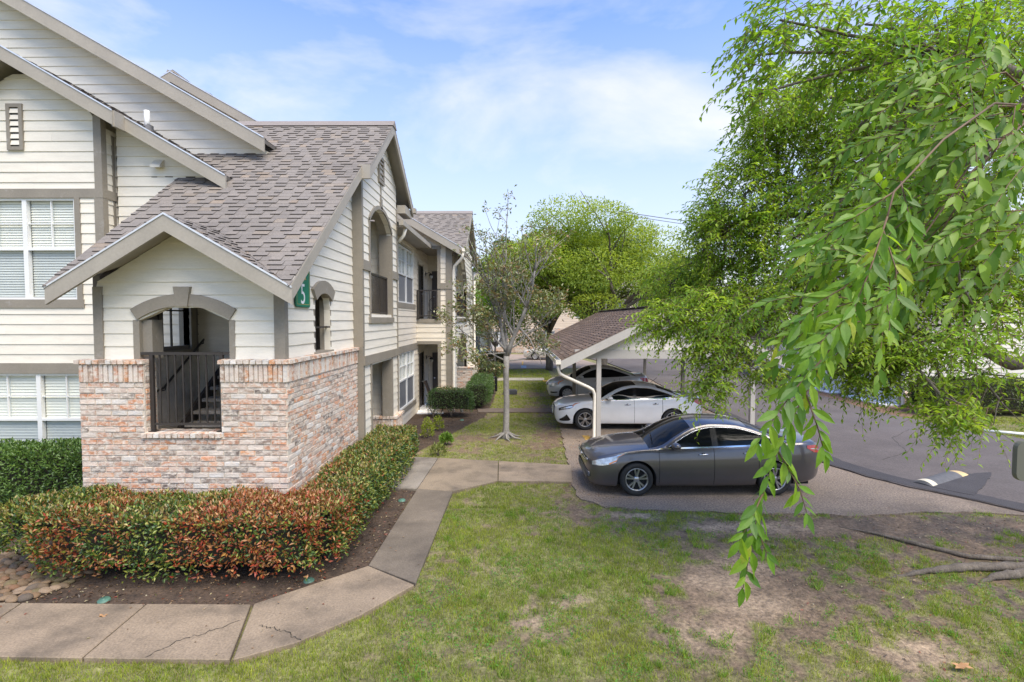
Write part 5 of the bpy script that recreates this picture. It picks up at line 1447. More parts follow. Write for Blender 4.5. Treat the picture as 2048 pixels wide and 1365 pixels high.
# ------------------------------------------------------------------ foliage
def norm(a): return a / (np.linalg.norm(a, axis=-1, keepdims=True) + 1e-9)
def leaves_mesh(base, d, n, ln, wd, cols, detail=0, fold=0.25, curl=0.12):
    """leaf blades as arrays: base points, axis d, normal n"""
    d = norm(d); s = norm(np.cross(d, n)); n = np.cross(s, d)
    ln = np.asarray(ln).reshape(-1, 1); wd = np.asarray(wd).reshape(-1, 1)
    N = len(base)
    if detail == 0:
        v = np.stack([base, base + d * ln * .45 + s * wd * .5 + n * wd * fold, base + d * ln - n * ln * curl, base + d * ln * .45 - s * wd * .5 + n * wd * fold], 1)
        f = np.array([[0, 1, 2], [0, 2, 3]])
    elif detail == 2:
        pts = [base]; tt = (.16, .38, .62, .84); ww = (.27, .48, .42, .19)
        R = [base + d * ln * t - n * ln * curl * t * t for t in tt]
        tip = base + d * ln - n * ln * curl
        v = np.stack([base] + [R[i] + s * wd * ww[i] + n * wd * fold * ww[i] for i in range(4)] + [tip] + [R[i] - s * wd * ww[i] + n * wd * fold * ww[i] for i in (3, 2, 1, 0)] + R, 1)
        f = [[0, 1, 10], [0, 10, 9]]
        for i in range(3):
            f += [[1 + i, 2 + i, 11 + i], [1 + i, 11 + i, 10 + i], [10 + i, 11 + i, 8 - i], [10 + i, 8 - i, 9 - i]]
        f += [[4, 5, 13], [13, 5, 6]]
        f = np.array(f)
    else:
        m1 = base + d * ln * .36; m2 = base + d * ln * .72 - n * ln * curl * .4; tip = base + d * ln - n * ln * curl
        v = np.stack([base, m1 + s * wd * .5 + n * wd * fold * .5, m2 + s * wd * .34 + n * wd * fold * .4, tip, m2 - s * wd * .34 + n * wd * fold * .4, m1 - s * wd * .5 + n * wd * fold * .5, m1, m2], 1)
        f = np.array([[0, 1, 6], [0, 6, 5], [1, 2, 7], [1, 7, 6], [6, 7, 4], [6, 4, 5], [2, 3, 7], [7, 3, 4]])
    k = v.shape[1]
    F = (f[None] + (np.arange(N) * k)[:, None, None]).reshape(-1, 3)
    C = np.repeat(cols, k, 0)
    return v.reshape(-1, 3), F, C

def sprays(P, D, L, nleaf, ll, lw, droop=.3, cols=None, detail=0, splay=.85, hang=.3, jit=.35, start=.12):
    """leafy twigs from base P along D; returns leaf arrays and twig paths"""
    T = len(P); t = np.linspace(start, 1, nleaf)[None, :, None]
    L = np.asarray(L).reshape(-1, 1, 1); D = norm(D)
    pos = P[:, None] + D[:, None] * t * L + np.array([0, 0, -1.0]) * droop * L * t ** 2
    tan = norm(D[:, None] * np.ones_like(t) + np.array([0, 0, -2.0]) * droop * t)
    side = norm(np.cross(tan, np.array([0, 0, 1.0])) + rng.normal(0, .25, tan.shape))
    sg_ = np.where(np.arange(nleaf) % 2 == 0, 1.0, -1.0)[None, :, None]
    d = norm(tan * .55 + side * sg_ * splay + np.array([0, 0, -hang]) + rng.normal(0, jit * .6, tan.shape))
    n = norm(np.array([0, 0, 1.0]) + rng.normal(0, jit, tan.shape) + side * sg_ * .15)
    sz = rng.uniform(.65, 1.12, (T, nleaf)) * np.linspace(1.0, .8, nleaf)[None]
    c = cols[:, None] * rng.uniform(.75, 1.25, (T, nleaf, 1)) * np.array([1, 1, 1]) if cols is not None else np.ones((T, nleaf, 3))
    tt = np.linspace(0, 1, 4)[None, :, None]
    path = P[:, None] + D[:, None] * tt * L + np.array([0, 0, -1.0]) * droop * L * tt ** 2
    return leaves_mesh(pos.reshape(-1, 3), d.reshape(-1, 3), n.reshape(-1, 3), (sz * ll).ravel(), (sz * lw).ravel(), c.reshape(-1, 3), detail), path

def sticks(paths, r0, r1):
    """thin three sided twigs along (T,K,3) paths"""
    T, K, _ = paths.shape
    tan = norm(np.gradient(paths, axis=1)); a = norm(np.cross(tan, np.array([0.3, 0.5, 0.8]))); b = np.cross(tan, a)
    r = np.linspace(r0, r1, K)[None, :, None]
    ring = np.stack([paths + (a * math.cos(q) + b * math.sin(q)) * r for q in (0, 2.094, 4.189)], 2)
    V = ring.reshape(-1, 3); base = (np.arange(T) * K * 3)[:, None, None]
    F = []
    for k in range(K - 1):
        for q in range(3):
            F.append([k * 3 + q, k * 3 + (q + 1) % 3, (k + 1) * 3 + (q + 1) % 3, (k + 1) * 3 + q])
    return V, (np.array(F)[None] + base).reshape(-1, 4)

def merge(parts):
    V, F, C, o = [], [], [], 0
    for v, f, c in parts:
        V.append(v); F.append(f + o); C.append(c); o += len(v)
    return np.concatenate(V), np.concatenate(F), np.concatenate(C)

def limb(mb, a, b, r0, r1, seed, bend=.12, n=7, sides=8):
    r = random.Random(seed); a, b = Vector(a), Vector(b); L = (b - a).length; pts = []
    o1 = Vector((r.uniform(-1, 1), r.uniform(-1, 1), r.uniform(-.2, 1))) * L * bend
    for i in range(n + 1):
        t = i / n
        pts.append(a.lerp(b, t) + o1 * math.sin(t * math.pi) + Vector((r.uniform(-1, 1), r.uniform(-1, 1), r.uniform(-1, 1))) * L * .012 * (0 < i < n))
    mb.tube(pts, [r0 + (r1 - r0) * i / n for i in range(n + 1)], sides)
    return pts

def ell(n, c, r):
    d = norm(rng.normal(0, 1, (n, 3))); return np.array(c) + d * np.array(r) * rng.uniform(.35, 1, (n, 1)) ** .5

# --- the big tree on the right, its limbs reaching over the parking
FAR = [(3.52, 8, 5.46, 0.66, 0.8, 0.78, 75), (3.31, 8, 4.77, 0.62, 0.8, 0.54, 60), (4.38, 8.2, 6.2, 0.88, 0.9, 0.8, 95), (4.27, 7.8, 4.81, 0.91, 0.9, 0.76, 110), (3.32, 8.4, 4.19, 0.57, 0.6, 0.45, 42), (2.94, 7.6, 3.69, 0.74, 0.7, 0.41, 60), (2.63, 8.8, 4.14, 0.47, 0.5, 0.38, 28), (3.79, 7.4, 3.76, 0.79, 0.8, 0.43, 75), (4.52, 7, 4.08, 0.82, 0.9, 0.61, 105), (4.41, 6.6, 3.22, 0.61, 0.6, 0.38, 46), (5.11, 6.2, 2.82, 0.66, 0.6, 0.3, 14), (4.41, 6.4, 2.92, 0.37, 0.4, 0.28, 26), (4.64, 6.3, 3.18, 0.37, 0.4, 0.24, 20), (2.79, 7.2, 3.23, 0.42, 0.4, 0.31, 26), (2.69, 7, 2.66, 0.26, 0.3, 0.26, 14), (2.24, 7.6, 3.54, 0.41, 0.4, 0.3, 24), (3.15, 6.9, 2.94, 0.4, 0.4, 0.2, 16), (3.5, 6.8, 2.75, 0.23, 0.3, 0.23, 9), (5.21, 6.2, 3.48, 0.66, 0.8, 0.42, 34), (5.63, 6.3, 4.15, 0.61, 0.8, 0.55, 85), (5.23, 7.6, 5.57, 0.96, 1, 0.96, 140), (6.13, 7.4, 5.94, 1.01, 1, 1.22, 165), (5.54, 6.8, 4.65, 0.73, 0.8, 0.59, 90), (3.83, 7.6, 6.72, 0.48, 0.7, 0.44, 44), (4.84, 7.6, 6.64, 0.74, 0.9, 0.66, 85), (5.9, 7.6, 7.14, 0.89, 1, 0.81, 110), (6.68, 7.4, 7.18, 0.65, 1, 0.93, 95), (3.14, 8.4, 5.23, 0.37, 0.4, 0.33, 22), (3.92, 8, 6.36, 0.39, 0.5, 0.39, 28), (5.65, 6.0, 2.61, 0.41, 0.5, 0.35, 6), (4.79, 5.6, 2.51, 0.27, 0.3, 0.16, 14),
       (7.6, 7.2, 6.5, 1.2, 1.3, 1.4, 90), (9.2, 7.2, 7.4, 1.6, 1.6, 1.3, 90), (8.3, 5.6, 6.2, 1.3, 1.2, 1.2, 70)]
MIDL = [(2.1, 4.2, 5.92, 0.24, 0.35, 0.2, 34), (1.93, 4.2, 5.65, 0.14, 0.3, 0.29, 26), (1.83, 4.1, 5.28, 0.09, 0.2, 0.14, 8), (2.44, 4.3, 5.9, 0.29, 0.4, 0.25, 38), (2.84, 4.3, 5.94, 0.38, 0.4, 0.27, 50), (2.59, 4.2, 5.53, 0.24, 0.4, 0.24, 32), (2.99, 4.0, 5.44, 0.39, 0.5, 0.35, 55), (2.78, 4.0, 4.95, 0.31, 0.5, 0.29, 40), (2.77, 4.6, 4.78, 0.27, 0.4, 0.18, 20), (3.17, 4.0, 5.77, 0.39, 0.5, 0.25, 45), (3.56, 4.0, 5.73, 0.31, 0.4, 0.31, 40), (3.25, 4.2, 4.51, 0.37, 0.5, 0.33, 44), (2.8, 5.2, 4.24, 0.25, 0.4, 0.25, 20), (2.75, 5.0, 3.69, 0.34, 0.4, 0.19, 20), (2.35, 5.4, 3.54, 0.31, 0.4, 0.21, 18), (2.96, 4.6, 4.3, 0.27, 0.4, 0.22, 22), (3.95, 4.4, 3.55, 0.3, 0.4, 0.3, 28)]
NEAR = [(2.13, 2.5, 4.68, 0.27, 0.3, 0.19, 20), (1.98, 2.5, 4.36, 0.19, 0.3, 0.15, 15), (2.17, 2.4, 4.28, 0.16, 0.3, 0.21, 20), (1.84, 2.5, 4.07, 0.17, 0.25, 0.15, 15), (2.0, 2.4, 4.0, 0.21, 0.3, 0.16, 17), (2.16, 2.4, 3.92, 0.13, 0.3, 0.16, 13), (1.64, 2.3, 3.72, 0.16, 0.2, 0.13, 14), (1.80, 2.3, 3.80, 0.11, 0.2, 0.1, 6), (1.42, 2.1, 3.55, 0.1, 0.15, 0.1, 10)]
T1 = empty('leafy_tree', (8.9, 7.4, 0), 'large leafy elm-like tree on the right, its branches hanging over the parking', 'tree')
tk = MB()
p = limb(tk, (8.9, 7.4, -.05), (8.6, 7.3, 3.4), .30, .24, 1, .05, sides=14)
tk.tube([(8.9, 7.4, -.1), (8.9, 7.4, .12), (8.88, 7.4, .5)], [.52, .38, .30], 14)
tk.build('trunk', M['bark'], T1)
lb = MB()
main = []
for i, (a, b, r0, r1) in enumerate([((8.6, 7.3, 3.3), (6.6, 7.4, 5.4), .17, .10), ((8.6, 7.3, 3.2), (7.5, 6.9, 6.5), .18, .09), ((8.6, 7.3, 2.6), (6.35, 6.6, 2.98), .13, .085), ((6.35, 6.6, 2.98), (5.3, 6.5, 3.3), .085, .05), ((6.6, 7.4, 5.4), (4.6, 7.9, 5.1), .09, .045), ((6.6, 7.4, 5.4), (5.2, 7.6, 6.6), .09, .04),
                                    ((8.5, 7.3, 3.3), (5.6, 5.4, 5.6), .12, .06), ((5.6, 5.4, 5.6), (3.3, 4.1, 5.6), .06, .03), ((5.6, 5.4, 5.6), (2.6, 2.6, 4.6), .05, .018), ((4.6, 7.9, 5.1), (3.2, 8.1, 5.0), .045, .02), ((5.3, 6.5, 3.3), (3.4, 7.2, 3.8), .05, .022), ((8.6, 7.3, 3.3), (9.6, 7.4, 7.0), .16, .07), ((5.3, 6.5, 3.3), (4.2, 6.5, 3.0), .04, .015)]):
    main += limb(lb, a, b, r0, r1, i + 3, .10)
mainv = np.array([tuple(q) for q in main])
def branch_to(c, r0, seed):
    dd = np.linalg.norm(mainv - np.array(c), axis=1); i = int(np.argmin(dd))
    return limb(lb, mainv[i], c, r0, r0 * .45, seed, .12, 5, 6)
parts, paths = [], []
for i, (x, y, z, rx, ry, rz, n) in enumerate(FAR):
    c = (x, y, z); br = branch_to(c, .028, 100 + i)
    n = int(n * 3.9); P = ell(n, c, (rx, ry, rz))
    for k in range(7):
        e = P[k]; limb(lb, br[-1 - k % 3], e, .012, .004, 900 + i * 10 + k, .12, 4, 4)
    D = (P - np.array(c)) * np.array([.8, .8, .5]) + np.array([-.42, -.25, -.05]) + rng.normal(0, .45, P.shape)
    g = rng.random((n, 1)); col = ((1 - g) * np.array([.155, .285, .034]) + g * np.array([.36, .49, .06])) * rng.uniform(.85, 1.1)
    (v, f, cc), pth = sprays(P - norm(D) * .2, D, rng.uniform(.35, .7, n), 14, .094, .036, .32, col)
    parts.append((v, f, cc)); paths.append(pth)
for i, (x, y, z, rx, ry, rz, n) in enumerate(MIDL):
    c = (x, y, z); branch_to(c, .018, 300 + i)
    n = int(n * 1.15); P = ell(n, c, (rx, ry, rz))
    D = (P - np.array(c)) + np.array([-.5, -.15, -.22]) + rng.normal(0, .35, P.shape)
    g = rng.random((n, 1)); col = (1 - g) * np.array([.14, .28, .03]) + g * np.array([.28, .43, .05])
    (v, f, cc), pth = sprays(P - norm(D) * .15, D, rng.uniform(.3, .55, n), 13, .078, .031, .35, col)
    parts.append((v, f, cc)); paths.append(pth)
# hanging twigs close to the window
def twig_leaves(path, ll, spacing, seed):
    """alternate leaves along a polyline; returns (pos, dir, normal) lists"""
    r = np.random.default_rng(seed); path = np.array(path); seg = np.linalg.norm(np.diff(path, axis=0), axis=1); cum = np.concatenate([[0], np.cumsum(seg)])
    s_ = np.arange(.02, cum[-1], spacing); out = []
    for i, s0 in enumerate(s_):
        k = min(int(np.searchsorted(cum, s0, 'right')) - 1, len(seg) - 1); t = (s0 - cum[k]) / seg[k]
        p_ = path[k] * (1 - t) + path[k + 1] * t; tan = (path[k + 1] - path[k]) / seg[k]
        side = np.cross(tan, np.array([0, -1, .15])); side /= np.linalg.norm(side)
        sg_ = 1 if i % 2 else -1
        d = tan * .75 + side * sg_ * r.uniform(.35, .8) + np.array([0, r.uniform(-.45, .15), -.25]) + r.normal(0, .16, 3)
        n = np.array([side[0] * sg_ * -.3, -.75, .75]) + r.normal(0, .35, 3)
        out.append((p_, d, n, ll * r.uniform(.55, 1.2)))
    out.append((path[-1], path[-1] - path[-2], np.array([0, -.7, .6]), ll * .9))
    return out
HANG = [[(1.27, 1.78, 3.90), (1.2, 1.76, 3.71), (1.13, 1.75, 3.55), (1.05, 1.75, 3.42), (0.95, 1.75, 3.22), (0.88, 1.75, 3.05), (0.84, 1.75, 2.9), (0.81, 1.75, 2.74), (0.79, 1.75, 2.62)],
        [(1.05, 1.75, 3.42), (.97, 1.72, 3.36), (.87, 1.70, 3.24), (.80, 1.69, 3.14)],
        [(.99, 1.75, 3.30), (1.02, 1.73, 3.19), (1.04, 1.72, 3.10)],
        [(.90, 1.75, 3.10), (.96, 1.72, 2.98), (.98, 1.71, 2.90)],
        [(1.15, 1.75, 3.58), (1.04, 1.72, 3.50), (.97, 1.70, 3.42)],
        [(1.22, 1.77, 3.76), (1.13, 1.78, 3.66), (1.04, 1.80, 3.60), (.99, 1.80, 3.53)],
        [(1.27, 1.8, 3.86), (1.29, 1.76, 3.72), (1.28, 1.74, 3.62)],
        [(1.34, 1.85, 4.0), (1.22, 1.86, 3.92), (1.10, 1.88, 3.84), (1.04, 1.9, 3.76)],
        [(.85, 1.75, 2.95), (.80, 1.73, 2.86), (.76, 1.72, 2.80)], [(.83, 1.75, 2.84), (.86, 1.73, 2.75)],
        [(1.4, 1.9, 4.05), (1.42, 1.88, 3.92), (1.42, 1.86, 3.82)]]
tw = MB(); hl = []
for i, pth in enumerate(HANG):
    tw.tube(pth, [.0032 - .0022 * k / (len(pth) - 1) for k in range(len(pth))], 6)
    hl += twig_leaves(pth, .082, .0180, 50 + i)
tw.tube([(2.6, 2.6, 4.6), (2.0, 2.2, 4.45), (1.55, 1.9, 4.2), (1.34, 1.85, 4.0), (1.27, 1.78, 3.90)], [.005, .0045, .004, .0036, .0034], 7)
for i, (x, y, z, rx, ry, rz, n) in enumerate(NEAR):
    c = (x, y, z)
    tw.tube([(2.6, 2.6, 4.6), ((2.6 + x) / 2, (2.6 + y) / 2, (4.6 + z) / 2 + .1), c], [.006, .0045, .003], 6)
    P = ell(n, c, (rx, ry, rz))
    for k in range(n):
        D = np.array([-.75, -.12, -.28]) + rng.normal(0, .36, 3) + (P[k] - np.array(c)) * 1.2; D /= np.linalg.norm(D); L = rng.uniform(.25, .42)
        pth = [P[k] + D * L * t + np.array([0, 0, -.3 * L * t * t]) for t in (-.2, .15, .5, .8, 1)]
        tw.tube([tuple(q) for q in pth], [.0026, .0023, .002, .0016, .0012], 4)
        hl += twig_leaves(pth, .082, .028, 200 + i * 30 + k)
tw.build('twig', M['twig'], T1)
hl.sort(key=lambda q: (q[0][0] / q[0][1] > .99, np.linalg.norm(q[0] - np.array(EYE)) - (2 if q[0][1] < 1.83 else 0)))
LV = []
for i, c in enumerate([(.14, .275, .030), (.18, .325, .034), (.085, .185, .026), (.24, .38, .042), (.38, .44, .06)]):
    lp = []
    v, f, cc = leaves_mesh(np.zeros((1, 3)), np.array([[1., 0, 0]]), np.array([[0, 0, 1.]]), [1], [.345], np.array([c]), 2, fold=[.22, .38, .12, .45, .3][i], curl=[.06, .30, -.10, .18, .42][i])
    me = bpy.data.meshes.new('leaf'); me.from_pydata([tuple(q) for q in v], [], [tuple(q) for q in f])
    # a petiole and a fuller outline
    ca = me.color_attributes.new('Col', 'FLOAT_COLOR', 'POINT'); ca.data.foreach_set('color', [*c, 1.0] * len(me.vertices))
    me.materials.append(M['leaf']); me.update(); LV.append(me)
for (p_, d, n, ll) in hl[:300]:
    o = bpy.data.objects.new('leaf', LV[int(rng.choice(5, p=[.3, .3, .2, .15, .05]))])
    d = Vector(d).normalized(); n = Vector(n); s_ = n.cross(d).normalized(); n = d.cross(s_)
    m3 = Matrix((d, s_, n)).transposed().to_4x4()
    o.matrix_world = Matrix.Translation(Vector(p_)) @ m3 @ Matrix.Scale(float(ll), 4)
    link(o, T1)
R3 = hl[300:]
if R3:
    g = rng.random((len(R3), 1)); cc = (1 - g) * np.array([.085, .19, .026]) + g * np.array([.26, .40, .042])
    parts.append(leaves_mesh(np.array([q[0] for q in R3]), np.array([q[1] for q in R3]), np.array([q[2] for q in R3]), [q[3] for q in R3], [q[3] * .345 for q in R3], cc, 2, curl=.12))
v, f, cc = merge(parts)
o = mesh_np('crown', v, f, M['leaf'], T1, cc); tag(o, kind='stuff')
pv, pf = sticks(np.concatenate(paths), .0035, .0012)
o = mesh_np('twigs_in_crown'.replace('twigs', 'twig'), pv, pf, M['twig'], T1); tag(o, kind='stuff')
lb.build('limb', M['bark'], T1)

# --- generic broadleaf tree for the distance
def far_tree(name, label, base, h, cz, rad, n, ll, c0, c1, trunk_r=.2, blobs=16, seed=1, cat='tree', bark=None, cone=False, limbs=9, inner=.45, droop=.2, clump=.36, off=0):
    r = np.random.default_rng(seed); o = empty(name, base, label, cat)
    bx, by, _ = base; rx, ry, rz = rad
    mb = MB(); fork = (bx, by, max(.6, cz - rz * .85))
    limb(mb, (bx, by, -.05), fork, trunk_r, trunk_r * .75, seed, .04, sides=10)
    B_ = []
    for i in range(blobs):
        d = r.normal(0, 1, 3); d /= np.linalg.norm(d)
        if d[2] < -.75: d[2] *= -.5
        q = r.uniform(inner, .82)
        c = np.array([bx + off, by, cz]) + d * np.array(rad) * q
        if cone: 
            k = (c[2] - (cz - rz)) / (2 * rz); c[:2] = np.array([bx, by]) + (c[:2] - np.array([bx, by])) * (1.15 - k)
        B_.append(c)
    for i, c in enumerate(B_[:limbs]):
        a = limb(mb, fork, c, trunk_r * .5, trunk_r * .10, seed * 50 + i, .14, 6, 6)
        for k in range(3): limb(mb, a[3 + k], c + r.normal(0, .25, 3) * np.array(rad) * .8, trunk_r * .16, trunk_r * .04, seed * 77 + i * 5 + k, .15, 4, 4)
    mb.build('trunk', bark or M['bark'], o)
    P = []; C = []; O = []
    for c in B_:
        m_ = n // blobs; d = r.normal(0, 1, (m_, 3)); d /= np.linalg.norm(d, axis=1, keepdims=True)
        br = np.array(rad) * r.uniform(clump * .8, clump * 1.25)
        P.append(c + d * br * r.uniform(.3, 1, (m_, 1)) ** .45); O.append(d)
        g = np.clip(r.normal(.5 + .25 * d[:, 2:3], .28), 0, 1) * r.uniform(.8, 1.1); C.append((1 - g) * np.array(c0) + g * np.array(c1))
    P, C, O = np.concatenate(P), np.concatenate(C), np.concatenate(O)
    D = O + r.normal(0, .7, O.shape) + np.array([0, 0, -droop]); Nn = O * .5 + np.array([0, 0, .8]) + r.normal(0, .5, O.shape)
    v, f, cc = leaves_mesh(P, D, Nn, ll * r.uniform(.6, 1.2, len(P)), ll * .55 * r.uniform(.6, 1.2, len(P)), C)
    mesh_np('crown', v, f, M['oakleaf'], o, cc)
    return o
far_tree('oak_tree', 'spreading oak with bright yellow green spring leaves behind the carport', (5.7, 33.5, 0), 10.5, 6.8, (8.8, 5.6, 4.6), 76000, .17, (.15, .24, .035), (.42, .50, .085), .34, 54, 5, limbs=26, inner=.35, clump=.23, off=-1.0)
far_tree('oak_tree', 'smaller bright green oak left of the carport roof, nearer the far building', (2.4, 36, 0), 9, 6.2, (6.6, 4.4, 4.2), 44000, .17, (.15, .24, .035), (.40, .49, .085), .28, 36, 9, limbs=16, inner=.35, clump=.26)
far_tree('young_tree', 'small fresh green tree beside the far wing, behind the pale barked tree', (-1.3, 34, 0), 6, 3.9, (2.2, 1.6, 2.6), 15000, .14, (.10, .22, .02), (.26, .43, .035), .08, 14, 11)
far_tree('dark_tree', 'dark green tree rising behind the far wing roof', (-2.2, 62, 0), 14, 9.6, (3.2, 3, 3.6), 14000, .32, (.04, .075, .018), (.11, .17, .04), .3, 14, 12)
far_tree('dark_tree', 'dull green tree behind the distant pinkish building, left of the oak', (3.5, 72, 0), 12, 8.5, (5, 4, 3.5), 12000, .4, (.05, .09, .02), (.13, .2, .05), .3, 14, 13)
GRP = 'distant pines beyond the carport'
for i, (x, y, h) in enumerate([(23.5, 80, 13.5), (26.5, 84, 15), (29.5, 82, 14), (20.5, 86, 12.5), (33, 88, 15)]):
    o = far_tree('pine_tree', 'distant hazy grey green pine beyond the carport roof, %s' % ['left of the tallest', 'tallest in the middle', 'right of the tallest', 'farthest left of the row', 'farthest right of the row'][i], (x, y, 0), h, h * .66, (2.6, 2.4, h * .36), 7000, .45, (.07, .10, .05), (.17, .21, .10), .25, 14, 20 + i, bark=M['bark'], cone=True)
    o['group'] = GRP
far_tree('broad_tree', 'mid green tree beyond the drive lane behind the carport', (14, 58, 0), 9, 5.6, (4.5, 4, 3.6), 14000, .3, (.07, .13, .02), (.18, .30, .04), .25, 14, 31)
far_tree('broad_tree', 'round green tree beyond the garage end of the lane', (21, 62, 0), 9, 5.4, (4.5, 4, 3.8), 14000, .3, (.06, .12, .02), (.16, .27, .04), .25, 14, 32)

# --- pale barked tree in front of the far wing
MG = empty('pale_barked_tree', (-.27, 15.4, 0), 'thin grey barked tree with sparse dull olive leaves on the lawn', 'tree')
mb = MB(); tips = []; r = random.Random(21)
mb.tube([(-.27, 15.4, -.05), (-.27, 15.4, .06), (-.265, 15.4, .25), (-.25, 15.4, 1.1), (-.27, 15.42, 1.9), (-.25, 15.4, 2.45)], [.22, .13, .095, .086, .084, .088], 12)
for k in range(7):
    a = k * .9 + .3; mb.tube([(-.27 + .1 * math.cos(a), 15.4 + .1 * math.sin(a), .12), (-.27 + .3 * math.cos(a), 15.4 + .3 * math.sin(a), .02), (-.27 + .55 * math.cos(a + .2), 15.4 + .55 * math.sin(a + .2), -.03)], [.045, .028, .010], 6)
def grow(p, d, L, rr, dep):
    p = Vector(p); d = Vector(d).normalized(); pts = [p]; n = 5
    for i in range(n):
        d = (d + Vector((r.uniform(-1, 1), r.uniform(-1, 1), r.uniform(-.5, .9))) * .13).normalized(); pts.append(pts[-1] + d * L / n)
    mb.tube(pts, [rr * (1 - .45 * i / n) for i in range(n + 1)], 6 if rr > .02 else 4)
    if dep == 0 or rr < .005: tips.append((pts[-1], d)); tips.append((pts[-2], d)); return
    for k in range(r.choice([2, 3, 3])):
        i = r.randint(2, n); q = Vector((r.uniform(-1, 1), r.uniform(-1, 1), r.uniform(-.35, .8)))
        grow(pts[i], d * .75 + q * .8, L * r.uniform(.5, .8), rr * r.uniform(.42, .6), dep - 1)
    if r.random() < .8: grow(pts[-1], d, L * .7, rr * .55, dep - 1)
for d, L, rr in [((-.18, .1, 1), 1.7, .07), ((.25, -.1, 1), 1.6, .075), ((.5, .3, .9), 1.3, .045), ((-.5, -.2, .8), 1.1, .04), ((.05, .3, 1), 1.5, .05), ((.8, -.2, .55), 1.1, .03), ((-.9, .1, .35), 1.0, .03), ((.7, .2, .1), .8, .024), ((-.7, -.3, .0), .8, .022)]:
    grow((-.25, 15.4, 2.35 + r.uniform(-.1, .25)), d, L, rr, 3)
grow((-.35, 15.4, 4.2), (-.15, 0, 1), 1.4, .035, 2); grow((.15, 15.4, 4.0), (.25, .05, 1), 1.3, .035, 2)
mb.tube([(.05, 15.3, 3.4), (.45, 15.2, 2.95), (.62, 15.15, 2.55), (.72, 15.1, 2.45), (.80, 15.1, 2.2)], [.03, .022, .016, .012, .008], 6)
mb.build('trunk', M['greybark'], MG)
P, D, C, Nn = [], [], [], []
for q, d in tips:
    q = Vector(q)
    for k in range(r.randint(4, 11)):
        e = Vector((r.gauss(0, 1), r.gauss(0, 1), r.gauss(0, .8))) + d * .6
        P.append(q + Vector((r.gauss(0, .11), r.gauss(0, .085), r.gauss(0, .085)))); D.append(e); Nn.append((r.gauss(0, .6), r.gauss(0, .6), 1))
        C.append(r.choice([(.13, .165, .06), (.17, .20, .08), (.22, .23, .12), (.19, .13, .07), (.27, .27, .16), (.11, .15, .055), (.24, .16, .07), (.16, .19, .07)]))
P, D, C, Nn = map(lambda q: np.array([tuple(e) for e in q], float), (P, D, C, Nn))
v, f, cc = leaves_mesh(P, D, Nn, .14 * rng.uniform(.6, 1.15, len(P)), .052 * rng.uniform(.7, 1.2, len(P)), C)
mesh_np('crown', v, f, M['hedgeleaf'], MG, cc * 1.3)

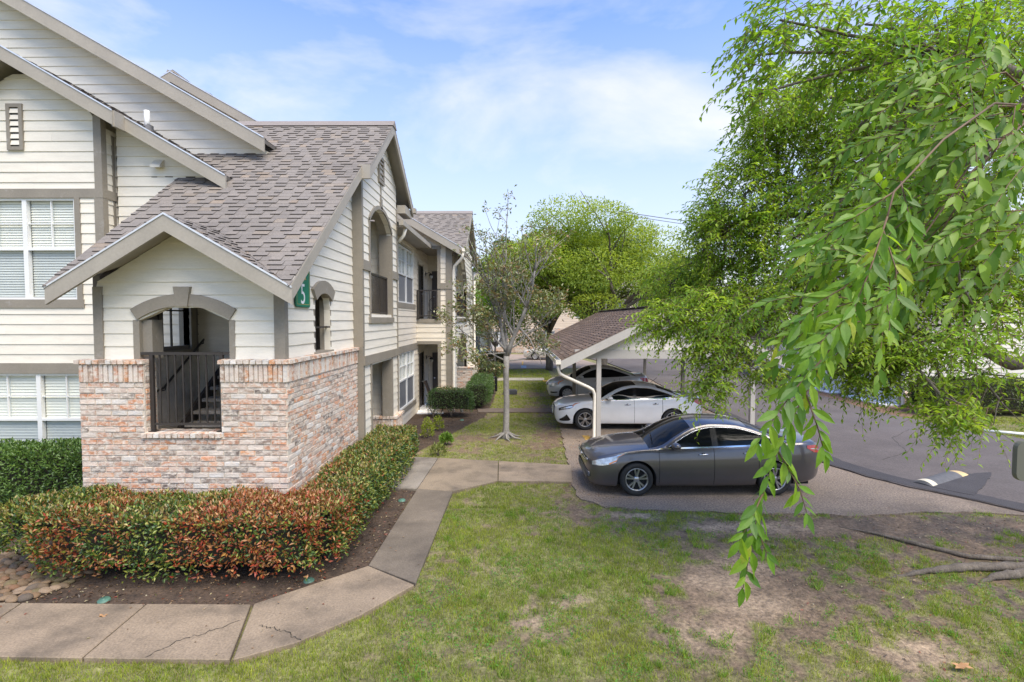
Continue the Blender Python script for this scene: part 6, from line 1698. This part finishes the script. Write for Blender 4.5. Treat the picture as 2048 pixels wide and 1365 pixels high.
# --- hedges
def hedge(name, label, boxes, dens, ll, colf, stems=(), cat='hedge', top=True, rough=.05, lift=.06, core=.10, wl_=.42, rr=.16):
    """boxes: (x0,x1,y0,y1,z0,z1)"""
    o = empty(name, ((boxes[0][0] + boxes[0][1]) / 2, (boxes[0][2] + boxes[0][3]) / 2, 0), label, cat)
    cm_ = MB(); P, O = [], []
    for (x0, x1, y0, y1, z0, z1) in boxes:
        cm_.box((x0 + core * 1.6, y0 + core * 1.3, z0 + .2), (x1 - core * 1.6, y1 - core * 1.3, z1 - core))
        dx, dy, dz = x1 - x0, y1 - y0, z1 - z0
        for ax, area in ((0, dy * dz), (1, dx * dz), (2, dx * dy)):
            for s_ in (-1, 1):
                if ax == 2 and s_ < 0: continue
                n = int(area * dens); q = rng.random((n, 3)); q[:, ax] = (s_ + 1) / 2
                nn = np.zeros((n, 3)); nn[:, ax] = s_
                p_ = np.array([x0, y0, z0]) + q * np.array([dx, dy, dz]); P.append(p_); O.append(nn)
    P, O = np.concatenate(P), np.concatenate(O)
    keep = np.ones(len(P), bool)
    for (x0, x1, y0, y1, z0, z1) in boxes:      # drop what lies inside another box
        m_ = .02; keep &= ~((P[:, 0] > x0 + m_) & (P[:, 0] < x1 - m_) & (P[:, 1] > y0 + m_) & (P[:, 1] < y1 - m_) & (P[:, 2] < z1 - m_))
    P, O = P[keep], O[keep]
    # round the edges, wobble the surface
    ctr = np.zeros_like(P); best = np.full(len(P), 9e9)
    for (x0, x1, y0, y1, z0, z1) in boxes:
        q = np.stack([np.clip(P[:, 0], x0 + rr, x1 - rr), np.clip(P[:, 1], y0 + rr, y1 - rr), np.clip(P[:, 2], z0 + rr, z1 - rr)], 1)
        dd = np.linalg.norm(P - q, axis=1); m_ = dd < best; best[m_] = dd[m_]; ctr[m_] = q[m_]
    dirv = norm(P - ctr); P = ctr + dirv * np.minimum(best, rr)[:, None]; O = dirv
    wob = (fbm(P[:, 0] * 2.2 + P[:, 2] * 1.7, P[:, 1] * 2.2 + P[:, 2] * 1.3) - .5) * 2
    wob2 = (fbm(P[:, 0] * 7 + P[:, 2] * 5, P[:, 1] * 7 + P[:, 2] * 4) - .5) * 2
    P = P + O * (wob * rough * 2.0 + wob2 * rough * 1.1)[:, None] - O * (rng.random((len(P), 1)) ** 1.5 * .13)
    z0 = min(b[4] for b in boxes)
    low = P[:, 2] < z0 + .22; P = P[~(low & (rng.random(len(P)) < .45 + .5 * (wob2 > 0)))]; O = O[~(low & (rng.random(len(O)) < 0))] if False else None
    dirv2 = None
    # recompute outward direction for the kept points
    best = np.full(len(P), 9e9); ctr = np.zeros_like(P)
    for (x0, x1, y0, y1, z0_, z1) in boxes:
        q = np.stack([np.clip(P[:, 0], x0 + rr, x1 - rr), np.clip(P[:, 1], y0 + rr, y1 - rr), np.clip(P[:, 2], z0_ + rr, z1 - rr)], 1)
        dd = np.linalg.norm(P - q, axis=1); m_ = dd < best; best[m_] = dd[m_]; ctr[m_] = q[m_]
    O = norm(P - ctr)
    D = O * .7 + np.array([0, 0, .35]) + rng.normal(0, .55, P.shape); Nn = O * .8 + np.array([0, 0, .5]) + rng.normal(0, .55, P.shape)
    C = colf(P, O)
    v, f, cc = leaves_mesh(P, D, Nn, ll * rng.uniform(.6, 1.25, len(P)), ll * wl_ * rng.uniform(.75, 1.2, len(P)), C)
    tag(mesh_np('foliage', v, f, M['hedgeleaf'], o, cc), kind='stuff')
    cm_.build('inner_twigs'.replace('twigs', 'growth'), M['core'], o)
    rs = random.Random(len(P))
    for (x, y, h_) in stems:
        sm_ = MB()
        for k in range(3):
            a = rs.uniform(0, 6.28); sm_.tube([(x, y, -.03), (x + .03 * math.cos(a), y + .03 * math.sin(a), h_ * .45), (x + .22 * math.cos(a), y + .22 * math.sin(a), h_ + .1)], [.028, .02, .012], 6)
        sm_.build('stem', M['bark'], o)
    return o
def photinia(P, O):
    n = len(P); x, y = P[:, 0], P[:, 1]
    red = .41 + .42 * np.exp(-((x + 3.55) / .95) ** 2 - ((y - 7.1) / .9) ** 2) + .14 * np.exp(-((x + 5.6) / .5) ** 2) - .20 * np.exp(-((x + 4.75) / .33) ** 2) - .30 * np.exp(-((x + 6.85) / .5) ** 2) - .10 * (y > 8.2) - .06 * np.clip(y - 9, 0, 3)
    red = red + (fbm(x * 2.5 + 3, y * 2.5 + P[:, 2] * 2.5) - .5) * .75 - .10 * (P[:, 2] > .82) * (x < -4.2)
    red = np.clip((red - .5) * 1.9 + .47, .06, .88)
    u = rng.random(n)
    isr = u < np.clip(red, .05, .9)
    greens = np.array([(.06, .12, .022), (.09, .16, .028), (.20, .24, .042), (.05, .10, .028), (.27, .29, .06)])
    reds = np.array([(.32, .07, .035), (.42, .15, .055), (.27, .11, .03), (.36, .06, .028), (.32, .18, .045), (.46, .23, .10), (.22, .08, .03)])
    c = greens[rng.integers(0, 5, n)]; c2 = reds[rng.integers(0, 7, n)]
    c = np.where(isr[:, None], c2, c)
    tp = (P[:, 2] > .84) & (rng.random(n) < .35); c[tp] = c[tp] * .55 + np.array([.21, .13, .06])
    return c * rng.uniform(.75, 1.2, (n, 1))
def greens(a, b, p=.5):
    return lambda P, O: ((lambda g: (1 - g) * np.array(a) + g * np.array(b))(np.clip(rng.normal(p, .3, (len(P), 1)), 0, 1)))
hedge('red_tip_hedge', 'clipped L-shaped hedge with red and green leaves in front of the brick tower', [(-7.25, -6.2, 6.85, 7.82, .32, .93), (-6.5, -2.62, 6.62, 7.82, .06, .94), (-3.40, -2.40, 7.0, 12.6, .07, .95)], 1500, .066, photinia,
      stems=[(-6.2, 7.05, .35), (-5.9, 7.3, .35), (-5.2, 7.35, .3), (-4.2, 7.35, .3), (-3.2, 7.35, .3), (-2.75, 7.75, .3), (-2.8, 8.6, .3), (-2.85, 9.6, .3), (-2.85, 10.8, .3), (-2.85, 12, .3)], core=.15)
hedge('green_hedge', 'dense dark green hedge under the ground floor window at left', [(-11, -7.0, 9.2, 10.25, .05, 1.15)], 1500, .066, greens((.045, .10, .022), (.17, .28, .06)), core=.16, rr=.34, rough=.075)
hedge('boxwood_hedge', 'low dark green clipped hedge with bare stems, before the patio', [(-3.15, -1.55, 18.3, 19.2, .12, 1.02)], 1300, .05, greens((.03, .075, .018), (.10, .18, .04)), rough=.07, rr=.25, stems=[(-2.95, 18.4, .4), (-2.7, 18.5, .4), (-2.3, 18.5, .3)])
hedge('boxwood_hedge', 'clipped green hedge along the far wing, behind the stemmed one', [(-1.95, -1.0, 20.0, 24.6, .06, 1.02)], 900, .055, greens((.035, .085, .02), (.13, .22, .05)), rough=.07, rr=.25)
hedge('far_hedge', 'brownish hedge far back by the cream building', [(-2.4, -.6, 34.3, 35.2, .05, 1.3)], 420, .10, greens((.07, .06, .02), (.13, .14, .04)))
hedge('far_hedge', 'low loose hedge beyond the end of the far wing', [(-2.2, -.9, 30.2, 33.2, .05, .8)], 420, .10, greens((.04, .08, .02), (.11, .15, .04)))
hedge('garage_hedge', 'loose green hedge along the garage end wall', [(15.3, 22, 18.7, 20.2, .05, 1.25)], 420, .10, greens((.045, .075, .02), (.15, .19, .05)))
def shrub(name, label, x, y, r_, h_, n, ll, a, b, cat='shrub'):
    o = empty(name, (x, y, 0), label, cat); d = norm(rng.normal(0, 1, (n, 3))); d[:, 2] = np.abs(d[:, 2])
    P = np.array([x, y, .05]) + d * np.array([r_, r_, h_]) * rng.uniform(.3, 1, (n, 1)) ** .5
    g = rng.random((n, 1)); v, f, cc = leaves_mesh(P, d + np.array([0, 0, .6]) + rng.normal(0, .4, P.shape), d + rng.normal(0, .6, P.shape), ll * rng.uniform(.6, 1.2, n), ll * .45 * rng.uniform(.7, 1.2, n), (1 - g) * np.array(a) + g * np.array(b))
    mesh_np('foliage', v, f, M['hedgeleaf'], o, cc)
    
    for k in range(5):
        mb = MB(); limb(mb, (x, y, -.02), (x + random.uniform(-r_, r_) * .6, y + random.uniform(-r_, r_) * .6, h_ * .8), .012, .004, k, .1, 4, 5); mb.build('stem', M['bark'], o)
shrub('young_shrub', 'small yellow green shrub in the mulch, the taller of two', -2.62, 15.3, .2, .55, 420, .07, (.16, .22, .02), (.36, .42, .05))
shrub('young_shrub', 'smaller yellow green shrub behind its taller neighbour', -2.45, 16.3, .18, .42, 320, .07, (.16, .22, .02), (.36, .42, .05))
shrub('grass_tuft', 'bright green grass tuft in the mulch beside the lawn', -1.95, 14.5, .16, .22, 260, .13, (.10, .19, .03), (.22, .36, .06), 'grass tuft')
shrub('grass_tuft', 'thin yellowish weed tuft at the sidewalk edge', -2.0, 13.35, .2, .22, 160, .10, (.14, .17, .04), (.26, .30, .08), 'grass tuft')

# --- grass
def blades(x, y, ln, wd, cols, lean=.7, z=-.03):
    n = len(x); a = rng.uniform(0, 2 * np.pi, n); b = rng.uniform(0, 2 * np.pi, n)
    base = np.stack([x, y, np.full(n, z)], 1); s = np.stack([np.cos(a), np.sin(a), np.zeros(n)], 1) * (wd * .5)[:, None]
    tip = base + np.stack([np.cos(b) * lean * rng.random(n), np.sin(b) * lean * rng.random(n), np.ones(n)], 1) * ln[:, None]
    v = np.stack([base - s, base + s, tip], 1).reshape(-1, 3); f = np.arange(n * 3).reshape(-1, 3)
    return v, f, np.repeat(cols, 3, 0)
GR = []
def grass_area(x0, x1, y0, y1, dens, ln, wd, cond=None, minp=0.0):
    n = int((x1 - x0) * (y1 - y0) * dens); x = rng.uniform(x0, x1, n); y = rng.uniform(y0, y1, n)
    d = dirt_mask(x, y); nn = fbm(x * 4, y * 4)
    k = (rng.random(n) < np.clip(1.08 - d * 1.75, minp, 1) * np.clip(.35 + 1.3 * nn, 0, 1)) & (x < y * 1.02 + .3) & (x > -y * 1.02 - .3)
    jx, jy = x + rng.normal(0, .035, n), y + rng.normal(0, .035, n)
    k &= ~inpoly(jx, jy, WALK) & ~inpoly(jx, jy, PAD) & ~inpoly(x, y, ROAD)
    inb = inpoly(x, y, BED); k &= ~inb | (rng.random(n) < .004)
    if cond is not None: k &= cond(x, y)
    x, y, d, nn = x[k], y[k], d[k], nn[k]; n = len(x)
    cl = fbm(x * 1.5 + 60, y * 1.5) ; g = np.clip(rng.normal(.5, .25, (n, 1)) + (cl[:, None] - .5) * .8, 0, 1)
    c = ((1 - g) * np.array([.14, .23, .025]) + g * np.array([.40, .43, .07])) * (.62 + .76 * fbm(x * 13, y * 13, 2))[:, None]
    dry = rng.random(n) < .10 + .3 * np.clip(d, 0, .8); c[dry] = np.array([.33, .28, .14]) * rng.uniform(.7, 1.1, (dry.sum(), 1))
    GR.append(blades(x, y, ln * rng.uniform(.45, 1.2, n) * (1 - .4 * d), wd * rng.uniform(.7, 1.3, n), c))
    return
grass_area(-7.5, 9.8, 4.3, 7.0, 5200, .058, .0072)
grass_area(-2, 9.8, 7.0, 9.7, 4200, .058, .008)
grass_area(-1.5, 2.2, 9.6, 11.6, 4200, .055, .007)
grass_area(-2.9, 2.3, 12.4, 20, 1500, .06, .010)
grass_area(-2.6, 2.3, 20, 36.6, 700, .07, .016)
grass_area(12.5, 24, 14.5, 18.7, 650, .08, .016)
for _ in range(420):      # longer tufts and weeds
    tx, ty = rng.uniform(-1.2, 9.3), rng.uniform(4.5, 9.5)
    if dirt_mask(np.array([tx]), np.array([ty]))[0] > .62 or inpoly(np.array([tx]), np.array([ty]), WALK)[0] or inpoly(np.array([tx]), np.array([ty]), PAD)[0]: continue
    n = int(rng.integers(14, 46)); s_ = rng.uniform(.02, .07); g = rng.random((n, 1))
    GR.append(blades(tx + rng.normal(0, s_, n), ty + rng.normal(0, s_, n), rng.uniform(.05, .11, n), rng.uniform(.006, .011, n), ((1 - g) * np.array([.10, .21, .025]) + g * np.array([.30, .42, .06])), 1.1))
# clover patches
n = 26000; x = rng.uniform(-1.3, 9.5, n); y = rng.uniform(4.4, 9.6, n); cv = fbm(x * 1.9 + 11, y * 1.9 + 4); d = dirt_mask(x, y)
k = (cv > .54) & (d < .55) & ~inpoly(x, y, WALK) & ~inpoly(x, y, PAD) & ~inpoly(x, y, ROAD); x, y = x[k], y[k]; n = len(x)
P = np.stack([x, y, rng.uniform(-.02, .022, n)], 1); g = rng.random((n, 1))
v, f, cc = leaves_mesh(P, rng.normal(0, 1, (n, 3)) * np.array([1, 1, .25]), np.array([0, 0, 1.]) + rng.normal(0, .35, (n, 3)), rng.uniform(.016, .032, n), rng.uniform(.014, .026, n), (1 - g) * np.array([.07, .20, .03]) + g * np.array([.15, .33, .05]))
GR.append((v, f, cc))
v, f, cc = merge(GR)
o = mesh_np('grass', v, f, M['grassb'], None, cc); tag(o, 'short yellow green grass and clover growing on the lawn', 'grass', kind='stuff')

# fallen leaves and mulch chips
def litter(name, label, x, y, ll, cols, z=.012, kind='stuff'):
    n = len(x); P = np.stack([x, y, z + rng.random(n) * .015], 1); c = np.array(cols)[rng.integers(0, len(cols), n)] * rng.uniform(.7, 1.2, (n, 1))
    v, f, cc = leaves_mesh(P, rng.normal(0, 1, (n, 3)) * np.array([1, 1, .12]), np.array([0, 0, 1.]) + rng.normal(0, .3, (n, 3)), ll * rng.uniform(.5, 1.3, n), ll * .42 * rng.uniform(.6, 1.2, n), c, curl=.05)
    tag(mesh_np(name, v, f, M['hedgeleaf'], None, cc), label, 'leaf litter', kind=kind)
DRY = [(.30, .19, .11), (.22, .10, .06), (.38, .28, .17), (.13, .08, .05), (.42, .36, .22), (.26, .08, .05)]
n = 5200; x = rng.uniform(-8, -1.9, n); y = rng.uniform(6.25, 12.9, n); k = inpoly(x, y, BED) & (rng.random(n) < np.where(y > 6.9, .5, .75)); litter('leaf_litter', 'dry fallen leaves scattered over the mulch bed', x[k], y[k], .05, DRY, z=-.01)
n = 9000; x = rng.uniform(-11, -.9, n); y = rng.uniform(6.25, 19.5, n); k = inpoly(x, y, BED); litter('mulch_chips', 'dark mulch chips covering the planting bed', x[k], y[k], .06, [(.07, .045, .03), (.11, .07, .045), (.045, .03, .022), (.15, .10, .065)], z=-.015)
n = 2600; x = np.concatenate([rng.uniform(3.5, 9.5, n), rng.uniform(-2, 9, 240)]); y = np.concatenate([rng.uniform(5, 9.4, n), rng.uniform(4.5, 9.4, 240)]); k = (~inpoly(x, y, WALK)) & (rng.random(len(x)) < .6); litter('ground_debris', 'twigs and dry leaves strewn over the bare ground', x[k], y[k], .045, DRY + [(.09, .07, .05)] * 4, z=-.02)
n = 260; x = rng.uniform(-7, -1, n); y = rng.uniform(5.1, 9.5, n); k = inpoly(x, y, WALK) & (rng.random(n) < .5); litter('walk_leaves', 'a few dry leaves lying on the sidewalk', x[k], y[k], .05, DRY, z=.028)
n = 420; x = rng.uniform(1.5, 9, n); y = rng.uniform(9.3, 13.5, n); k = inpoly(x, y, PAD) & (rng.random(n) < .55); litter('pad_leaves', 'small dry leaves lying on the brown parking surface', x[k], y[k], .04, DRY, z=.004)
n = 700; x = rng.uniform(.8, 2.4, n); y = rng.uniform(9.6, 20, n); litter('leaf_litter', 'brown leaves gathered along the parking edge', x, y, .06, DRY[:4], z=-.005)
# ------------------------------------------------------------------ small things
# number sign on the tower's right wall
SG = empty('number_sign', (-3.6, 8.75, 4.0), 'green building number sign reading 5 under the roof edge', 'sign')
Ws = Wall((-3.635, 0, 0), R_, E_)
def plate(pts, d0, d1, name, m, parent):
    return MB().prism([Ws.P(u, z, d0) for u, z in pts], Ws.N * (d1 - d0)).build(name, m, parent)
u0, u1, z0, z1 = 8.50, 9.08, 3.765, 4.40
def rr(u0, u1, z0, z1, r):
    out = []
    for cx, cz, a0 in ((u1 - r, z1 - r, 0), (u0 + r, z1 - r, 90), (u0 + r, z0 + r, 180), (u1 - r, z0 + r, 270)):
        for k in range(5):
            a = math.radians(a0 + k * 22.5); out.append((cx + r * math.cos(a), cz + r * math.sin(a)))
    return out
bk = plate(rr(u0 - .012, u1 + .012, z0 - .012, z1 + .012, .05), .0, .02, 'sign_panel', mat('sign_edge', (0.02, .09, .055), .5), SG)
plate(rr(u0, u1, z0, z1, .045), .0205, .024, 'sign_face', M['green_sign'], bk)
b1 = MB()
for a, b, c, d in ((u0 + .03, u1 - .03, z0 + .035, z0 + .042), (u0 + .03, u0 + .037, z0 + .035, z1 - .035), (u1 - .037, u1 - .03, z0 + .035, z1 - .035), (u0 + .03, u1 - .03, z1 - .042, z1 - .035)):
    Ws.box(b1, a, b, c, d, .0242, .026)
b1.build('sign_border', M['gold'], bk)
gm = MB()
for k in range(5):
    cu = u0 + .11 + k * .065; gm.prism([Ws.P(cu - .05, 4.225, .0245), Ws.P(cu + .05, 4.225, .0245), Ws.P(cu + .01, 4.30 + .035 * (k == 2), .0245)], Ws.N * .0015)
gm.build('sign_emblem', M['gold'], bk)
cu = bpy.data.curves.new('digit', 'FONT'); cu.body = '5'; cu.size = .44; cu.extrude = .001; cu.align_x = 'CENTER'
to = bpy.data.objects.new('digit', cu); COL.objects.link(to)
bpy.context.view_layer.update()
me = bpy.data.meshes.new_from_object(to.evaluated_get(bpy.context.evaluated_depsgraph_get())); bpy.data.objects.remove(to)
me.materials.clear(); me.materials.append(M['whitep'])
dg = bpy.data.objects.new('digit', me)
dg.matrix_world = Matrix.Translation(Ws.P(8.775, 3.815, .0265)) @ Matrix(((0, 0, 1, 0), (1, 0, 0, 0), (0, 1, 0, 0), (0, 0, 0, 1))) @ Matrix.Diagonal((.95, 1.12, 1, 1))
link(dg, bk)

# speed bump
a, b = Vector((8.67, 10.88, .031)), Vector((10.16, 11.70, .031)); dv_ = (b - a).normalized(); sv = Vector((dv_.y, -dv_.x, 0))
SPB = empty('speed_bump', ((a + b) / 2), 'black rubber speed bump with worn white and yellow ends', 'speed bump')
secs = [(0, .045, 2), (.045, .25, 1), (.25, 1.40, 0), (1.40, 1.70, 3)]
L0 = (b - a).length
for (s0, s1, mi) in secs:
    mb = MB(); n = 10; s1 = min(s1, L0)
    P0 = []
    for s_, hs in ((s0, .35 if s0 == 0 else 1), (s1, 1 if s1 < L0 - .01 else .6)):
        P0.append([a + dv_ * s_ + sv * (-.19 + .38 * k / n) + Vector((0, 0, .085 * hs * math.sin(math.pi * k / n) ** .7)) for k in range(n + 1)])
    mb.add(P0[0] + P0[1], [(k, k + 1, n + 2 + k, n + 1 + k) for k in range(n)] + [tuple(range(n, -1, -1)), tuple(range(n + 1, 2 * n + 2))])
    mb.build(['bump_body', 'end_marking', 'bump_body', 'end_marking'][[2, 1, 0, 3].index(mi)] if mi in (0, 2) else 'end_marking', [M['rubber'], M['cream_dirty'], M['rubber'], M['amber']][mi], SPB)
bl_ = MB()
for s_ in (.42, .75, 1.08): bl_.lathe([(0, .005), (.022, .005), (.028, 0)], a + dv_ * s_ + Vector((0, 0, .062)), (0, 0, 1), 10)
bl_.build('bolt', M['metal'], SPB)

# white curb bar in the grass across the lane
tag(MB().tube([(14.75, 16.15, .05), (15.65, 15.6, .05)], .045, 10).build('curb_bar', M['white']), 'white painted bar lying in the grass across the lane', 'curb bar')
# back of a metal panel at the right edge of the view
PN = empty('metal_panel', (3.2, 3.0, 0), 'grey green metal panel with a rounded corner at the right edge', 'panel')
pm = MB(); pts = []
for cx, cz, a0 in ((3.42, 2.79, 0), (2.985, 2.79, 90), (2.985, 2.645, 180), (3.42, 2.645, 270)):
    for k in range(5):
        q = math.radians(a0 + k * 22.5); pts.append((cx + .045 * math.cos(q), 3.0, cz + .045 * math.sin(q)))
pm.prism(pts, (0, .03, 0)).build('sheet', M['panelgrey'], PN)
MB().tube([(3.3, 3.06, -.05), (3.3, 3.06, 2.9)], .028, 10).build('post', M['metal'], PN)

# valve lids in the beds
for (x, y, z, t) in [(-5.2, 6.34, .0, 'green plastic valve lid beside the walk, left before the hedge'), (-2.80, 6.84, .0, 'green plastic valve lid at the inner bend of the walk'), (-2.22, 9.95, .0, 'green plastic valve lid beside the dark stretch of walk'),
                     (-1.87, 18.0, .0, 'green plastic valve lid in the mulch before the boxwood hedge'), (-7.05, 7.75, .0, 'green plastic valve lid under the left end of the red hedge')]:
    mb = MB().lathe([(0, .016), (.062, .013), (.072, .0), (.072, -.03)], (x, y, z), (random.uniform(-.1, .1), -.12, 1), 18).lathe([(.0, .022), (.02, .022), (.022, .014)], (x, y, z), (0, -.12, 1), 10)
    tag(mb.build('valve_lid', M['lid']), t, 'valve lid', 'green valve lids in the beds')

# exposed tree roots
def root(pts, r, label):
    P = []
    for (x0, y0, z0), (x1, y1, z1) in zip(pts[:-1], pts[1:]):
        for j in range(5):
            t = j / 5; P.append((x0 + (x1 - x0) * t + random.uniform(-.012, .012), y0 + (y1 - y0) * t + random.uniform(-.02, .02), z0 + (z1 - z0) * t))
    P.append(pts[-1]); n = len(P)
    tag(MB().tube(P, [(r * .25 + r * .75 * min(1, i / (n * .5))) * random.uniform(.85, 1.15) for i in range(n)], 9).build('tree_root', M['bark']), label, 'tree root')
root([(5.15, 7.02, -.05), (5.6, 7.12, -.005), (6.1, 7.18, .02), (6.6, 7.22, .03), (7.3, 7.2, .05), (8.7, 7.35, .15)], .06, 'thick grey tree root running over the ground at the right edge')
root([(6.3, 6.9, -.05), (6.6, 6.98, .01), (7.0, 7.02, .03), (8.6, 7.2, .12)], .06, 'short stub of grey root below the long root at right')
root([(5.6, 8.8, -.04), (5.95, 8.5, -.005), (6.3, 8.1, .0), (6.8, 7.6, .0), (7.6, 7.5, .0), (8.6, 7.45, .1)], .035, 'thin root winding across the bare ground near the parking edge')
# dry oak leaves
for x, y, t in ((4.55, 5.12, 'large tan oak leaf lying on the bare lawn at lower right'), (-4.9, 5.95, 'small brown leaf lying on the sidewalk slab')):
    q = []
    for k in range(16):
        a = 2 * math.pi * k / 16; rr_ = (.085 if x > 0 else .045) * (1.0 if k % 2 else .6); q.append((x + rr_ * math.cos(a) * 1.2, y + rr_ * math.sin(a) * .8, .03 + .012 * math.sin(a * 3)))
    tag(MB().prism(q, (0, 0, .002)).build('dry_leaf', mat('dry_oak_leaf', (.36, .20, .09), .8)), t, 'dry leaf')

# dark stand and flat box on the lawn behind the pale barked tree
ST = empty('garden_stand', (-1.0, 24.5, 0), 'small black metal stand on the lawn beside the clipped hedge', 'stand')
MB().box((-1.12, 24.4, 0), (-1.0, 24.5, .62)).box((-.98, 24.5, .1), (-.84, 24.62, .78)).build('post', M['carblack'], ST)
MB().tube([(-1.06, 24.45, .6), (-1.0, 24.5, .8), (-.9, 24.56, .78)], .04, 8).build('arm', M['carblack'], ST)
tag(MB().box((-.55, 24.2, 0), (.1, 24.7, .16)).box((-.52, 24.23, .16), (.07, 24.67, .19)).build('utility_box', mat('dark_box_paint', (.06, .062, .075), .5)), 'flat dark utility box on the lawn behind the pale barked tree', 'utility box')

# bistro set on the far balcony, bench on the patio
def chair_set():
    CH = empty('balcony_chair', (-3.25, 20.6, 3.5), 'black wrought iron chair on the upper far balcony', 'chair')
    z = 3.43
    for dx, dy in ((-.2, -.2), (.2, -.2), (-.2, .2), (.2, .2)): MB().tube([(-3.25 + dx, 20.6 + dy, z), (-3.25 + dx * .9, 20.6 + dy * .9, z + .45)], .014, 6).build('leg', M['metal'], CH)
    MB().lathe([(0, .02), (.23, .02), (.23, 0), (0, 0)], (-3.25, 20.6, z + .44), (0, 0, 1), 18).build('seat', M['metal'], CH)
    bk_ = MB(); pts = [(-3.25 + .22 * math.cos(a), 20.8, z + .7 + .3 * math.sin(a)) for a in np.linspace(-.9, math.pi + .9, 18)]; bk_.tube(pts, .014, 6)
    for k in range(3): bk_.tube([(-3.25 + .11 * (k - 1) + .05 * math.cos(a), 20.8, z + .72 + .17 * math.sin(a)) for a in np.linspace(0, 6.28, 14)], .008, 5)
    bk_.build('backrest', M['metal'], CH)
    TB = empty('balcony_table', (-2.9, 20.5, 3.5), 'small round black wrought iron table beside the balcony chair', 'table')
    MB().lathe([(0, .02), (.28, .02), (.28, 0), (0, 0)], (-2.9, 20.9, z + .68), (0, 0, 1), 18).build('tabletop', M['metal'], TB)
    for k in range(3):
        a = 2.1 * k; MB().tube([(-2.9 + .22 * math.cos(a), 20.9 + .22 * math.sin(a), z), (-2.9 + .06 * math.cos(a), 20.9 + .06 * math.sin(a), z + .4), (-2.9 + .15 * math.cos(a), 20.9 + .15 * math.sin(a), z + .69)], .013, 6).build('leg', M['metal'], TB)
chair_set()
BN = empty('patio_bench', (-3.15, 20.8, 0), 'dark brown wooden chair on the ground floor patio', 'chair')
bw = mat('dark_stained_wood', (.10, .07, .055), .6, var=(8, .25))
for k in range(4): MB().box((-3.45, 20.55 + k * .13, .40 - k * .02), (-2.8, 20.66 + k * .13, .425 - k * .02)).build('seat_slat', bw, BN)
for k in range(5): MB().hexa([(-3.44 - .0, 20.55 + k * .1, .42), (-3.40, 20.55 + k * .1, .42), (-3.40, 20.63 + k * .1, .42), (-3.44, 20.63 + k * .1, .42), (-3.66, 20.55 + k * .1, 1.05), (-3.62, 20.55 + k * .1, 1.05), (-3.62, 20.63 + k * .1, 1.05), (-3.66, 20.63 + k * .1, 1.05)]).build('back_slat', bw, BN)
for x in (-3.4, -2.85):
    for y in (20.56, 21.02): MB().box((x - .03, y - .03, .03), (x + .03, y + .03, .40)).build('leg', bw, BN)
for y in (20.53, 21.05): MB().box((-3.5, y - .03, .60), (-2.8, y + .03, .64)).build('armrest', bw, BN)

# overhead cables
def cable(a, b, sag, label):
    pts = [(a[0] + (b[0] - a[0]) * t, a[1] + (b[1] - a[1]) * t, a[2] + (b[2] - a[2]) * t - sag * 4 * t * (1 - t)) for t in np.linspace(0, 1, 20)]
    tag(MB().tube(pts, .018, 5).build('cable', M['rubber']), label, 'cable', 'overhead cables')
cable((5.2, 26, 8.95), (14, 26, 8.1), .18, 'upper thin black cable running into the large tree')
cable((4.2, 31, 10.2), (20, 31, 8.3), .3, 'lower thin black cable above the bright oak')
print('objects', len(bpy.data.objects))
